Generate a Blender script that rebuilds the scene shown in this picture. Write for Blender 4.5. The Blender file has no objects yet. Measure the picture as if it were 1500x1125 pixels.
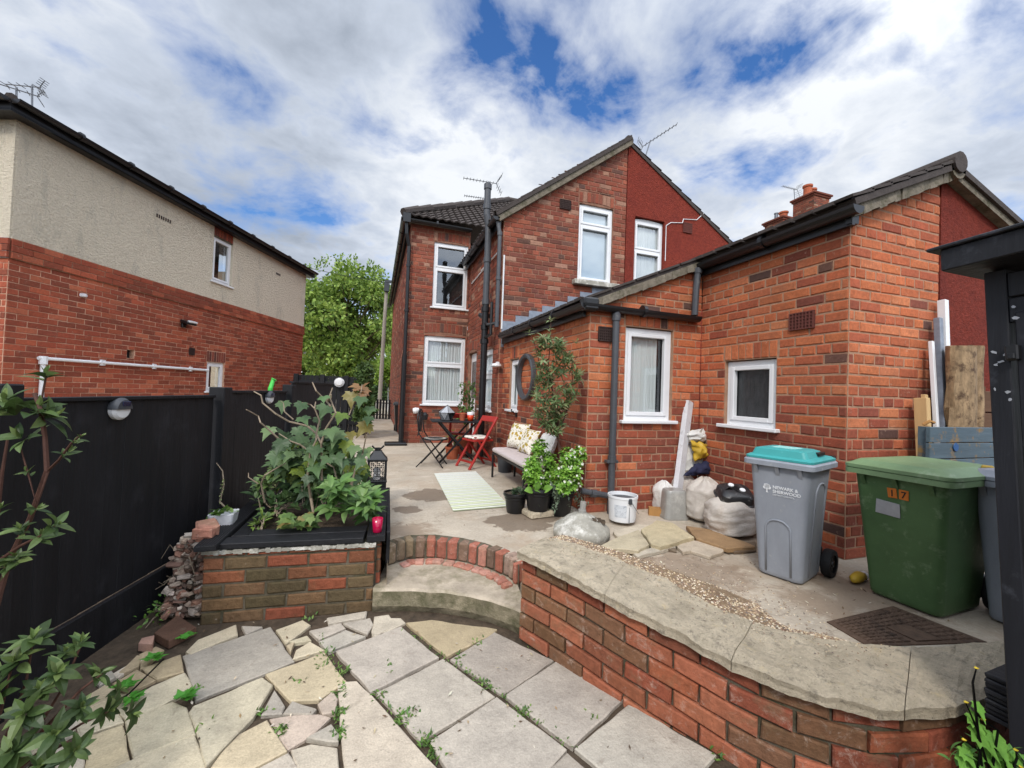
import bpy, bmesh, math, random
from mathutils import Vector as V, Matrix, noise as mnoise
random.seed(7)
R=random.random; U=random.uniform; rad=math.radians
scn=bpy.context.scene; COL=scn.collection
# ------------------------------------------------------------------ camera
F=600.0; CAM=V((0,0,1.2)); PZ=-0.30
_y=rad(18.4); _p=math.atan(12.6/600); _r=0.0355
fw0=V((math.sin(_y),math.cos(_y),0)); rt0=V((math.cos(_y),-math.sin(_y),0)); Z=V((0,0,1))
FW=fw0*math.cos(_p)+Z*math.sin(_p); _up=rt0.cross(FW)
RT=rt0*math.cos(_r)+_up*math.sin(_r); UP=-rt0*math.sin(_r)+_up*math.cos(_r)
def ray(x,y): return (FW*F+RT*(x-750)-UP*(y-562.5))/F
def gz(x,y,z=0.0):
    d=ray(x,y); return CAM+d*((z-CAM.z)/d.z)
def gX(x,y,X):
    d=ray(x,y); return CAM+d*((X-CAM.x)/d.x)
def gY(x,y,Y):
    d=ray(x,y); return CAM+d*((Y-CAM.y)/d.y)
def gD(x,y,D): return CAM+ray(x,y)*D
cd=bpy.data.cameras.new('camera'); co=bpy.data.objects.new('camera',cd); COL.objects.link(co)
m=Matrix((RT,UP,-FW)).transposed().to_4x4(); m.translation=CAM; co.matrix_world=m
cd.sensor_width=36; cd.lens=F/1500*36; cd.clip_start=.03; cd.clip_end=900; scn.camera=co
# ------------------------------------------------------------------ colour / materials
def lin(c): return c/12.92 if c<=.04045 else ((c+.055)/1.055)**2.4
def S(r,g,b): return (lin(r/255),lin(g/255),lin(b/255),1)
def mixc(a,b,t): return tuple(a[i]*(1-t)+b[i]*t for i in range(3))+(1,)
def vary(c,a=.12):
    k=1+U(-a,a); return (c[0]*k*(1+U(-a,a)*.3),c[1]*k,c[2]*k*(1+U(-a,a)*.3),1)
class NT:
    def __init__(s,name):
        s.m=bpy.data.materials.new(name); s.m.use_nodes=True; s.t=s.m.node_tree; s.t.nodes.clear()
        s.out=s.n('ShaderNodeOutputMaterial'); s.b=s.n('ShaderNodeBsdfPrincipled'); s.l(s.b.outputs[0],s.out.inputs[0])
    def n(s,k,**kw):
        x=s.t.nodes.new(k)
        for a,v in kw.items(): setattr(x,a,v)
        return x
    def l(s,a,b): s.t.links.new(a,b)
    def pos(s):
        if not hasattr(s,'_p'): s._p=s.n('ShaderNodeNewGeometry')
        return s._p.outputs['Position']
    def noise(s,scale,detail=4,rough=.6,stretch=None,dist=0):
        x=s.n('ShaderNodeTexNoise'); x.inputs['Scale'].default_value=scale; x.inputs['Detail'].default_value=detail; x.inputs['Roughness'].default_value=rough; x.inputs['Distortion'].default_value=dist
        v=s.pos()
        if stretch:
            mp=s.n('ShaderNodeMapping'); mp.inputs['Scale'].default_value=stretch; s.l(v,mp.inputs[0]); v=mp.outputs[0]
        s.l(v,x.inputs['Vector']); return x.outputs['Fac']
    def ramp(s,f,a,b,ca=(0,0,0,1),cb=(1,1,1,1)):
        r=s.n('ShaderNodeValToRGB'); e=r.color_ramp.elements; e[0].position=a; e[1].position=b; e[0].color=ca; e[1].color=cb
        s.l(f,r.inputs[0]); return r.outputs[0]
    def mix(s,f,a,b,mode='MIX'):
        x=s.n('ShaderNodeMix',data_type='RGBA',blend_type=mode)
        for i,v in ((0,f),(6,a),(7,b)):
            if hasattr(v,'links'): s.l(v,x.inputs[i])
            else: x.inputs[i].default_value=v
        return x.outputs[2]
    def attr(s,n='Col'):
        x=s.n('ShaderNodeAttribute'); x.attribute_name=n; return x.outputs['Color']
    def bump(s,f,strength=.3,dist=.01,prev=None):
        x=s.n('ShaderNodeBump'); x.inputs['Strength'].default_value=strength; x.inputs['Distance'].default_value=dist
        s.l(f,x.inputs['Height'])
        if prev: s.l(prev,x.inputs['Normal'])
        return x.outputs[0]
    def fin(s,col,rough=.8,nrm=None,metal=0,spec=.35):
        if hasattr(col,'links'): s.l(col,s.b.inputs['Base Color'])
        else: s.b.inputs['Base Color'].default_value=col
        if hasattr(rough,'links'): s.l(rough,s.b.inputs['Roughness'])
        else: s.b.inputs['Roughness'].default_value=rough
        s.b.inputs['Metallic'].default_value=metal; s.b.inputs['Specular IOR Level'].default_value=spec
        if nrm: s.l(nrm,s.b.inputs['Normal'])
        return s.m
def mat(name,col,rough=.6,var=.25,scale=12,bump=.15,bscale=60,metal=0,spec=.35,dirt=None,dscale=4,dpos=(.55,.75),attr=False,stretch=None):
    t=NT(name); c=t.attr() if attr else col
    dk=t.ramp(t.noise(scale,5,.65,stretch),.25,.8,(1-var,)*3+(1,),(1+var*.5,)*3+(1,))
    c=t.mix(1.0,c,dk,'MULTIPLY')
    if dirt: c=t.mix(t.ramp(t.noise(dscale,6,.7),dpos[0],dpos[1]),c,dirt)
    return t.fin(c,rough,t.bump(t.noise(bscale,4,.6,stretch),bump,.01) if bump else None,metal,spec)
M={}
def brick_mat(name,b=.5,soot=(.58,.78)):
    t=NT(name); c=t.attr()
    c=t.mix(1,c,t.ramp(t.noise(38,5,.7),.25,.8,(.62,.6,.58,1),(1.18,1.15,1.12,1)),'MULTIPLY'); c=t.mix(1,c,t.ramp(t.noise(1.3,5,.7),.3,.7,(.74,.72,.72,1),(1.12,1.1,1.08,1)),'MULTIPLY')
    c=t.mix(.10,c,S(140,108,92)); c=t.mix(t.ramp(t.noise(9,6,.75),soot[0],soot[1],(0,0,0,1),(.55,.55,.55,1)),c,S(100,74,62)); c=t.mix(t.ramp(t.noise(1.9,7,.78,(1,1,.6)),.56,.72,(0,0,0,1),(.38,.38,.38,1)),c,S(112,80,66))
    c=t.mix(t.ramp(t.noise(23,5,.7),.62,.72,(0,0,0,1),(.5,.5,.5,1)),c,S(200,172,150))
    n=t.bump(t.noise(170,4,.7),b*.6,.004); n=t.bump(t.noise(30,5,.6),b,.008,n)
    return t.fin(c,.9,n,0,.2)
M['brick']=brick_mat('brick')
def garden_brick():
    t=NT('garden_brick'); c=t.attr()
    c=t.mix(1,c,t.ramp(t.noise(30,5,.7),.25,.8,(.6,.6,.58,1),(1.15,1.12,1.1,1)),'MULTIPLY')
    c=t.mix(t.ramp(t.noise(13,8,.8,None,.6),.54,.70,(0,0,0,1),(.6,.6,.6,1)),c,S(198,178,162))
    c=t.mix(t.ramp(t.noise(6,6,.7),.55,.72,(0,0,0,1),(.6,.6,.6,1)),c,S(116,104,80))
    n=t.bump(t.noise(120,4,.7),.5,.004); n=t.bump(t.noise(26,6,.65),.8,.012,n)
    return t.fin(c,.9,n,0,.2)
M['gbrick']=garden_brick()
def planter_brick():
    t=NT('planter_brick'); c=t.attr(); c=t.mix(1,c,t.ramp(t.noise(26,6,.7),.25,.8,(.58,.58,.55,1),(1.16,1.13,1.1,1)),'MULTIPLY'); c=t.mix(t.ramp(t.noise(7,6,.7),.55,.72,(0,0,0,1),(.55,.55,.55,1)),c,S(92,84,60)); c=t.mix(t.ramp(t.noise(40,5,.7),.66,.74,(0,0,0,1),(.5,.5,.5,1)),c,S(176,160,144)); n=t.bump(t.noise(120,4,.7),.5,.004); n=t.bump(t.noise(26,6,.65),.9,.014,n); return t.fin(c,.9,n,0,.2)
M['pbrick']=planter_brick()
M['mortar']=mat('mortar',S(172,134,108),.95,.35,14,.5,90,dirt=S(140,118,102),dscale=3)
M['mortar_house']=mat('sooty_house_mortar',S(148,108,88),.95,.5,16,.5,90,dirt=S(190,160,138),dscale=11,dpos=(.6,.72))
M['mortar_dark']=mat('mossy_mortar',S(104,95,80),.95,.45,10,.7,60,dirt=S(62,60,40),dscale=6,dpos=(.45,.65))
M['mortar_pale']=mat('pale_mortar',S(204,162,136),.95,.3,14,.4,90)
def render_mat():
    t=NT('cream_roughcast'); c=S(250,237,213)
    c=t.mix(1,c,t.ramp(t.noise(40,5,.7),.3,.75,(.93,.93,.92,1),(1.05,1.05,1.05,1)),'MULTIPLY')
    g=t.ramp(t.noise(1.1,7,.72,(1.6,1.6,.55)),.54,.72,(0,0,0,1),(.5,.5,.5,1)); c=t.mix(g,c,S(160,157,142))
    c=t.mix(t.ramp(t.noise(26,5,.75,(1,1,1.6)),.32,.42,(.3,.3,.3,1),(0,0,0,1)),c,S(186,178,164)); n=t.bump(t.noise(24,6,.7,(1,1,1.5)),1.0,.08); n=t.bump(t.noise(90,3,.6),.6,.02,n)
    return t.fin(c,.95,n,0,.1)
M['cream']=render_mat()
def redrender():
    t=NT('red_masonry_paint'); c=S(146,63,48); c=t.mix(t.ramp(t.noise(3,6,.7),.45,.7,(0,0,0,1),(.5,.5,.5,1)),c,S(120,50,44))
    c=t.mix(1,c,t.ramp(t.noise(22,5,.7),.3,.75,(.7,.68,.68,1),(1.15,1.1,1.1,1)),'MULTIPLY')
    c=t.mix(t.ramp(t.noise(55,3,.6),.66,.72,(0,0,0,1),(.6,.6,.6,1)),c,S(60,24,22))
    n=t.bump(t.noise(38,6,.75),1.0,.05)
    return t.fin(c,.85,n,0,.2)
M['red']=redrender()
def concrete(name,base,stain,dark,patch=True):
    t=NT(name); c=base
    c=t.mix(1,c,t.ramp(t.noise(1.6,7,.7),.3,.72,(.72,.71,.7,1),(1.12,1.11,1.1,1)),'MULTIPLY')
    c=t.mix(1,c,t.ramp(t.noise(45,5,.7),.3,.75,(.8,.8,.8,1),(1.1,1.1,1.1,1)),'MULTIPLY')
    c=t.mix(t.ramp(t.noise(2.3,8,.75,None,.6),.56,.68,(0,0,0,1),(.75,.75,.75,1)),c,stain)
    c=t.mix(t.ramp(t.noise(4.5,8,.75,None,.4),.60,.66,(0,0,0,1),(.7,.7,.7,1)),c,dark); c=t.mix(t.ramp(t.noise(9,7,.8,None,.7),.62,.70,(0,0,0,1),(.65,.65,.65,1)),c,S(226,218,204)); c=t.mix(t.ramp(t.noise(1.1,6,.7,None,.4),.50,.66,(0,0,0,1),(.55,.55,.55,1)),c,S(164,142,118))
    rough=.9
    if patch:   # wet patches by the pots and on the path
        vm=None
        for (px,py,r) in ((1.32,3.62,.42),(1.55,3.75,.36),(.62,4.75,.4),(.35,4.2,.2)):
            d=t.n('ShaderNodeVectorMath',operation='DISTANCE'); t.l(t.pos(),d.inputs[0]); d.inputs[1].default_value=(px,py,0)
            mr=t.n('ShaderNodeMapRange'); mr.inputs[1].default_value=r; mr.inputs[2].default_value=r*.35; t.l(d.outputs['Value'],mr.inputs[0])
            if vm is None: vm=mr.outputs[0]
            else:
                a=t.n('ShaderNodeMath',operation='MAXIMUM'); t.l(vm,a.inputs[0]); t.l(mr.outputs[0],a.inputs[1]); vm=a.outputs[0]
        a=t.n('ShaderNodeMath',operation='MULTIPLY_ADD'); t.l(t.noise(5,6,.65),a.inputs[0]); a.inputs[1].default_value=1.6; a.inputs[2].default_value=-.85
        b=t.n('ShaderNodeMath',operation='ADD'); t.l(vm,b.inputs[0]); t.l(a.outputs[0],b.inputs[1])
        w=t.ramp(b.outputs[0],.42,.5,(0,0,0,1),(.8,.8,.8,1)); c=t.mix(w,c,S(112,96,80))
        dm=None
        for (px,py,r) in ((2.15,2.35,.62),(2.95,1.75,.55),(1.85,2.7,.45),(3.05,2.7,.7),(2.6,1.75,.4),(.3,3.6,.4)):
            d=t.n('ShaderNodeVectorMath',operation='DISTANCE'); t.l(t.pos(),d.inputs[0]); d.inputs[1].default_value=(px,py,0)
            mr=t.n('ShaderNodeMapRange'); mr.inputs[1].default_value=r; mr.inputs[2].default_value=r*.2; t.l(d.outputs['Value'],mr.inputs[0])
            if dm is None: dm=mr.outputs[0]
            else:
                a=t.n('ShaderNodeMath',operation='MAXIMUM'); t.l(dm,a.inputs[0]); t.l(mr.outputs[0],a.inputs[1]); dm=a.outputs[0]
        a=t.n('ShaderNodeMath',operation='MULTIPLY_ADD'); t.l(t.noise(6,7,.75,None,.6),a.inputs[0]); a.inputs[1].default_value=2.2; a.inputs[2].default_value=-1.15
        b=t.n('ShaderNodeMath',operation='ADD'); t.l(dm,b.inputs[0]); t.l(a.outputs[0],b.inputs[1])
        c=t.mix(t.ramp(b.outputs[0],.3,.75,(0,0,0,1),(.7,.7,.7,1)),c,S(132,112,92))
        rough=t.ramp(w,0,1,(.92,.92,.92,1),(.5,.5,.5,1))
    v=t.n('ShaderNodeTexVoronoi'); v.feature='DISTANCE_TO_EDGE'; v.inputs['Scale'].default_value=.42
    wn=t.n('ShaderNodeTexNoise'); wn.inputs['Scale'].default_value=3; wn.inputs['Detail'].default_value=5; t.l(t.pos(),wn.inputs['Vector'])
    ad=t.n('ShaderNodeVectorMath',operation='MULTIPLY_ADD'); t.l(wn.outputs['Color'],ad.inputs[0]); ad.inputs[1].default_value=(1.1,1.1,1.1); t.l(t.pos(),ad.inputs[2]); t.l(ad.outputs[0],v.inputs['Vector'])
    c=t.mix(t.ramp(v.outputs['Distance'],.0005,.005,(.5,.5,.5,1),(0,0,0,1)),c,S(110,98,84))
    n=t.bump(t.noise(60,5,.7),.45,.008); n=t.bump(t.noise(5,5,.6),.3,.03,n)
    return t.fin(c,rough,n,0,.25)
M['concrete']=concrete('worn_concrete',S(190,178,160),S(208,196,178),S(150,134,114))
def slab_mat():
    t=NT('paving_stone'); c=t.attr()
    c=t.mix(1,c,t.ramp(t.noise(6,7,.72),.3,.72,(.74,.73,.72,1),(1.12,1.11,1.08,1)),'MULTIPLY')
    c=t.mix(1,c,t.ramp(t.noise(120,4,.7),.3,.75,(.78,.78,.78,1),(1.1,1.1,1.1,1)),'MULTIPLY')
    c=t.mix(t.ramp(t.noise(9,8,.75,None,.8),.58,.72,(0,0,0,1),(.6,.6,.6,1)),c,S(120,106,92))
    c=t.mix(t.ramp(t.noise(70,4,.6),.70,.76,(0,0,0,1),(.6,.6,.6,1)),c,S(70,64,58))
    n=t.bump(t.noise(90,5,.7),.45,.006); n=t.bump(t.noise(9,6,.65),.55,.03,n)
    return t.fin(c,.88,n,0,.25)
M['slab']=slab_mat()
def coping_mat():
    t=NT('coping_stone'); c=S(216,203,180)
    c=t.mix(1,c,t.ramp(t.noise(7,7,.75),.3,.72,(.66,.64,.6,1),(1.16,1.13,1.08,1)),'MULTIPLY')
    c=t.mix(t.ramp(t.noise(16,8,.8),.53,.64,(0,0,0,1),(.75,.75,.75,1)),c,S(138,128,114))
    c=t.mix(t.ramp(t.noise(11,6,.75),.58,.7,(0,0,0,1),(.7,.7,.7,1)),c,S(222,202,158))
    c=t.mix(t.ramp(t.noise(85,4,.7),.60,.68,(0,0,0,1),(.6,.6,.6,1)),c,S(124,112,98)); n=t.bump(t.noise(95,6,.8),1.0,.014); n=t.bump(t.noise(20,6,.75),.8,.03,n)
    return t.fin(c,.92,n,0,.2)
M['coping']=coping_mat()
M['stepstone']=mat('mossy_step_concrete',S(180,166,146),.92,.45,7,.8,50,dirt=S(124,116,92),dscale=5,dpos=(.48,.68))
M['stepface']=mat('mossy_step_face',S(138,128,106),.95,.5,9,.9,50,dirt=S(92,88,66),dscale=8,dpos=(.42,.62))
M['soil']=mat('soil',S(84,71,57),.95,.6,20,1.0,45,dirt=S(52,46,34),dscale=12)
M['gravel']=mat('pea_gravel',S(180,150,110),.9,.3,40,.3,90,attr=True)
M['gravelbed']=mat('gravel_bed',S(150,126,98),.95,.55,26,1.0,70,dirt=S(96,70,50),dscale=6)
M['blackwood']=mat('black_painted_timber',S(27,27,30),.62,.55,9,.55,30,spec=.3,stretch=(1,1,.12),dirt=S(44,44,48),dscale=5,dpos=(.55,.8))
M['blackdeck']=mat('black_decking',S(28,28,31),.6,.4,20,.4,50,spec=.35,dirt=S(60,58,54),dscale=14,dpos=(.6,.8))
M['shedwood']=mat('black_shed_timber',S(33,34,39),.55,.5,9,.5,22,spec=.35,stretch=(1,1,.1),dirt=S(62,64,70),dscale=9,dpos=(.6,.75))
M['blackplastic']=mat('black_plastic',S(24,24,26),.35,.2,10,.05,50,spec=.5)
M['greyplastic']=mat('grey_downpipe_plastic',S(74,76,80),.42,.25,6,.06,50,spec=.45,dirt=S(110,106,100),dscale=9,dpos=(.6,.75))
M['white']=mat('white_plastic',S(228,229,230),.35,.07,5,.0,50,spec=.5)
M['whitedirty']=mat('scuffed_white_plastic',S(216,216,218),.5,.15,14,.05,60,spec=.4,dirt=S(150,148,144),dscale=11,dpos=(.58,.75))
M['lead']=mat('lead_flashing',S(138,146,158),.5,.3,18,.2,30,metal=.2)
M['tile']=mat('roof_tile',S(74,66,62),.85,.4,14,.5,50,dirt=S(52,50,44),dscale=7)
M['verge']=mat('weathered_verge_mortar',S(126,117,102),.92,.45,14,.8,50,dirt=S(84,80,62),dscale=9,dpos=(.5,.66))
M['timber']=mat('raw_pine',S(204,170,120),.75,.25,6,.3,30,stretch=(1,1,.15))
M['oldwood']=mat('weathered_timber',S(158,132,100),.9,.6,22,1.0,40,stretch=(1,1,.35),dirt=S(84,64,48),dscale=13,dpos=(.5,.64))
M['bluewood']=mat('blue_stained_timber',S(86,102,112),.8,.45,6,.5,26,stretch=(.15,1,1),dirt=S(136,108,66),dscale=7,dpos=(.54,.64))
M['brownfence']=mat('brown_fence_timber',S(98,70,50),.85,.45,7,.5,26,stretch=(.15,1,1))
M['iron']=mat('rusty_iron',S(104,84,70),.7,.45,14,.5,60,metal=.35,dirt=S(46,38,34),dscale=9)
M['blackmetal']=mat('black_metal',S(22,22,24),.45,.2,20,.05,60,spec=.5)
M['redwood']=mat('red_painted_wood',S(166,44,38),.5,.25,14,.1,40)
M['aluminium']=mat('aerial_metal',S(120,122,126),.4,.15,10,0,50,metal=.7)
M['terracotta']=mat('terracotta',S(178,96,66),.85,.3,14,.2,60)
M['greycem']=mat('cement_grey',S(158,154,142),.85,.35,12,.5,50,dirt=S(208,204,194),dscale=8,dpos=(.5,.65))
M['sack']=mat('woven_sack',S(204,195,184),.75,.2,10,.9,130,dirt=S(168,150,132),dscale=6)
M['sackwhite']=mat('white_woven_sack',S(226,224,218),.7,.15,10,.9,130)
M['greybin']=mat('grey_bin_plastic',S(150,155,163),.5,.2,7,.15,220,spec=.4,dirt=S(176,176,172),dscale=16,dpos=(.62,.76),stretch=(1,1,.4))
M['greenbin']=mat('green_bin_plastic',S(78,108,66),.5,.25,5,.12,180,spec=.4,dirt=S(112,134,98),dscale=11,dpos=(.56,.7))
M['greenlid']=mat('faded_green_lid',S(122,148,106),.5,.2,6,.1,120,spec=.4,dirt=S(146,164,132),dscale=8,dpos=(.58,.7))
M['teal']=mat('teal_lid_plastic',S(62,156,154),.45,.12,6,.1,120,spec=.4,dirt=S(110,190,186),dscale=9,dpos=(.62,.74))
M['clear']=mat('cloudy_clear_plastic',S(150,148,142),.3,.15,12,.1,60,spec=.5,dirt=S(178,174,166),dscale=8)
M['yellow']=mat('yellow_sheet_plastic',S(196,160,52),.5,.25,14,.3,30)
M['navy']=mat('navy_cloth',S(40,42,68),.8,.3,14,.4,40)
M['card']=mat('cardboard',S(172,128,76),.85,.2,14,.2,40)
M['pinkcush']=mat('pink_grey_cushion',S(198,185,181),.9,.1,20,.3,200)
M['ruga']=mat('green_striped_rug',S(200,205,160),.95,.1,30,.4,160,attr=True)
M['bark']=mat('bark',S(92,78,62),.9,.4,20,.6,60,stretch=(1,1,.3))
M['stem']=mat('pale_stem',S(146,130,110),.8,.3,20,.3,60)
M['redstem']=mat('red_brown_stem',S(84,56,46),.75,.3,20,.3,60)
M['polewood']=mat('telegraph_pole_timber',S(152,143,132),.9,.3,8,.3,30,stretch=(1,1,.1))
M['stone']=mat('rubble',S(130,110,96),.92,.45,14,.8,40,attr=True)
M['pinkglass']=mat('magenta_glass',S(170,14,62),.15,.1,10,0,50,spec=.6)
M['rubber']=mat('black_rubber',S(26,26,27),.7,.3,20,.2,80)
M['silver']=mat('silver_sticker',S(176,178,182),.45,.15,20,0,50,metal=.3,dirt=S(140,142,144),dscale=22)
M['orange']=mat('orange_sticker',S(206,116,44),.5,.2,30,0,50)
M['solar']=mat('solar_cell',S(22,28,58),.25,.1,30,0,50,spec=.6)
M['frost']=mat('frosted_lens',S(222,222,222),.3,.05,10,0,50)
M['darkgrey']=mat('dark_grey_plastic',S(62,64,68),.45,.15,10,.05,60)
M['mirror']=mat('mirror_glass',S(190,195,200),.04,.02,10,0,50,metal=1)
def floral():
    t=NT('floral_cushion'); c=S(226,220,206)
    v=t.n('ShaderNodeTexVoronoi'); v.inputs['Scale'].default_value=15; t.l(t.pos(),v.inputs['Vector'])
    c=t.mix(t.ramp(v.outputs['Distance'],.36,.42,(1,1,1,1),(0,0,0,1)),c,t.mix(t.noise(9,1,.5),S(196,146,38),S(150,150,84)))
    c=t.mix(t.ramp(t.noise(34,2,.5,None,1.5),.60,.63),c,S(128,116,62))
    return t.fin(c,.9,t.bump(t.noise(200,2,.5),.2,.003),0,.2)
M['floral']=floral()
def leafm(name,rough=.5,tr=.3):
    t=NT(name); c=t.mix(1,t.attr(),t.ramp(t.noise(18,4,.6),.3,.75,(.78,.8,.75,1),(1.15,1.12,1.05,1)),'MULTIPLY')
    t.fin(c,rough,None,0,.35)
    tl=t.n('ShaderNodeBsdfTranslucent'); t.l(c,tl.inputs[0]); mx=t.n('ShaderNodeMixShader'); mx.inputs[0].default_value=tr
    t.l(t.b.outputs[0],mx.inputs[1]); t.l(tl.outputs[0],mx.inputs[2]); t.l(mx.outputs[0],t.out.inputs[0]); return t.m
M['leaf']=leafm('leaf',.42,.28); M['treeleaf']=leafm('tree_leaf',.6,.35)
def glass():
    t=NT('window_glass'); g=t.n('ShaderNodeBsdfGlossy'); g.inputs['Roughness'].default_value=.02; g.inputs[0].default_value=(.9,.95,1,1)
    tr=t.n('ShaderNodeBsdfTransparent'); tr.inputs[0].default_value=(.94,.97,.97,1)
    fr=t.n('ShaderNodeLayerWeight'); pw_=t.n('ShaderNodeMath',operation='POWER'); t.l(fr.outputs['Facing'],pw_.inputs[0]); pw_.inputs[1].default_value=2.5; a=t.n('ShaderNodeMath',operation='MULTIPLY_ADD'); t.l(pw_.outputs[0],a.inputs[0]); a.inputs[1].default_value=.7; a.inputs[2].default_value=.14
    mx=t.n('ShaderNodeMixShader'); t.l(a.outputs[0],mx.inputs[0]); t.l(tr.outputs[0],mx.inputs[1]); t.l(g.outputs[0],mx.inputs[2]); t.l(mx.outputs[0],t.out.inputs[0]); return t.m
M['glass']=glass()
def curtainm(name,c,tr):
    t=NT(name); t.fin(c,.9); tl=t.n('ShaderNodeBsdfTranslucent'); tl.inputs[0].default_value=c; mx=t.n('ShaderNodeMixShader'); mx.inputs[0].default_value=.25
    t.l(t.b.outputs[0],mx.inputs[1]); t.l(tl.outputs[0],mx.inputs[2]); t.l(mx.outputs[0],t.out.inputs[0]); return t.m
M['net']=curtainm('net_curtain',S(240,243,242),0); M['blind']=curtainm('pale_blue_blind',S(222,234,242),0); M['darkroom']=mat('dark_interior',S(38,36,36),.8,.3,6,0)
M['obscure']=mat('obscured_glass',S(52,54,56),.12,.5,26,.5,38,spec=.6,stretch=(1,1,.35))
# ------------------------------------------------------------------ mesh builder
class MB:
    def __init__(s): s.v=[]; s.f=[]; s.c=[]
    def add(s,vs,fs,col=None):
        o=len(s.v); s.v+=[tuple(p) for p in vs]; s.f+=[tuple(i+o for i in f) for f in fs]; s.c+=[col]*len(fs)
    def box(s,c,d,rot=None,col=None,jit=0,bev=0):
        c=V(c); hx,hy,hz=d[0]/2,d[1]/2,d[2]/2
        if bev<=0:
            vs=[V((x*hx,y*hy,z*hz)) for x in(-1,1) for y in(-1,1) for z in(-1,1)]
            fs=[(0,1,3,2),(4,6,7,5),(0,4,5,1),(2,3,7,6),(0,2,6,4),(1,5,7,3)]
        else:
            b=min(bev,hx*.9,hy*.9,hz*.9); vs=[];idx={}
            for x in(-1,1):
                for y in(-1,1):
                    for z in(-1,1):
                        for a in range(3):
                            p=[x*(hx-b),y*(hy-b),z*(hz-b)]; p[a]=(x*hx,y*hy,z*hz)[a]; idx[(x,y,z,a)]=len(vs); vs.append(V(p))
            fs=[]
            for a in range(3):
                o=[i for i in range(3) if i!=a]
                for sg in(-1,1):
                    q=[]
                    for s1,s2 in((-1,-1),(1,-1),(1,1),(-1,1)):
                        k=[0,0,0]; k[a]=sg; k[o[0]]=s1; k[o[1]]=s2; q.append(idx[(k[0],k[1],k[2],a)])
                    fs.append(tuple(q))
                for s1 in(-1,1):
                    for s2 in(-1,1):
                        k=[0,0,0]; k[o[0]]=s1; k[o[1]]=s2; q=[]
                        for sg,ax in((-1,o[0]),(-1,o[1]),(1,o[1]),(1,o[0])):
                            k[a]=sg; q.append(idx[(k[0],k[1],k[2],ax)])
                        fs.append(tuple(q))
            for x in(-1,1):
                for y in(-1,1):
                    for z in(-1,1): fs.append(tuple(idx[(x,y,z,a)] for a in range(3)))
        if jit: vs=[p+V((U(-jit,jit),U(-jit,jit),U(-jit,jit))) for p in vs]
        if rot is not None: vs=[rot@p for p in vs]
        s.add([p+c for p in vs],fs,col)
    def bar(s,a,b,w,h=None,col=None,bev=0,side=None):
        a,b=V(a),V(b); d=b-a; L=d.length; z=d.normalized(); t=V(side) if side is not None else (Z if abs(z.z)<.95 else V((1,0,0)))
        x=t.cross(z).normalized(); y=z.cross(x); s.box((a+b)/2,(w,h or w,L),Matrix((x,y,z)).transposed(),col,0,bev)
    def tube(s,pts,r,n=8,col=None,cap=True):
        pts=[V(p) for p in pts]; rs=r if isinstance(r,(list,tuple)) else [r]*len(pts); vs=[];fs=[]
        x=None
        for i,p in enumerate(pts):
            d=((pts[i+1]-p) if i<len(pts)-1 else (p-pts[i-1]))
            if 0<i<len(pts)-1: d=(pts[i+1]-p).normalized()+(p-pts[i-1]).normalized()
            d=d.normalized() if d.length>1e-9 else Z
            if x is None: x=d.orthogonal().normalized()
            else:
                x=x-d*x.dot(d); x=x.normalized() if x.length>1e-6 else d.orthogonal().normalized()
            y=d.cross(x)
            for k in range(n):
                a=2*math.pi*k/n; vs.append(p+(x*math.cos(a)+y*math.sin(a))*rs[i])
        for i in range(len(pts)-1):
            for k in range(n):
                k2=(k+1)%n; fs.append((i*n+k,i*n+k2,(i+1)*n+k2,(i+1)*n+k))
        if cap: fs.append(tuple(range(n))[::-1]); fs.append(tuple((len(pts)-1)*n+k for k in range(n)))
        s.add(vs,fs,col)
    def lathe(s,prof,c,n=24,col=None,rot=None):
        c=V(c); vs=[];fs=[]
        for (r,z) in prof:
            for k in range(n):
                a=2*math.pi*k/n; p=V((r*math.cos(a),r*math.sin(a),z)); vs.append((rot@p if rot else p)+c)
        for i in range(len(prof)-1):
            for k in range(n):
                k2=(k+1)%n; fs.append((i*n+k,i*n+k2,(i+1)*n+k2,(i+1)*n+k))
        s.add(vs,fs,col)
    def loft(s,rings,cap=True,col=None):
        n=len(rings[0]); vs=[p for r in rings for p in r]; fs=[]
        for i in range(len(rings)-1):
            for k in range(n):
                k2=(k+1)%n; fs.append((i*n+k,i*n+k2,(i+1)*n+k2,(i+1)*n+k))
        if cap: fs.append(tuple(range(n))[::-1]); fs.append(tuple((len(rings)-1)*n+k for k in range(n)))
        s.add(vs,fs,col)
    def prism(s,poly,z0,z1,col=None,ch=0):
        n=len(poly); 
        zz=lambda z,p: z(p) if callable(z) else z
        if ch:
            c=V((sum(p[0] for p in poly)/n,sum(p[1] for p in poly)/n))
            ins=[]
            for p in poly:
                d=V((p[0],p[1]))-c; L=max(d.length,1e-4); ins.append((c+d*max(.3,(1-ch/L))))
            vs=[V((p[0],p[1],zz(z0,p))) for p in poly]+[V((p[0],p[1],zz(z1,p)-ch*.7)) for p in poly]+[V((p.x,p.y,zz(z1,(p.x,p.y)))) for p in ins]
            fs=[(k,(k+1)%n,n+(k+1)%n,n+k) for k in range(n)]+[(n+k,n+(k+1)%n,2*n+(k+1)%n,2*n+k) for k in range(n)]+[tuple(2*n+k for k in range(n))]
        else:
            vs=[V((p[0],p[1],zz(z0,p))) for p in poly]+[V((p[0],p[1],zz(z1,p))) for p in poly]
            fs=[(k,(k+1)%n,n+(k+1)%n,n+k) for k in range(n)]+[tuple(n+k for k in range(n))]+[tuple(range(n))[::-1]]
        s.add(vs,fs,col)
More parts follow.
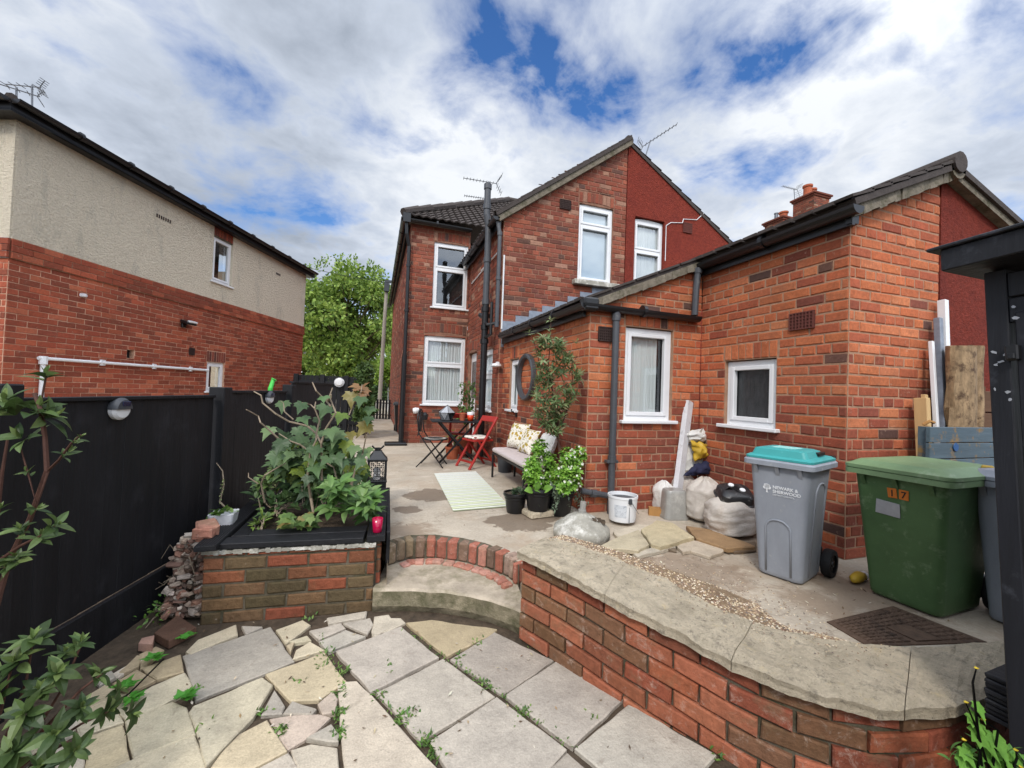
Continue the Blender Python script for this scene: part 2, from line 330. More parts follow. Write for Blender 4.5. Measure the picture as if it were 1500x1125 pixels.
    def build(s,name,mt,parent=None,smooth=False,auto=None):
        me=bpy.data.meshes.new(name); me.from_pydata(s.v,[],s.f)
        me.materials.append(M[mt] if isinstance(mt,str) else mt)
        if any(c is not None for c in s.c):
            a=me.color_attributes.new('Col','FLOAT_COLOR','CORNER'); buf=[]
            for f,c in zip(s.f,s.c): buf+=list(c or (.5,.5,.5,1))*len(f)
            a.data.foreach_set('color',buf)
        bm=bmesh.new(); bm.from_mesh(me); bmesh.ops.recalc_face_normals(bm,faces=bm.faces)
        if auto is not None:
            for f in bm.faces: f.smooth=True
            for e in bm.edges:
                if len(e.link_faces)==2 and e.calc_face_angle(0)>auto: e.smooth=False
        bm.to_mesh(me); bm.free()
        if smooth: me.polygons.foreach_set('use_smooth',[True]*len(me.polygons))
        o=bpy.data.objects.new(name,me); COL.objects.link(o)
        if parent: o.parent=parent; o.matrix_parent_inverse=parent.matrix_world.inverted()
        return o
def thing(name,label,cat,loc=(0,0,0),group=None):
    o=bpy.data.objects.new(name,None); o.location=loc; o.matrix_world=Matrix.Translation(V(loc)); COL.objects.link(o); o.empty_display_size=.1
    return tag(o,label,cat,group)
def tag(o,label,cat,group=None):
    o['label']=label; o['category']=cat
    if group: o['group']=group
    return o
def struct(o,kind='structure'): o['kind']=kind; return o
def copy_tree(o,parent=None):
    c=o.copy(); COL.objects.link(c)
    if parent: c.parent=parent; c.matrix_parent_inverse=o.matrix_parent_inverse.copy()
    for ch in list(o.children): copy_tree(ch,c)
    return c
def rotz(a): return Matrix.Rotation(a,3,'Z')
def rrect(w,d,r,z,n=5,c=(0,0),rot=None,o=V((0,0,0))):
    pts=[]
    for (sx,sy,a0) in ((1,1,0),(-1,1,90),(-1,-1,180),(1,-1,270)):
        for k in range(n+1):
            a=rad(a0+90*k/n); p=V((c[0]+sx*(w/2-r)+r*math.cos(a),c[1]+sy*(d/2-r)+r*math.sin(a),z)); pts.append((rot@p if rot else p)+o)
    return pts
# ------------------------------------------------------------------ brickwork
ORANGE=[S(202,117,76),S(194,109,70),S(208,128,88),S(186,102,68),S(198,114,78),S(178,95,66)]
DARK=[S(154,78,58),S(142,74,58),S(162,86,64),S(136,74,60),S(172,90,66)]
OLDRED=[S(152,80,62),S(140,74,58),S(160,90,70),S(132,72,58),S(122,72,62),S(150,86,70)]
SOOT=[S(96,70,64),S(106,76,68),S(88,68,64)]
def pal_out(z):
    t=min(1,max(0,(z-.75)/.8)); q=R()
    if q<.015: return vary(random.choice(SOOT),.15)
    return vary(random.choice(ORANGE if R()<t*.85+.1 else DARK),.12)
def pal_house(z):
    q=R()
    if q<.05+.12*(z<1.6): return vary(random.choice(SOOT),.2)
    if q<.16: return vary(S(172,132,112),.1)
    return vary(random.choice(OLDRED),.14)
def pal_left(z):
    q=R()
    if q<.3: return vary(S(142,72,54),.12)
    if q<.4: return vary(S(186,104,76),.1)
    return vary(random.choice([S(170,86,62),S(160,78,56),S(176,92,66),S(152,74,54)]),.13)
def pal_garden(z):
    q=R()
    if q<.28: return vary(S(128,94,70),.2)
    return vary(random.choice([S(156,90,64),S(144,80,60),S(166,102,76),S(136,82,62),S(152,94,70)]),.15)
def pal_planter(z):
    t=min(1,max(0,(z-PZ-.08)/.3)); q=R()
    if q>t*.95+.12: return vary(random.choice([S(108,90,66),S(118,92,68),S(100,86,64)]),.15)
    return vary(random.choice([S(146,90,66),S(136,86,64),S(150,86,64),S(132,90,66)]),.15)
def brick(mb,P,uL,uR,zb,zL,zR,Uv,N,proud,col,jt,bv=.006,jit=.0015,depth=.02):
    j=jt/2; c=[(uL+j,zb+j),(uR-j,zb+j),(uR-j,zR-j),(uL+j,zL-j)]
    if c[1][0]-c[0][0]<.012 or max(c[2][1]-c[1][1],c[3][1]-c[0][1])<.01: return
    c=[(u,max(z,zb+j)) for u,z in c]
    c=[(u+U(-jit,jit),z+U(-jit,jit)) for u,z in c]; pr=proud+U(-jit,jit)
    cu=sum(p[0] for p in c)/4; cz=sum(p[1] for p in c)/4
    def ins(p):
        du=cu-p[0]; dz=cz-p[1]; return (p[0]+max(-bv,min(bv,du*.5)),p[1]+max(-bv,min(bv,dz*.5)))
    w=lambda p,n: P(p[0],p[1])+N(p[0])*n
    vs=[w(p,-depth) for p in c]+[w(p,pr-bv*.8) for p in c]+[w(ins(p),pr) for p in c]
    fs=[(k,(k+1)%4,4+(k+1)%4,4+k) for k in range(4)]+[(4+k,4+(k+1)%4,8+(k+1)%4,8+k) for k in range(4)]+[(8,9,10,11)]
    mb.add(vs,fs,col)
def bricks(mb,P,N,L,z0,top,ops,pal,course=.0845,bl=.245,jt=.012,proud=.006,header=4,off=0,bv=.007,jit=.0026,skip=None,Uv=None):
    zmax=max(top(L*i/40) for i in range(41)); k=0; z=z0
    while z<zmax-.01:
        z1=z+course; cuts={0,L}
        for (a,b,c,d) in ops:
            if d>z+.004 and c<z1-.004: cuts|={max(0,a),min(L,b)}
        cuts=sorted(cuts); hd=(header and (k+off)%header==header-1); step=bl/2 if hd else bl
        ph=(.25*bl if hd else (0 if (k+off)%2 else .5*bl))
        for a,b in zip(cuts,cuts[1:]):
            u=a; 
            nx=math.floor((a-ph)/step+1e-6)*step+ph+step
            while u<b-.005:
                e=min(b,nx)
                if b-e<.045: e=b
                zb,zt=z,z1; mid=(u+e)/2; ok=True
                for (oa,ob,oc,od) in ops:
                    if oa-.001<mid<ob+.001 and od>zb+.004 and oc<zt-.004:
                        if oc-zb>zt-od: zt=oc
                        else: zb=od
                        if zt-zb<.02: ok=False
                if skip and skip(mid,(zb+zt)/2): ok=False
                if ok:
                    tL=min(zt,top(u)); tR=min(zt,top(e))
                    if max(tL,tR)>zb+.015: brick(mb,P,u,e,zb,max(tL,zb),max(tR,zb),None,N,proud,pal(z),jt,bv,jit)
                u=e; nx+=step
                if nx<=u+.01: nx+=step
        z=z1; k+=1
def soldiers(mb,P,N,u0,u1,z0,h,pal,n=None,jt=.012,arch=0,proud=.008):
    n=n or max(3,int(round((u1-u0)/.085)))
    for i in range(n):
        a=u0+(u1-u0)*i/n; b=u0+(u1-u0)*(i+1)/n; t=((a+b)/2-u0)/(u1-u0)*2-1
        dz=arch*(1-t*t); brick(mb,P,a,b,z0+dz,z0+h+dz*.8,z0+h+dz*.8,None,N,proud,pal(z0),jt)
def core(mb,P,N,L,z0,top,ops,th=.12,breaks=()):
    cuts=sorted({.009,L-.009}|{min(L-.009,max(.009,x)) for o in ops for x in o[:2]}|set(breaks))
    for a,b in zip(cuts,cuts[1:]):
        if b-a<1e-4: continue
        mid=(a+b)/2; iv=[(z0,None)]
        for o in sorted([o for o in ops if o[0]<mid<o[1]],key=lambda o:o[2]):
            lo,_=iv.pop(); iv.append((lo,o[2])); iv.append((o[3],None))
        for lo,hi in iv:
            ta,tb=(top(a+1e-5),top(b-1e-5)) if hi is None else (hi,hi)
            if max(ta,tb)-lo<.002: continue
            ta,tb=max(ta,lo),max(tb,lo)
            q=[(a,lo),(b,lo),(b,tb),(a,ta)]
            vs=[P(*p) for p in q]+[P(*p)-N(p[0])*th for p in q]
            mb.add(vs,[(0,1,2,3),(7,6,5,4),(0,4,5,1),(1,5,6,2),(2,6,7,3),(3,7,4,0)])
def plane_wall(O,Uv,Nv):
    O=V(O); Uv=V(Uv).normalized(); Nv=V(Nv).normalized()
    return (lambda u,z: V((O.x+Uv.x*u,O.y+Uv.y*u,z))),(lambda u: Nv)
def window(parent,P,N,u0,u1,z0,z1,transoms=(),casement=True,sill=.06,curtain='net',set_in=.03,arch=0,fw=.05,name='window',mull=(),only_low=False,label=None,sillz=.035,halfc=None):
    mb=MB(); n=N(u0); uv=(P(1,0)-P(0,0)).normalized()
    rot=Matrix((uv,n,Z)).transposed()
    def bx(a,b,c,d,dep,front,bev=.005): mb.box(P((a+b)/2,(c+d)/2)+n*(front-dep/2),(b-a,dep,d-c),rot,None,0,bev)
    bx(u0,u0+fw,z0,z1,.07,-set_in); bx(u1-fw,u1,z0,z1,.07,-set_in)
    bx(u0+fw,u1-fw,z0,z0+fw,.07,-set_in); bx(u0+fw,u1-fw,z1-fw,z1,.07,-set_in)
    if arch:
        pts=[]; ns=8
        for i in range(ns):
            a=u0+(u1-u0)*i/ns; b=u0+(u1-u0)*(i+1)/ns
            ha=arch*(1-(2*i/ns-1)**2); hb=arch*(1-(2*(i+1)/ns-1)**2)
            q=[(a,z1-.001),(b,z1-.001),(b,z1+hb),(a,z1+ha)]
            vs=[P(*p)+n*(-set_in-.001) for p in q]+[P(*p)+n*(-set_in-.07) for p in q]
            mb.add(vs,[(0,1,2,3),(7,6,5,4),(0,4,5,1),(1,5,6,2),(2,6,7,3),(3,7,4,0)])
    zs=[z0+fw]+[z for z in transoms]+[z1-fw]
    for z in transoms: bx(u0+fw,u1-fw,z-fw*.45,z+fw*.45,.07,-set_in+.003)
    lights=[]
    for i in range(len(zs)-1):
        a=zs[i]+(fw*.45 if i else 0); b=zs[i+1]-(fw*.45 if i<len(zs)-2 else 0); lights.append((u0+fw,u1-fw,a,b))
    for i,(a,b,c,d) in enumerate(lights):
        if casement and not (only_low and i==len(lights)-1 and len(lights)>1):
            w=.042; f=-set_in+.014
            bx(a,a+w,c,d,.05,f); bx(b-w,b,c,d,.05,f); bx(a+w,b-w,c,c+w,.05,f); bx(a+w,b-w,d-w,d,.05,f)
    fr=mb.build(name,'white',parent)
    if label: fr['label']=label
    g=MB()
    for (a,b,c,d) in lights:
        g.add([P(a,c)-n*(set_in+.045),P(b,c)-n*(set_in+.045),P(b,d)-n*(set_in+.045),P(a,d)-n*(set_in+.045)],[(0,1,2,3)])
    g.build('pane','obscure' if curtain=='obscure' else 'glass',fr)
    if sill:
        s=MB(); s.box(P((u0+u1)/2,z0-sillz/2+.004)+n*(sill-.12)/2,((u1-u0)+.1,sill+.12,sillz),rot,None,0,.006); s.build('sill','white',fr)
    if curtain in('net','blind'):
        c=MB(); ns=60; dz=(z1-z0); dep=set_in+.065; vs=[]; zt=z1-.02; rows=2
        e0,e1=(u0,u1) if not halfc else (u0+(u1-u0)*halfc[0],u0+(u1-u0)*halfc[1])
        for zz in (z0+.01,zt):
            for i in range(ns+1):
                u=e0+(e1-e0)*i/ns; w=(math.sin(i*1.9+math.sin(i*.37)*2)*.012 if curtain=='net' else 0)
                vs.append(P(u,zz)-n*(dep+w))
        c.add(vs,[(i,i+1,ns+1+i+1,ns+1+i) for i in range(ns)]); c.build('curtain' if curtain=='net' else 'blind',curtain,fr)
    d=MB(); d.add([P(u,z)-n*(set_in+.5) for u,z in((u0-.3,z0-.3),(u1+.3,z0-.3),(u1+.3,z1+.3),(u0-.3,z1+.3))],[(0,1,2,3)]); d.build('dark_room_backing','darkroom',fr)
    return fr
def gutter(mb,a,b,r=.055,cap=True):
    a,b=V(a),V(b); d=(b-a).normalized(); x=d.cross(Z).normalized(); n=8
    A=[];B=[]
    for (rr,sg) in((r,1),(r*.85,-1)):
        rng=range(n+1) if sg>0 else range(n,-1,-1)
        for k in rng:
            t=math.pi*k/n; o=x*math.cos(t)*rr-Z*math.sin(t)*rr; A.append(a+o); B.append(b+o)
    m_=len(A); mb.add(A+B,[(i,(i+1)%m_,m_+(i+1)%m_,m_+i) for i in range(m_)])
    if cap:
        for q in(a,b): mb.add([q+x*math.cos(math.pi*k/n)*r-Z*math.sin(math.pi*k/n)*r for k in range(n+1)],[tuple(range(n+1))])
    L=(b-a).length; k=max(1,int(L/.8))
    for i in range(1,k+1):
        q=a+(b-a)*(i/(k+1)); mb.tube([q-d*.02-Z*.008,q+d*.02-Z*.008],r*1.08,12)
def tileroof(mb,O,A,B,la,lb,inside=None,row=.28,wave=.16,amp=.018):
    O,A,B=V(O),V(A).normalized(),V(B).normalized(); N=A.cross(B).normalized()
    if N.z<0: N=-N
    na=max(2,int(la/wave*4)); nb=max(1,int(lb/row))
    for j in range(nb):
        b0=lb*j/nb; b1=lb*(j+1)/nb+.02
        for i in range(na):
            a0=la*i/na; a1=la*(i+1)/na
            if inside and not inside((a0+a1)/2,(b0+b1)/2): continue
            h=lambda a: amp*math.cos(a/wave*2*math.pi)
            p=[O+A*a0+B*b0+N*(h(a0)+.03),O+A*a1+B*b0+N*(h(a1)+.03),O+A*a1+B*b1+N*(h(a1)+.002),O+A*a0+B*b1+N*(h(a0)+.002)]
            q=[O+A*a0+B*b0+N*(h(a0)-.002),O+A*a1+B*b0+N*(h(a1)-.002)]
            mb.add(p+q,[(0,1,2,3),(4,5,1,0)])
def slabpoly(mb,pts,th):
    pts=[V(p) for p in pts]; n=(pts[1]-pts[0]).cross(pts[2]-pts[0]).normalized()
    if n.z<0: n=-n
    k=len(pts); mb.add(pts+[p-n*th for p in pts],[tuple(range(k)),tuple(range(2*k-1,k-1,-1))]+[(i,(i+1)%k,k+(i+1)%k,k+i) for i in range(k)])
BLOBS=[(960,40,.26,-.032),(800,190,.20,-.035),(1380,60,.15,-.03),(520,120,.12,-.035),(400,310,.22,-.06),(310,90,.12,-.08),(1090,120,.2,-.045),(300,330,.12,-.03),(900,140,.14,-.04),(1200,60,.2,-.03),(740,60,.15,-.03),(620,330,.25,.05),(150,200,.5,.05),(1350,250,.35,.05),(600,100,.3,.03)]
GREYS=[(170,200,.6,.10),(430,190,.35,.08),(1430,150,.3,.05),(700,250,.25,-.06),(80,20,.3,-.05),(1250,90,.3,-.06),(560,270,.2,-.05)]
# ================================================================== WORLD
SUN_EL,SUN_AZ=50,0
sund=V((-.44,-.60,.72)).normalized()       # towards the sun (behind the camera, to the left)
w=bpy.data.worlds.new('World'); scn.world=w; w.use_nodes=True; nt=w.node_tree; nt.nodes.clear()
def wn(k,**kw):
    x=nt.nodes.new(k)
    for a,v in kw.items(): setattr(x,a,v)
    return x
L=nt.links.new
out=wn('ShaderNodeOutputWorld'); sky=wn('ShaderNodeTexSky'); sky.sky_type='NISHITA'; sky.sun_disc=False
sky.sun_elevation=math.asin(sund.z); sky.sun_rotation=math.atan2(sund.x,sund.y)
bg1=wn('ShaderNodeBackground'); bg1.inputs[1].default_value=.13
hs=wn('ShaderNodeHueSaturation'); hs.inputs['Saturation'].default_value=1.35; hs.inputs['Hue'].default_value=.510; L(sky.outputs[0],hs.inputs['Color']); L(hs.outputs[0],bg1.inputs[0])
tc=wn('ShaderNodeTexCoord'); sep=wn('ShaderNodeSeparateXYZ'); L(tc.outputs['Generated'],sep.inputs[0])
def mth(op,a,b=None,c=None,clamp=False):
    x=wn('ShaderNodeMath',operation=op); x.use_clamp=clamp
    for i,v in enumerate((a,b,c)):
        if v is None: continue
        if hasattr(v,'links'): L(v,x.inputs[i])
        else: x.inputs[i].default_value=v
    return x.outputs[0]
zz=mth('MAXIMUM',sep.outputs[2],0.0); den=mth('ADD',zz,.22)
cx=mth('DIVIDE',sep.outputs[0],den); cy=mth('DIVIDE',sep.outputs[1],den)
cmb=wn('ShaderNodeCombineXYZ'); L(cx,cmb.inputs[0]); L(cy,cmb.inputs[1])
def cn(scale,det,ro,off,dist=.3):
    mp=wn('ShaderNodeMapping'); mp.inputs['Location'].default_value=off; L(cmb.outputs[0],mp.inputs[0])
    x=wn('ShaderNodeTexNoise'); x.inputs['Scale'].default_value=scale; x.inputs['Detail'].default_value=det; x.inputs['Roughness'].default_value=ro; x.inputs['Distortion'].default_value=dist
    L(mp.outputs[0],x.inputs['Vector']); return x.outputs['Fac']
n1=cn(2.6,8,.56,(3.1,1.7,0)); n2=cn(1.4,7,.55,(.4,5.2,.3)); n3=cn(4.6,8,.58,(7,2,1))
def blob(px,py,rx,s):      # a gap or bank of cloud lying in one direction of the sky
    d=ray(px,py).normalized(); nd=wn('ShaderNodeVectorMath',operation='DISTANCE'); nrm=wn('ShaderNodeVectorMath',operation='NORMALIZE'); L(tc.outputs['Generated'],nrm.inputs[0]); L(nrm.outputs[0],nd.inputs[0]); nd.inputs[1].default_value=d
    mr=wn('ShaderNodeMapRange'); mr.interpolation_type='SMOOTHSTEP'; mr.inputs[1].default_value=rx; mr.inputs[2].default_value=0; mr.inputs[3].default_value=0; mr.inputs[4].default_value=s; L(nd.outputs['Value'],mr.inputs[0]); return mr.outputs[0]
dens=mth('ADD',mth('MULTIPLY',n1,.52),mth('MULTIPLY',n3,.48)); dens=mth('ADD',dens,.052)
for b in BLOBS: dens=mth('ADD',dens,blob(*b))
rc=wn('ShaderNodeValToRGB'); rc.color_ramp.elements[0].position=.42; rc.color_ramp.elements[1].position=.58; L(dens,rc.inputs[0])
sh=mth('ADD',mth('MULTIPLY',n2,.55),mth('MULTIPLY',n3,.25)); sh=mth('ADD',sh,mth('MULTIPLY',dens,.40)); sh=mth('SUBTRACT',sh,.09)
for b in GREYS: sh=mth('ADD',sh,blob(*b))
cr=wn('ShaderNodeValToRGB'); e=cr.color_ramp.elements; e[0].position=.46; e[0].color=(.80,.83,.87,1); e[1].position=.76; e[1].color=(.32,.365,.44,1)
e2=e.new(.60); e2.color=(.52,.575,.67,1); L(sh,cr.inputs[0])
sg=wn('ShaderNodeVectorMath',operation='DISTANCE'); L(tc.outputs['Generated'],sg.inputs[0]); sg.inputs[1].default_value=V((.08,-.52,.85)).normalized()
mg=wn('ShaderNodeMapRange'); mg.interpolation_type='SMOOTHSTEP'; mg.inputs[1].default_value=1.3; mg.inputs[2].default_value=.1; mg.inputs[3].default_value=.84; mg.inputs[4].default_value=3.3; L(sg.outputs['Value'],mg.inputs[0])  # unseen cloud overhead and behind camera brightened, added to lift light on walls
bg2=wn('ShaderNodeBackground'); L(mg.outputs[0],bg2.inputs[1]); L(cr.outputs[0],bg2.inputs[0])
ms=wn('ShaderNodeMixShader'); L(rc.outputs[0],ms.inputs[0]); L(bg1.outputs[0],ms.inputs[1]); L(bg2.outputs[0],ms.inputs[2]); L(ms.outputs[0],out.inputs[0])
sl=bpy.data.lights.new('sun','SUN'); sl.energy=1.5; sl.angle=rad(11); sl.color=(1,.95,.88); so=bpy.data.objects.new('sun',sl); COL.objects.link(so)
so.rotation_euler=sund.to_track_quat('Z','Y').to_euler()
scn.view_settings.view_transform='Standard'; scn.view_settings.look='None'; scn.view_settings.gamma=1; scn.view_settings.exposure=.48
scn.render.engine='CYCLES'; scn.cycles.use_denoising=True
try: scn.cycles.denoiser='OPENIMAGEDENOISE'
except Exception: pass
scn.cycles.max_bounces=8; scn.cycles.transparent_max_bounces=16; scn.cycles.caustics_reflective=False; scn.cycles.caustics_refractive=False
# ================================================================== GROUND
mb=MB(); mb.box((0,0,PZ-.06),(700,700,.04)); struct(mb.build('ground','soil'))
# coping line (front top edge, back top edge); the wall under it curves round to the shed
CF=[(758,804,.25),(800,824,.245),(850,848,.235),(900,876,.21),(950,902,.18),(1000,926,.155),(1080,968,.14),(1160,1000,.13),(1240,1022,.125),(1300,1034,.125),(1370,1034,.125),(1430,1024,.125),(1480,1000,.125)]
CB=[(800,786,.24),(840,797,.24),(885,811,.225),(930,828,.20),(985,852,.175),(1045,888,.15),(1110,914,.14),(1180,931,.13),(1250,943,.125),(1310,947,.125),(1380,946,.125),(1440,942,.125),(1500,936,.125)]
cf=[gz(*p) for p in CF]; cb=[gz(*p) for p in CB]
cf.append(cf[-1]+V((.5,.1,0))); cb.append(cb[-1]+V((.6,.0,0)))
# step edging arc on the terrace
ED=[gz(x,y,0) for x,y in((566,800),(600,791),(640,790),(680,795),(715,803),(745,815),(760,826))]
# terrace slab
pl=[(.13,2.98)]+[(p.x,p.y+.06) for p in ED]+[(1.12,2.62)]+[(p.x+.02,p.y+.02) for p in cb[1:]]+[(8,cb[-1].y),(30,cb[-1].y),(30,60),(-30,60),(-30,4.55),(-1.02,4.55),(.13,4.45)]
t_me=bpy.data.meshes.new('terrace'); bm=bmesh.new()
tv=[bm.verts.new((p[0],p[1],0)) for p in pl]; bv=[bm.verts.new((p[0],p[1],PZ-.03)) for p in pl]
bm.faces.new(tv)
for i in range(len(pl)):
    k=(i+1)%len(pl); bm.faces.new((tv[i],tv[k],bv[k],bv[i]))
bmesh.ops.triangulate(bm,faces=[f for f in bm.faces if len(f.verts)>4]); bmesh.ops.recalc_face_normals(bm,faces=bm.faces)
bm.to_mesh(t_me); bm.free(); t_me.materials.append(M['concrete'])
terrace=bpy.data.objects.new('terrace',t_me); COL.objects.link(terrace); struct(terrace)
# ---- patio paving, mortared mosaic of grey slabs and crazy paving
def q3(*p): return [(100+x/3.261,840+y/3.261) for x,y in p]
def q4(*p): return [(440+x/2.922,740+y/2.922) for x,y in p]
GREY=S(187,178,164); GREY2=S(174,165,152); YEL=S(204,192,166); YEL2=S(202,186,156); PINK=S(202,184,168); PALE=S(204,192,174); OCH=S(184,166,136)
PAV=[(GREY2,q3((550,390),(965,252),(1078,415),(610,600))),(YEL,q3((995,268),(1120,222),(1155,245),(1042,333))),(YEL2,q3((1045,345),(1080,330),(1062,378))),(YEL,q3((1060,325),(1140,298),(1158,318),(1085,330))),
(YEL,q3((1075,405),(1092,362),(1155,325),(1222,362))),(YEL2,q3((945,480),(1225,376),(1325,512),(1195,600),(1065,605))),(YEL,q3((580,665),(600,635),(925,500),(975,535),(880,688),(660,922))),
(PINK,q3((965,690),(1075,672),(1200,668),(1250,682),(1160,765),(1050,832),(1018,790))),(YEL2,q3((680,930),(740,850),(820,768),(948,702),(985,760),(1042,845),(880,928))),
(YEL,q3((225,640),(400,540),(555,475),(592,548),(440,630),(275,692))),(YEL,q3((275,700),(420,640),(500,612),(562,640),(606,765),(470,820),(315,882))),(YEL,q3((190,940),(300,890),(600,772),(655,925),(660,990),(180,1000))),
(YEL2,q3((88,780),(258,722),(292,888),(170,945),(75,1000))),(OCH,q3((355,450),(535,385),(550,465),(425,500))),(OCH,q3((215,520),(330,455),(415,505),(350,535),(275,565))),(YEL,q3((565,372),(620,318),(800,246),(806,292),(590,382))),
(GREY2,q3((925,670),(985,555),(1032,630),(1020,664))),(GREY2,q3((1028,670),(1070,612),(1182,648),(1160,672))),(PINK,q3((1195,622),(1265,562),(1284,600),(1275,660),(1215,668))),(GREY,q3((1142,785),(1255,722),(1292,770),(1287,802),(1240,800))),
(PALE,q3((1068,840),(1160,812),(1280,830),(1292,940),(1120,960),(1080,880))),(PALE,q3((890,935),(1050,852),(1115,960),(1000,1010),(880,1000))),(GREY,q3((1155,275),(1300,238),(1322,262),(1200,315))),(GREY,q3((1202,325),(1325,270),(1418,300),(1245,372))),
(GREY,q3((1315,235),(1442,210),(1455,240),(1428,285))),(PALE,q3((1238,210),(1425,178),(1420,205),(1245,236))),(GREY2,q3((830,252),(925,255),(850,288))),(PALE,q3((1462,205),(1530,195),(1560,240),(1460,300),(1450,270))),
(OCH,q3((340,382),(420,345),(455,360),(370,440),(345,448))),(PALE,q3((205,480),(330,400),(360,408),(240,490))),
(YEL,q3((60,770),(40,690),(210,640),(262,705))),(YEL2,q3((20,660),(200,560),(300,575),(215,630),(40,690))),(PALE,q3((-60,840),(70,785),(70,960),(-60,1010))),
(GREY,q4((155,625),(430,520),(590,650),(300,797))),(GREY,q4((325,800),(610,655),(830,815),(520,1005))),(GREY2,q4((645,655),(830,540),(1082,660),(865,805))),(GREY,q4((878,812),(1095,668),(1382,826),(1165,1032))),
(GREY,q4((555,1010),(840,822),(1137,1045),(1060,1130),(1000,1230),(700,1230),(640,1140))),(GREY,[(843,1096),(922,1031),(1048,1105),(1000,1160),(940,1175)]),(GREY2,q4((1068,1130),(1142,1062),(1290,1180),(1180,1260))),
(PALE,q4((160,772),(190,755),(240,752),(335,845),(480,1010),(600,1140),(700,1240),(210,1240),(185,1060))),(OCH,q4((455,502),(560,490),(840,530),(800,560),(628,642),(560,590))),(PALE,q4((308,552),(322,478),(430,482),(448,500),(385,530))),
(YEL2,q3((60,600),(185,525),(225,548),(215,590),(60,660))),(PALE,q3((-40,690),(50,640),(60,690),(20,760),(-60,800))),(GREY2,q3((130,500),(205,462),(225,490),(150,530))),(YEL,q3((-180,800),(-75,730),(-50,820),(-170,900))),(PALE,q3((-200,930),(-70,850),(-70,1000),(-200,1020))),(OCH,q3((245,470),(330,390),(350,395),(335,440),(270,470))),
(YEL,[(20,1150),(110,1120),(150,1190),(30,1220)]),(YEL,[(170,1150),(300,1135),(330,1220),(180,1250)]),(PALE,[(340,1145),(480,1135),(500,1230),(350,1240)]),(GREY,[(740,1170),(830,1120),(930,1190),(850,1260)])]
mb=MB()
for c,poly in PAV:
    P3=[gz(x,y,PZ) for x,y in poly]; cen=sum(P3,V())/len(P3); P3=[p+(p-cen).normalized()*.004 for p in P3]; cc=vary(c,.06); dz=U(-.004,.004)
    out2=[]
    for i,p in enumerate(P3):      # subdivide the edges and roughen them
        q=P3[(i+1)%len(P3)]; nseg=max(1,int((q-p).length/.07))
        for k in range(nseg):
            a=p.lerp(q,k/nseg); r=0 if k==0 else .004
            out2.append((a.x+U(-r,r),a.y+U(-r,r)))
    mb.prism(out2,PZ-.05,PZ+dz,cc,.007)
paving=mb.build('patio_paving','slab'); struct(paving)
mb=MB()      # open joints: soil sheet that shows between the slabs
mb.box((.2,2.2,PZ-.030),(6,5.2,.02)); 
struct(mb.build('patio_joint_soil','soil'))
# ---- gravel bank behind the coping
mb=MB(); n=len(cb); inn=[]
for i,p in enumerate(cb):
    d=(cb[min(i+1,n-1)]-cb[max(i-1,0)]).normalized(); nn=V((-d.y,d.x,0))
    if nn.y<0: nn=-nn
    wd=.55 if i<7 else (.3 if i<9 else .06); inn.append((p+nn*-.04+V((0,0,-.008)),p+nn*wd*.4+V((0,0,-.045)),V((p.x+nn.x*wd,p.y+nn.y*wd,.004))))
for i in range(n-1):
    a,b=inn[i],inn[i+1]; mb.add([a[0],b[0],b[1],a[1],b[2],a[2]],[(0,1,2,3),(3,2,4,5)])
struct(mb.build('gravel_bank','gravelbed'))
peb=MB()
def pebble(p,r):
    k=5; a0=U(0,6); col=vary(random.choice([S(204,184,152),S(186,162,130),S(158,136,114),S(222,208,184),S(138,112,94),S(122,110,100)]),.15)
    ring=[p+V((math.cos(a0+6.283*i/k)*r*U(.7,1.2),math.sin(a0+6.283*i/k)*r*U(.7,1.2),0)) for i in range(k)]
    peb.add(ring+[p+V((0,0,r*.7))],[(i,(i+1)%k,k) for i in range(k)],col)
for _ in range(5200):
    i=min(int(R()**1.2*9),n-2); t=R(); a,b=inn[i],inn[i+1]; s=R()**1.3
    p=(a[0].lerp(b[0],t)).lerp(a[1].lerp(b[1],t),s*2) if s<.5 else (a[1].lerp(b[1],t)).lerp(a[2].lerp(b[2],t),s*2-1)
    pebble(p+V((0,0,.001)),U(.003,.008))
for _ in range(500):
    i=min(int(R()*9),n-2); a,b=inn[i],inn[i+1]; p=a[2].lerp(b[2],R())+V((U(.0,.45)*R(),U(0,.5)*R(),0)); pebble(V((p.x,p.y,.001)),U(.003,.006))
for _ in range(380):
    i=random.randint(0,8); p=cb[i].lerp(cf[i],R()**2*.6).lerp(cb[i+1].lerp(cf[i+1],R()**2*.5),R()); pebble(p+V((0,0,.004)),U(.002,.005))
struct(tag(peb.build('gravel','gravel'),'loose pea gravel scattered behind and over the coping','gravel'),'stuff')
# ================================================================== RETAINING WALL
rw=thing('retaining_wall','low curving red brick retaining wall with cracked stone coping','retaining wall',(cf[0].x,cf[0].y,PZ))
base=[]      # wall face under the coping, set back from its edge
for i,p in enumerate(cf):
    d=(cf[min(i+1,len(cf)-1)]-cf[max(i-1,0)]); nn=V((d.y,-d.x,0)).normalized()     # towards the patio
    base.append((p-nn*(.05 if i else .04),nn))
cl=[0]
for a,b in zip(base,base[1:]): cl.append(cl[-1]+(b[0]-a[0]).length)
def crv(u):
    u=max(0,min(cl[-1]-1e-6,u))
    for i in range(len(cl)-1):
        if u<=cl[i+1]: t=(u-cl[i])/(cl[i+1]-cl[i]); return base[i][0].lerp(base[i+1][0],t),base[i][1].lerp(base[i+1][1],t).normalized()
def Pw(u,v): q,_n=crv(u); return V((q.x,q.y,q.z-.048-v if False else q.z-.05+v))
Nw=lambda u: crv(u)[1]
mb=MB(); bricks(mb,lambda u,v:Pw(u,v),Nw,cl[-1],-.0845*6,lambda u:-.001,[],pal_garden,.0845,.235,.012,.008,0,1,.007,.003)
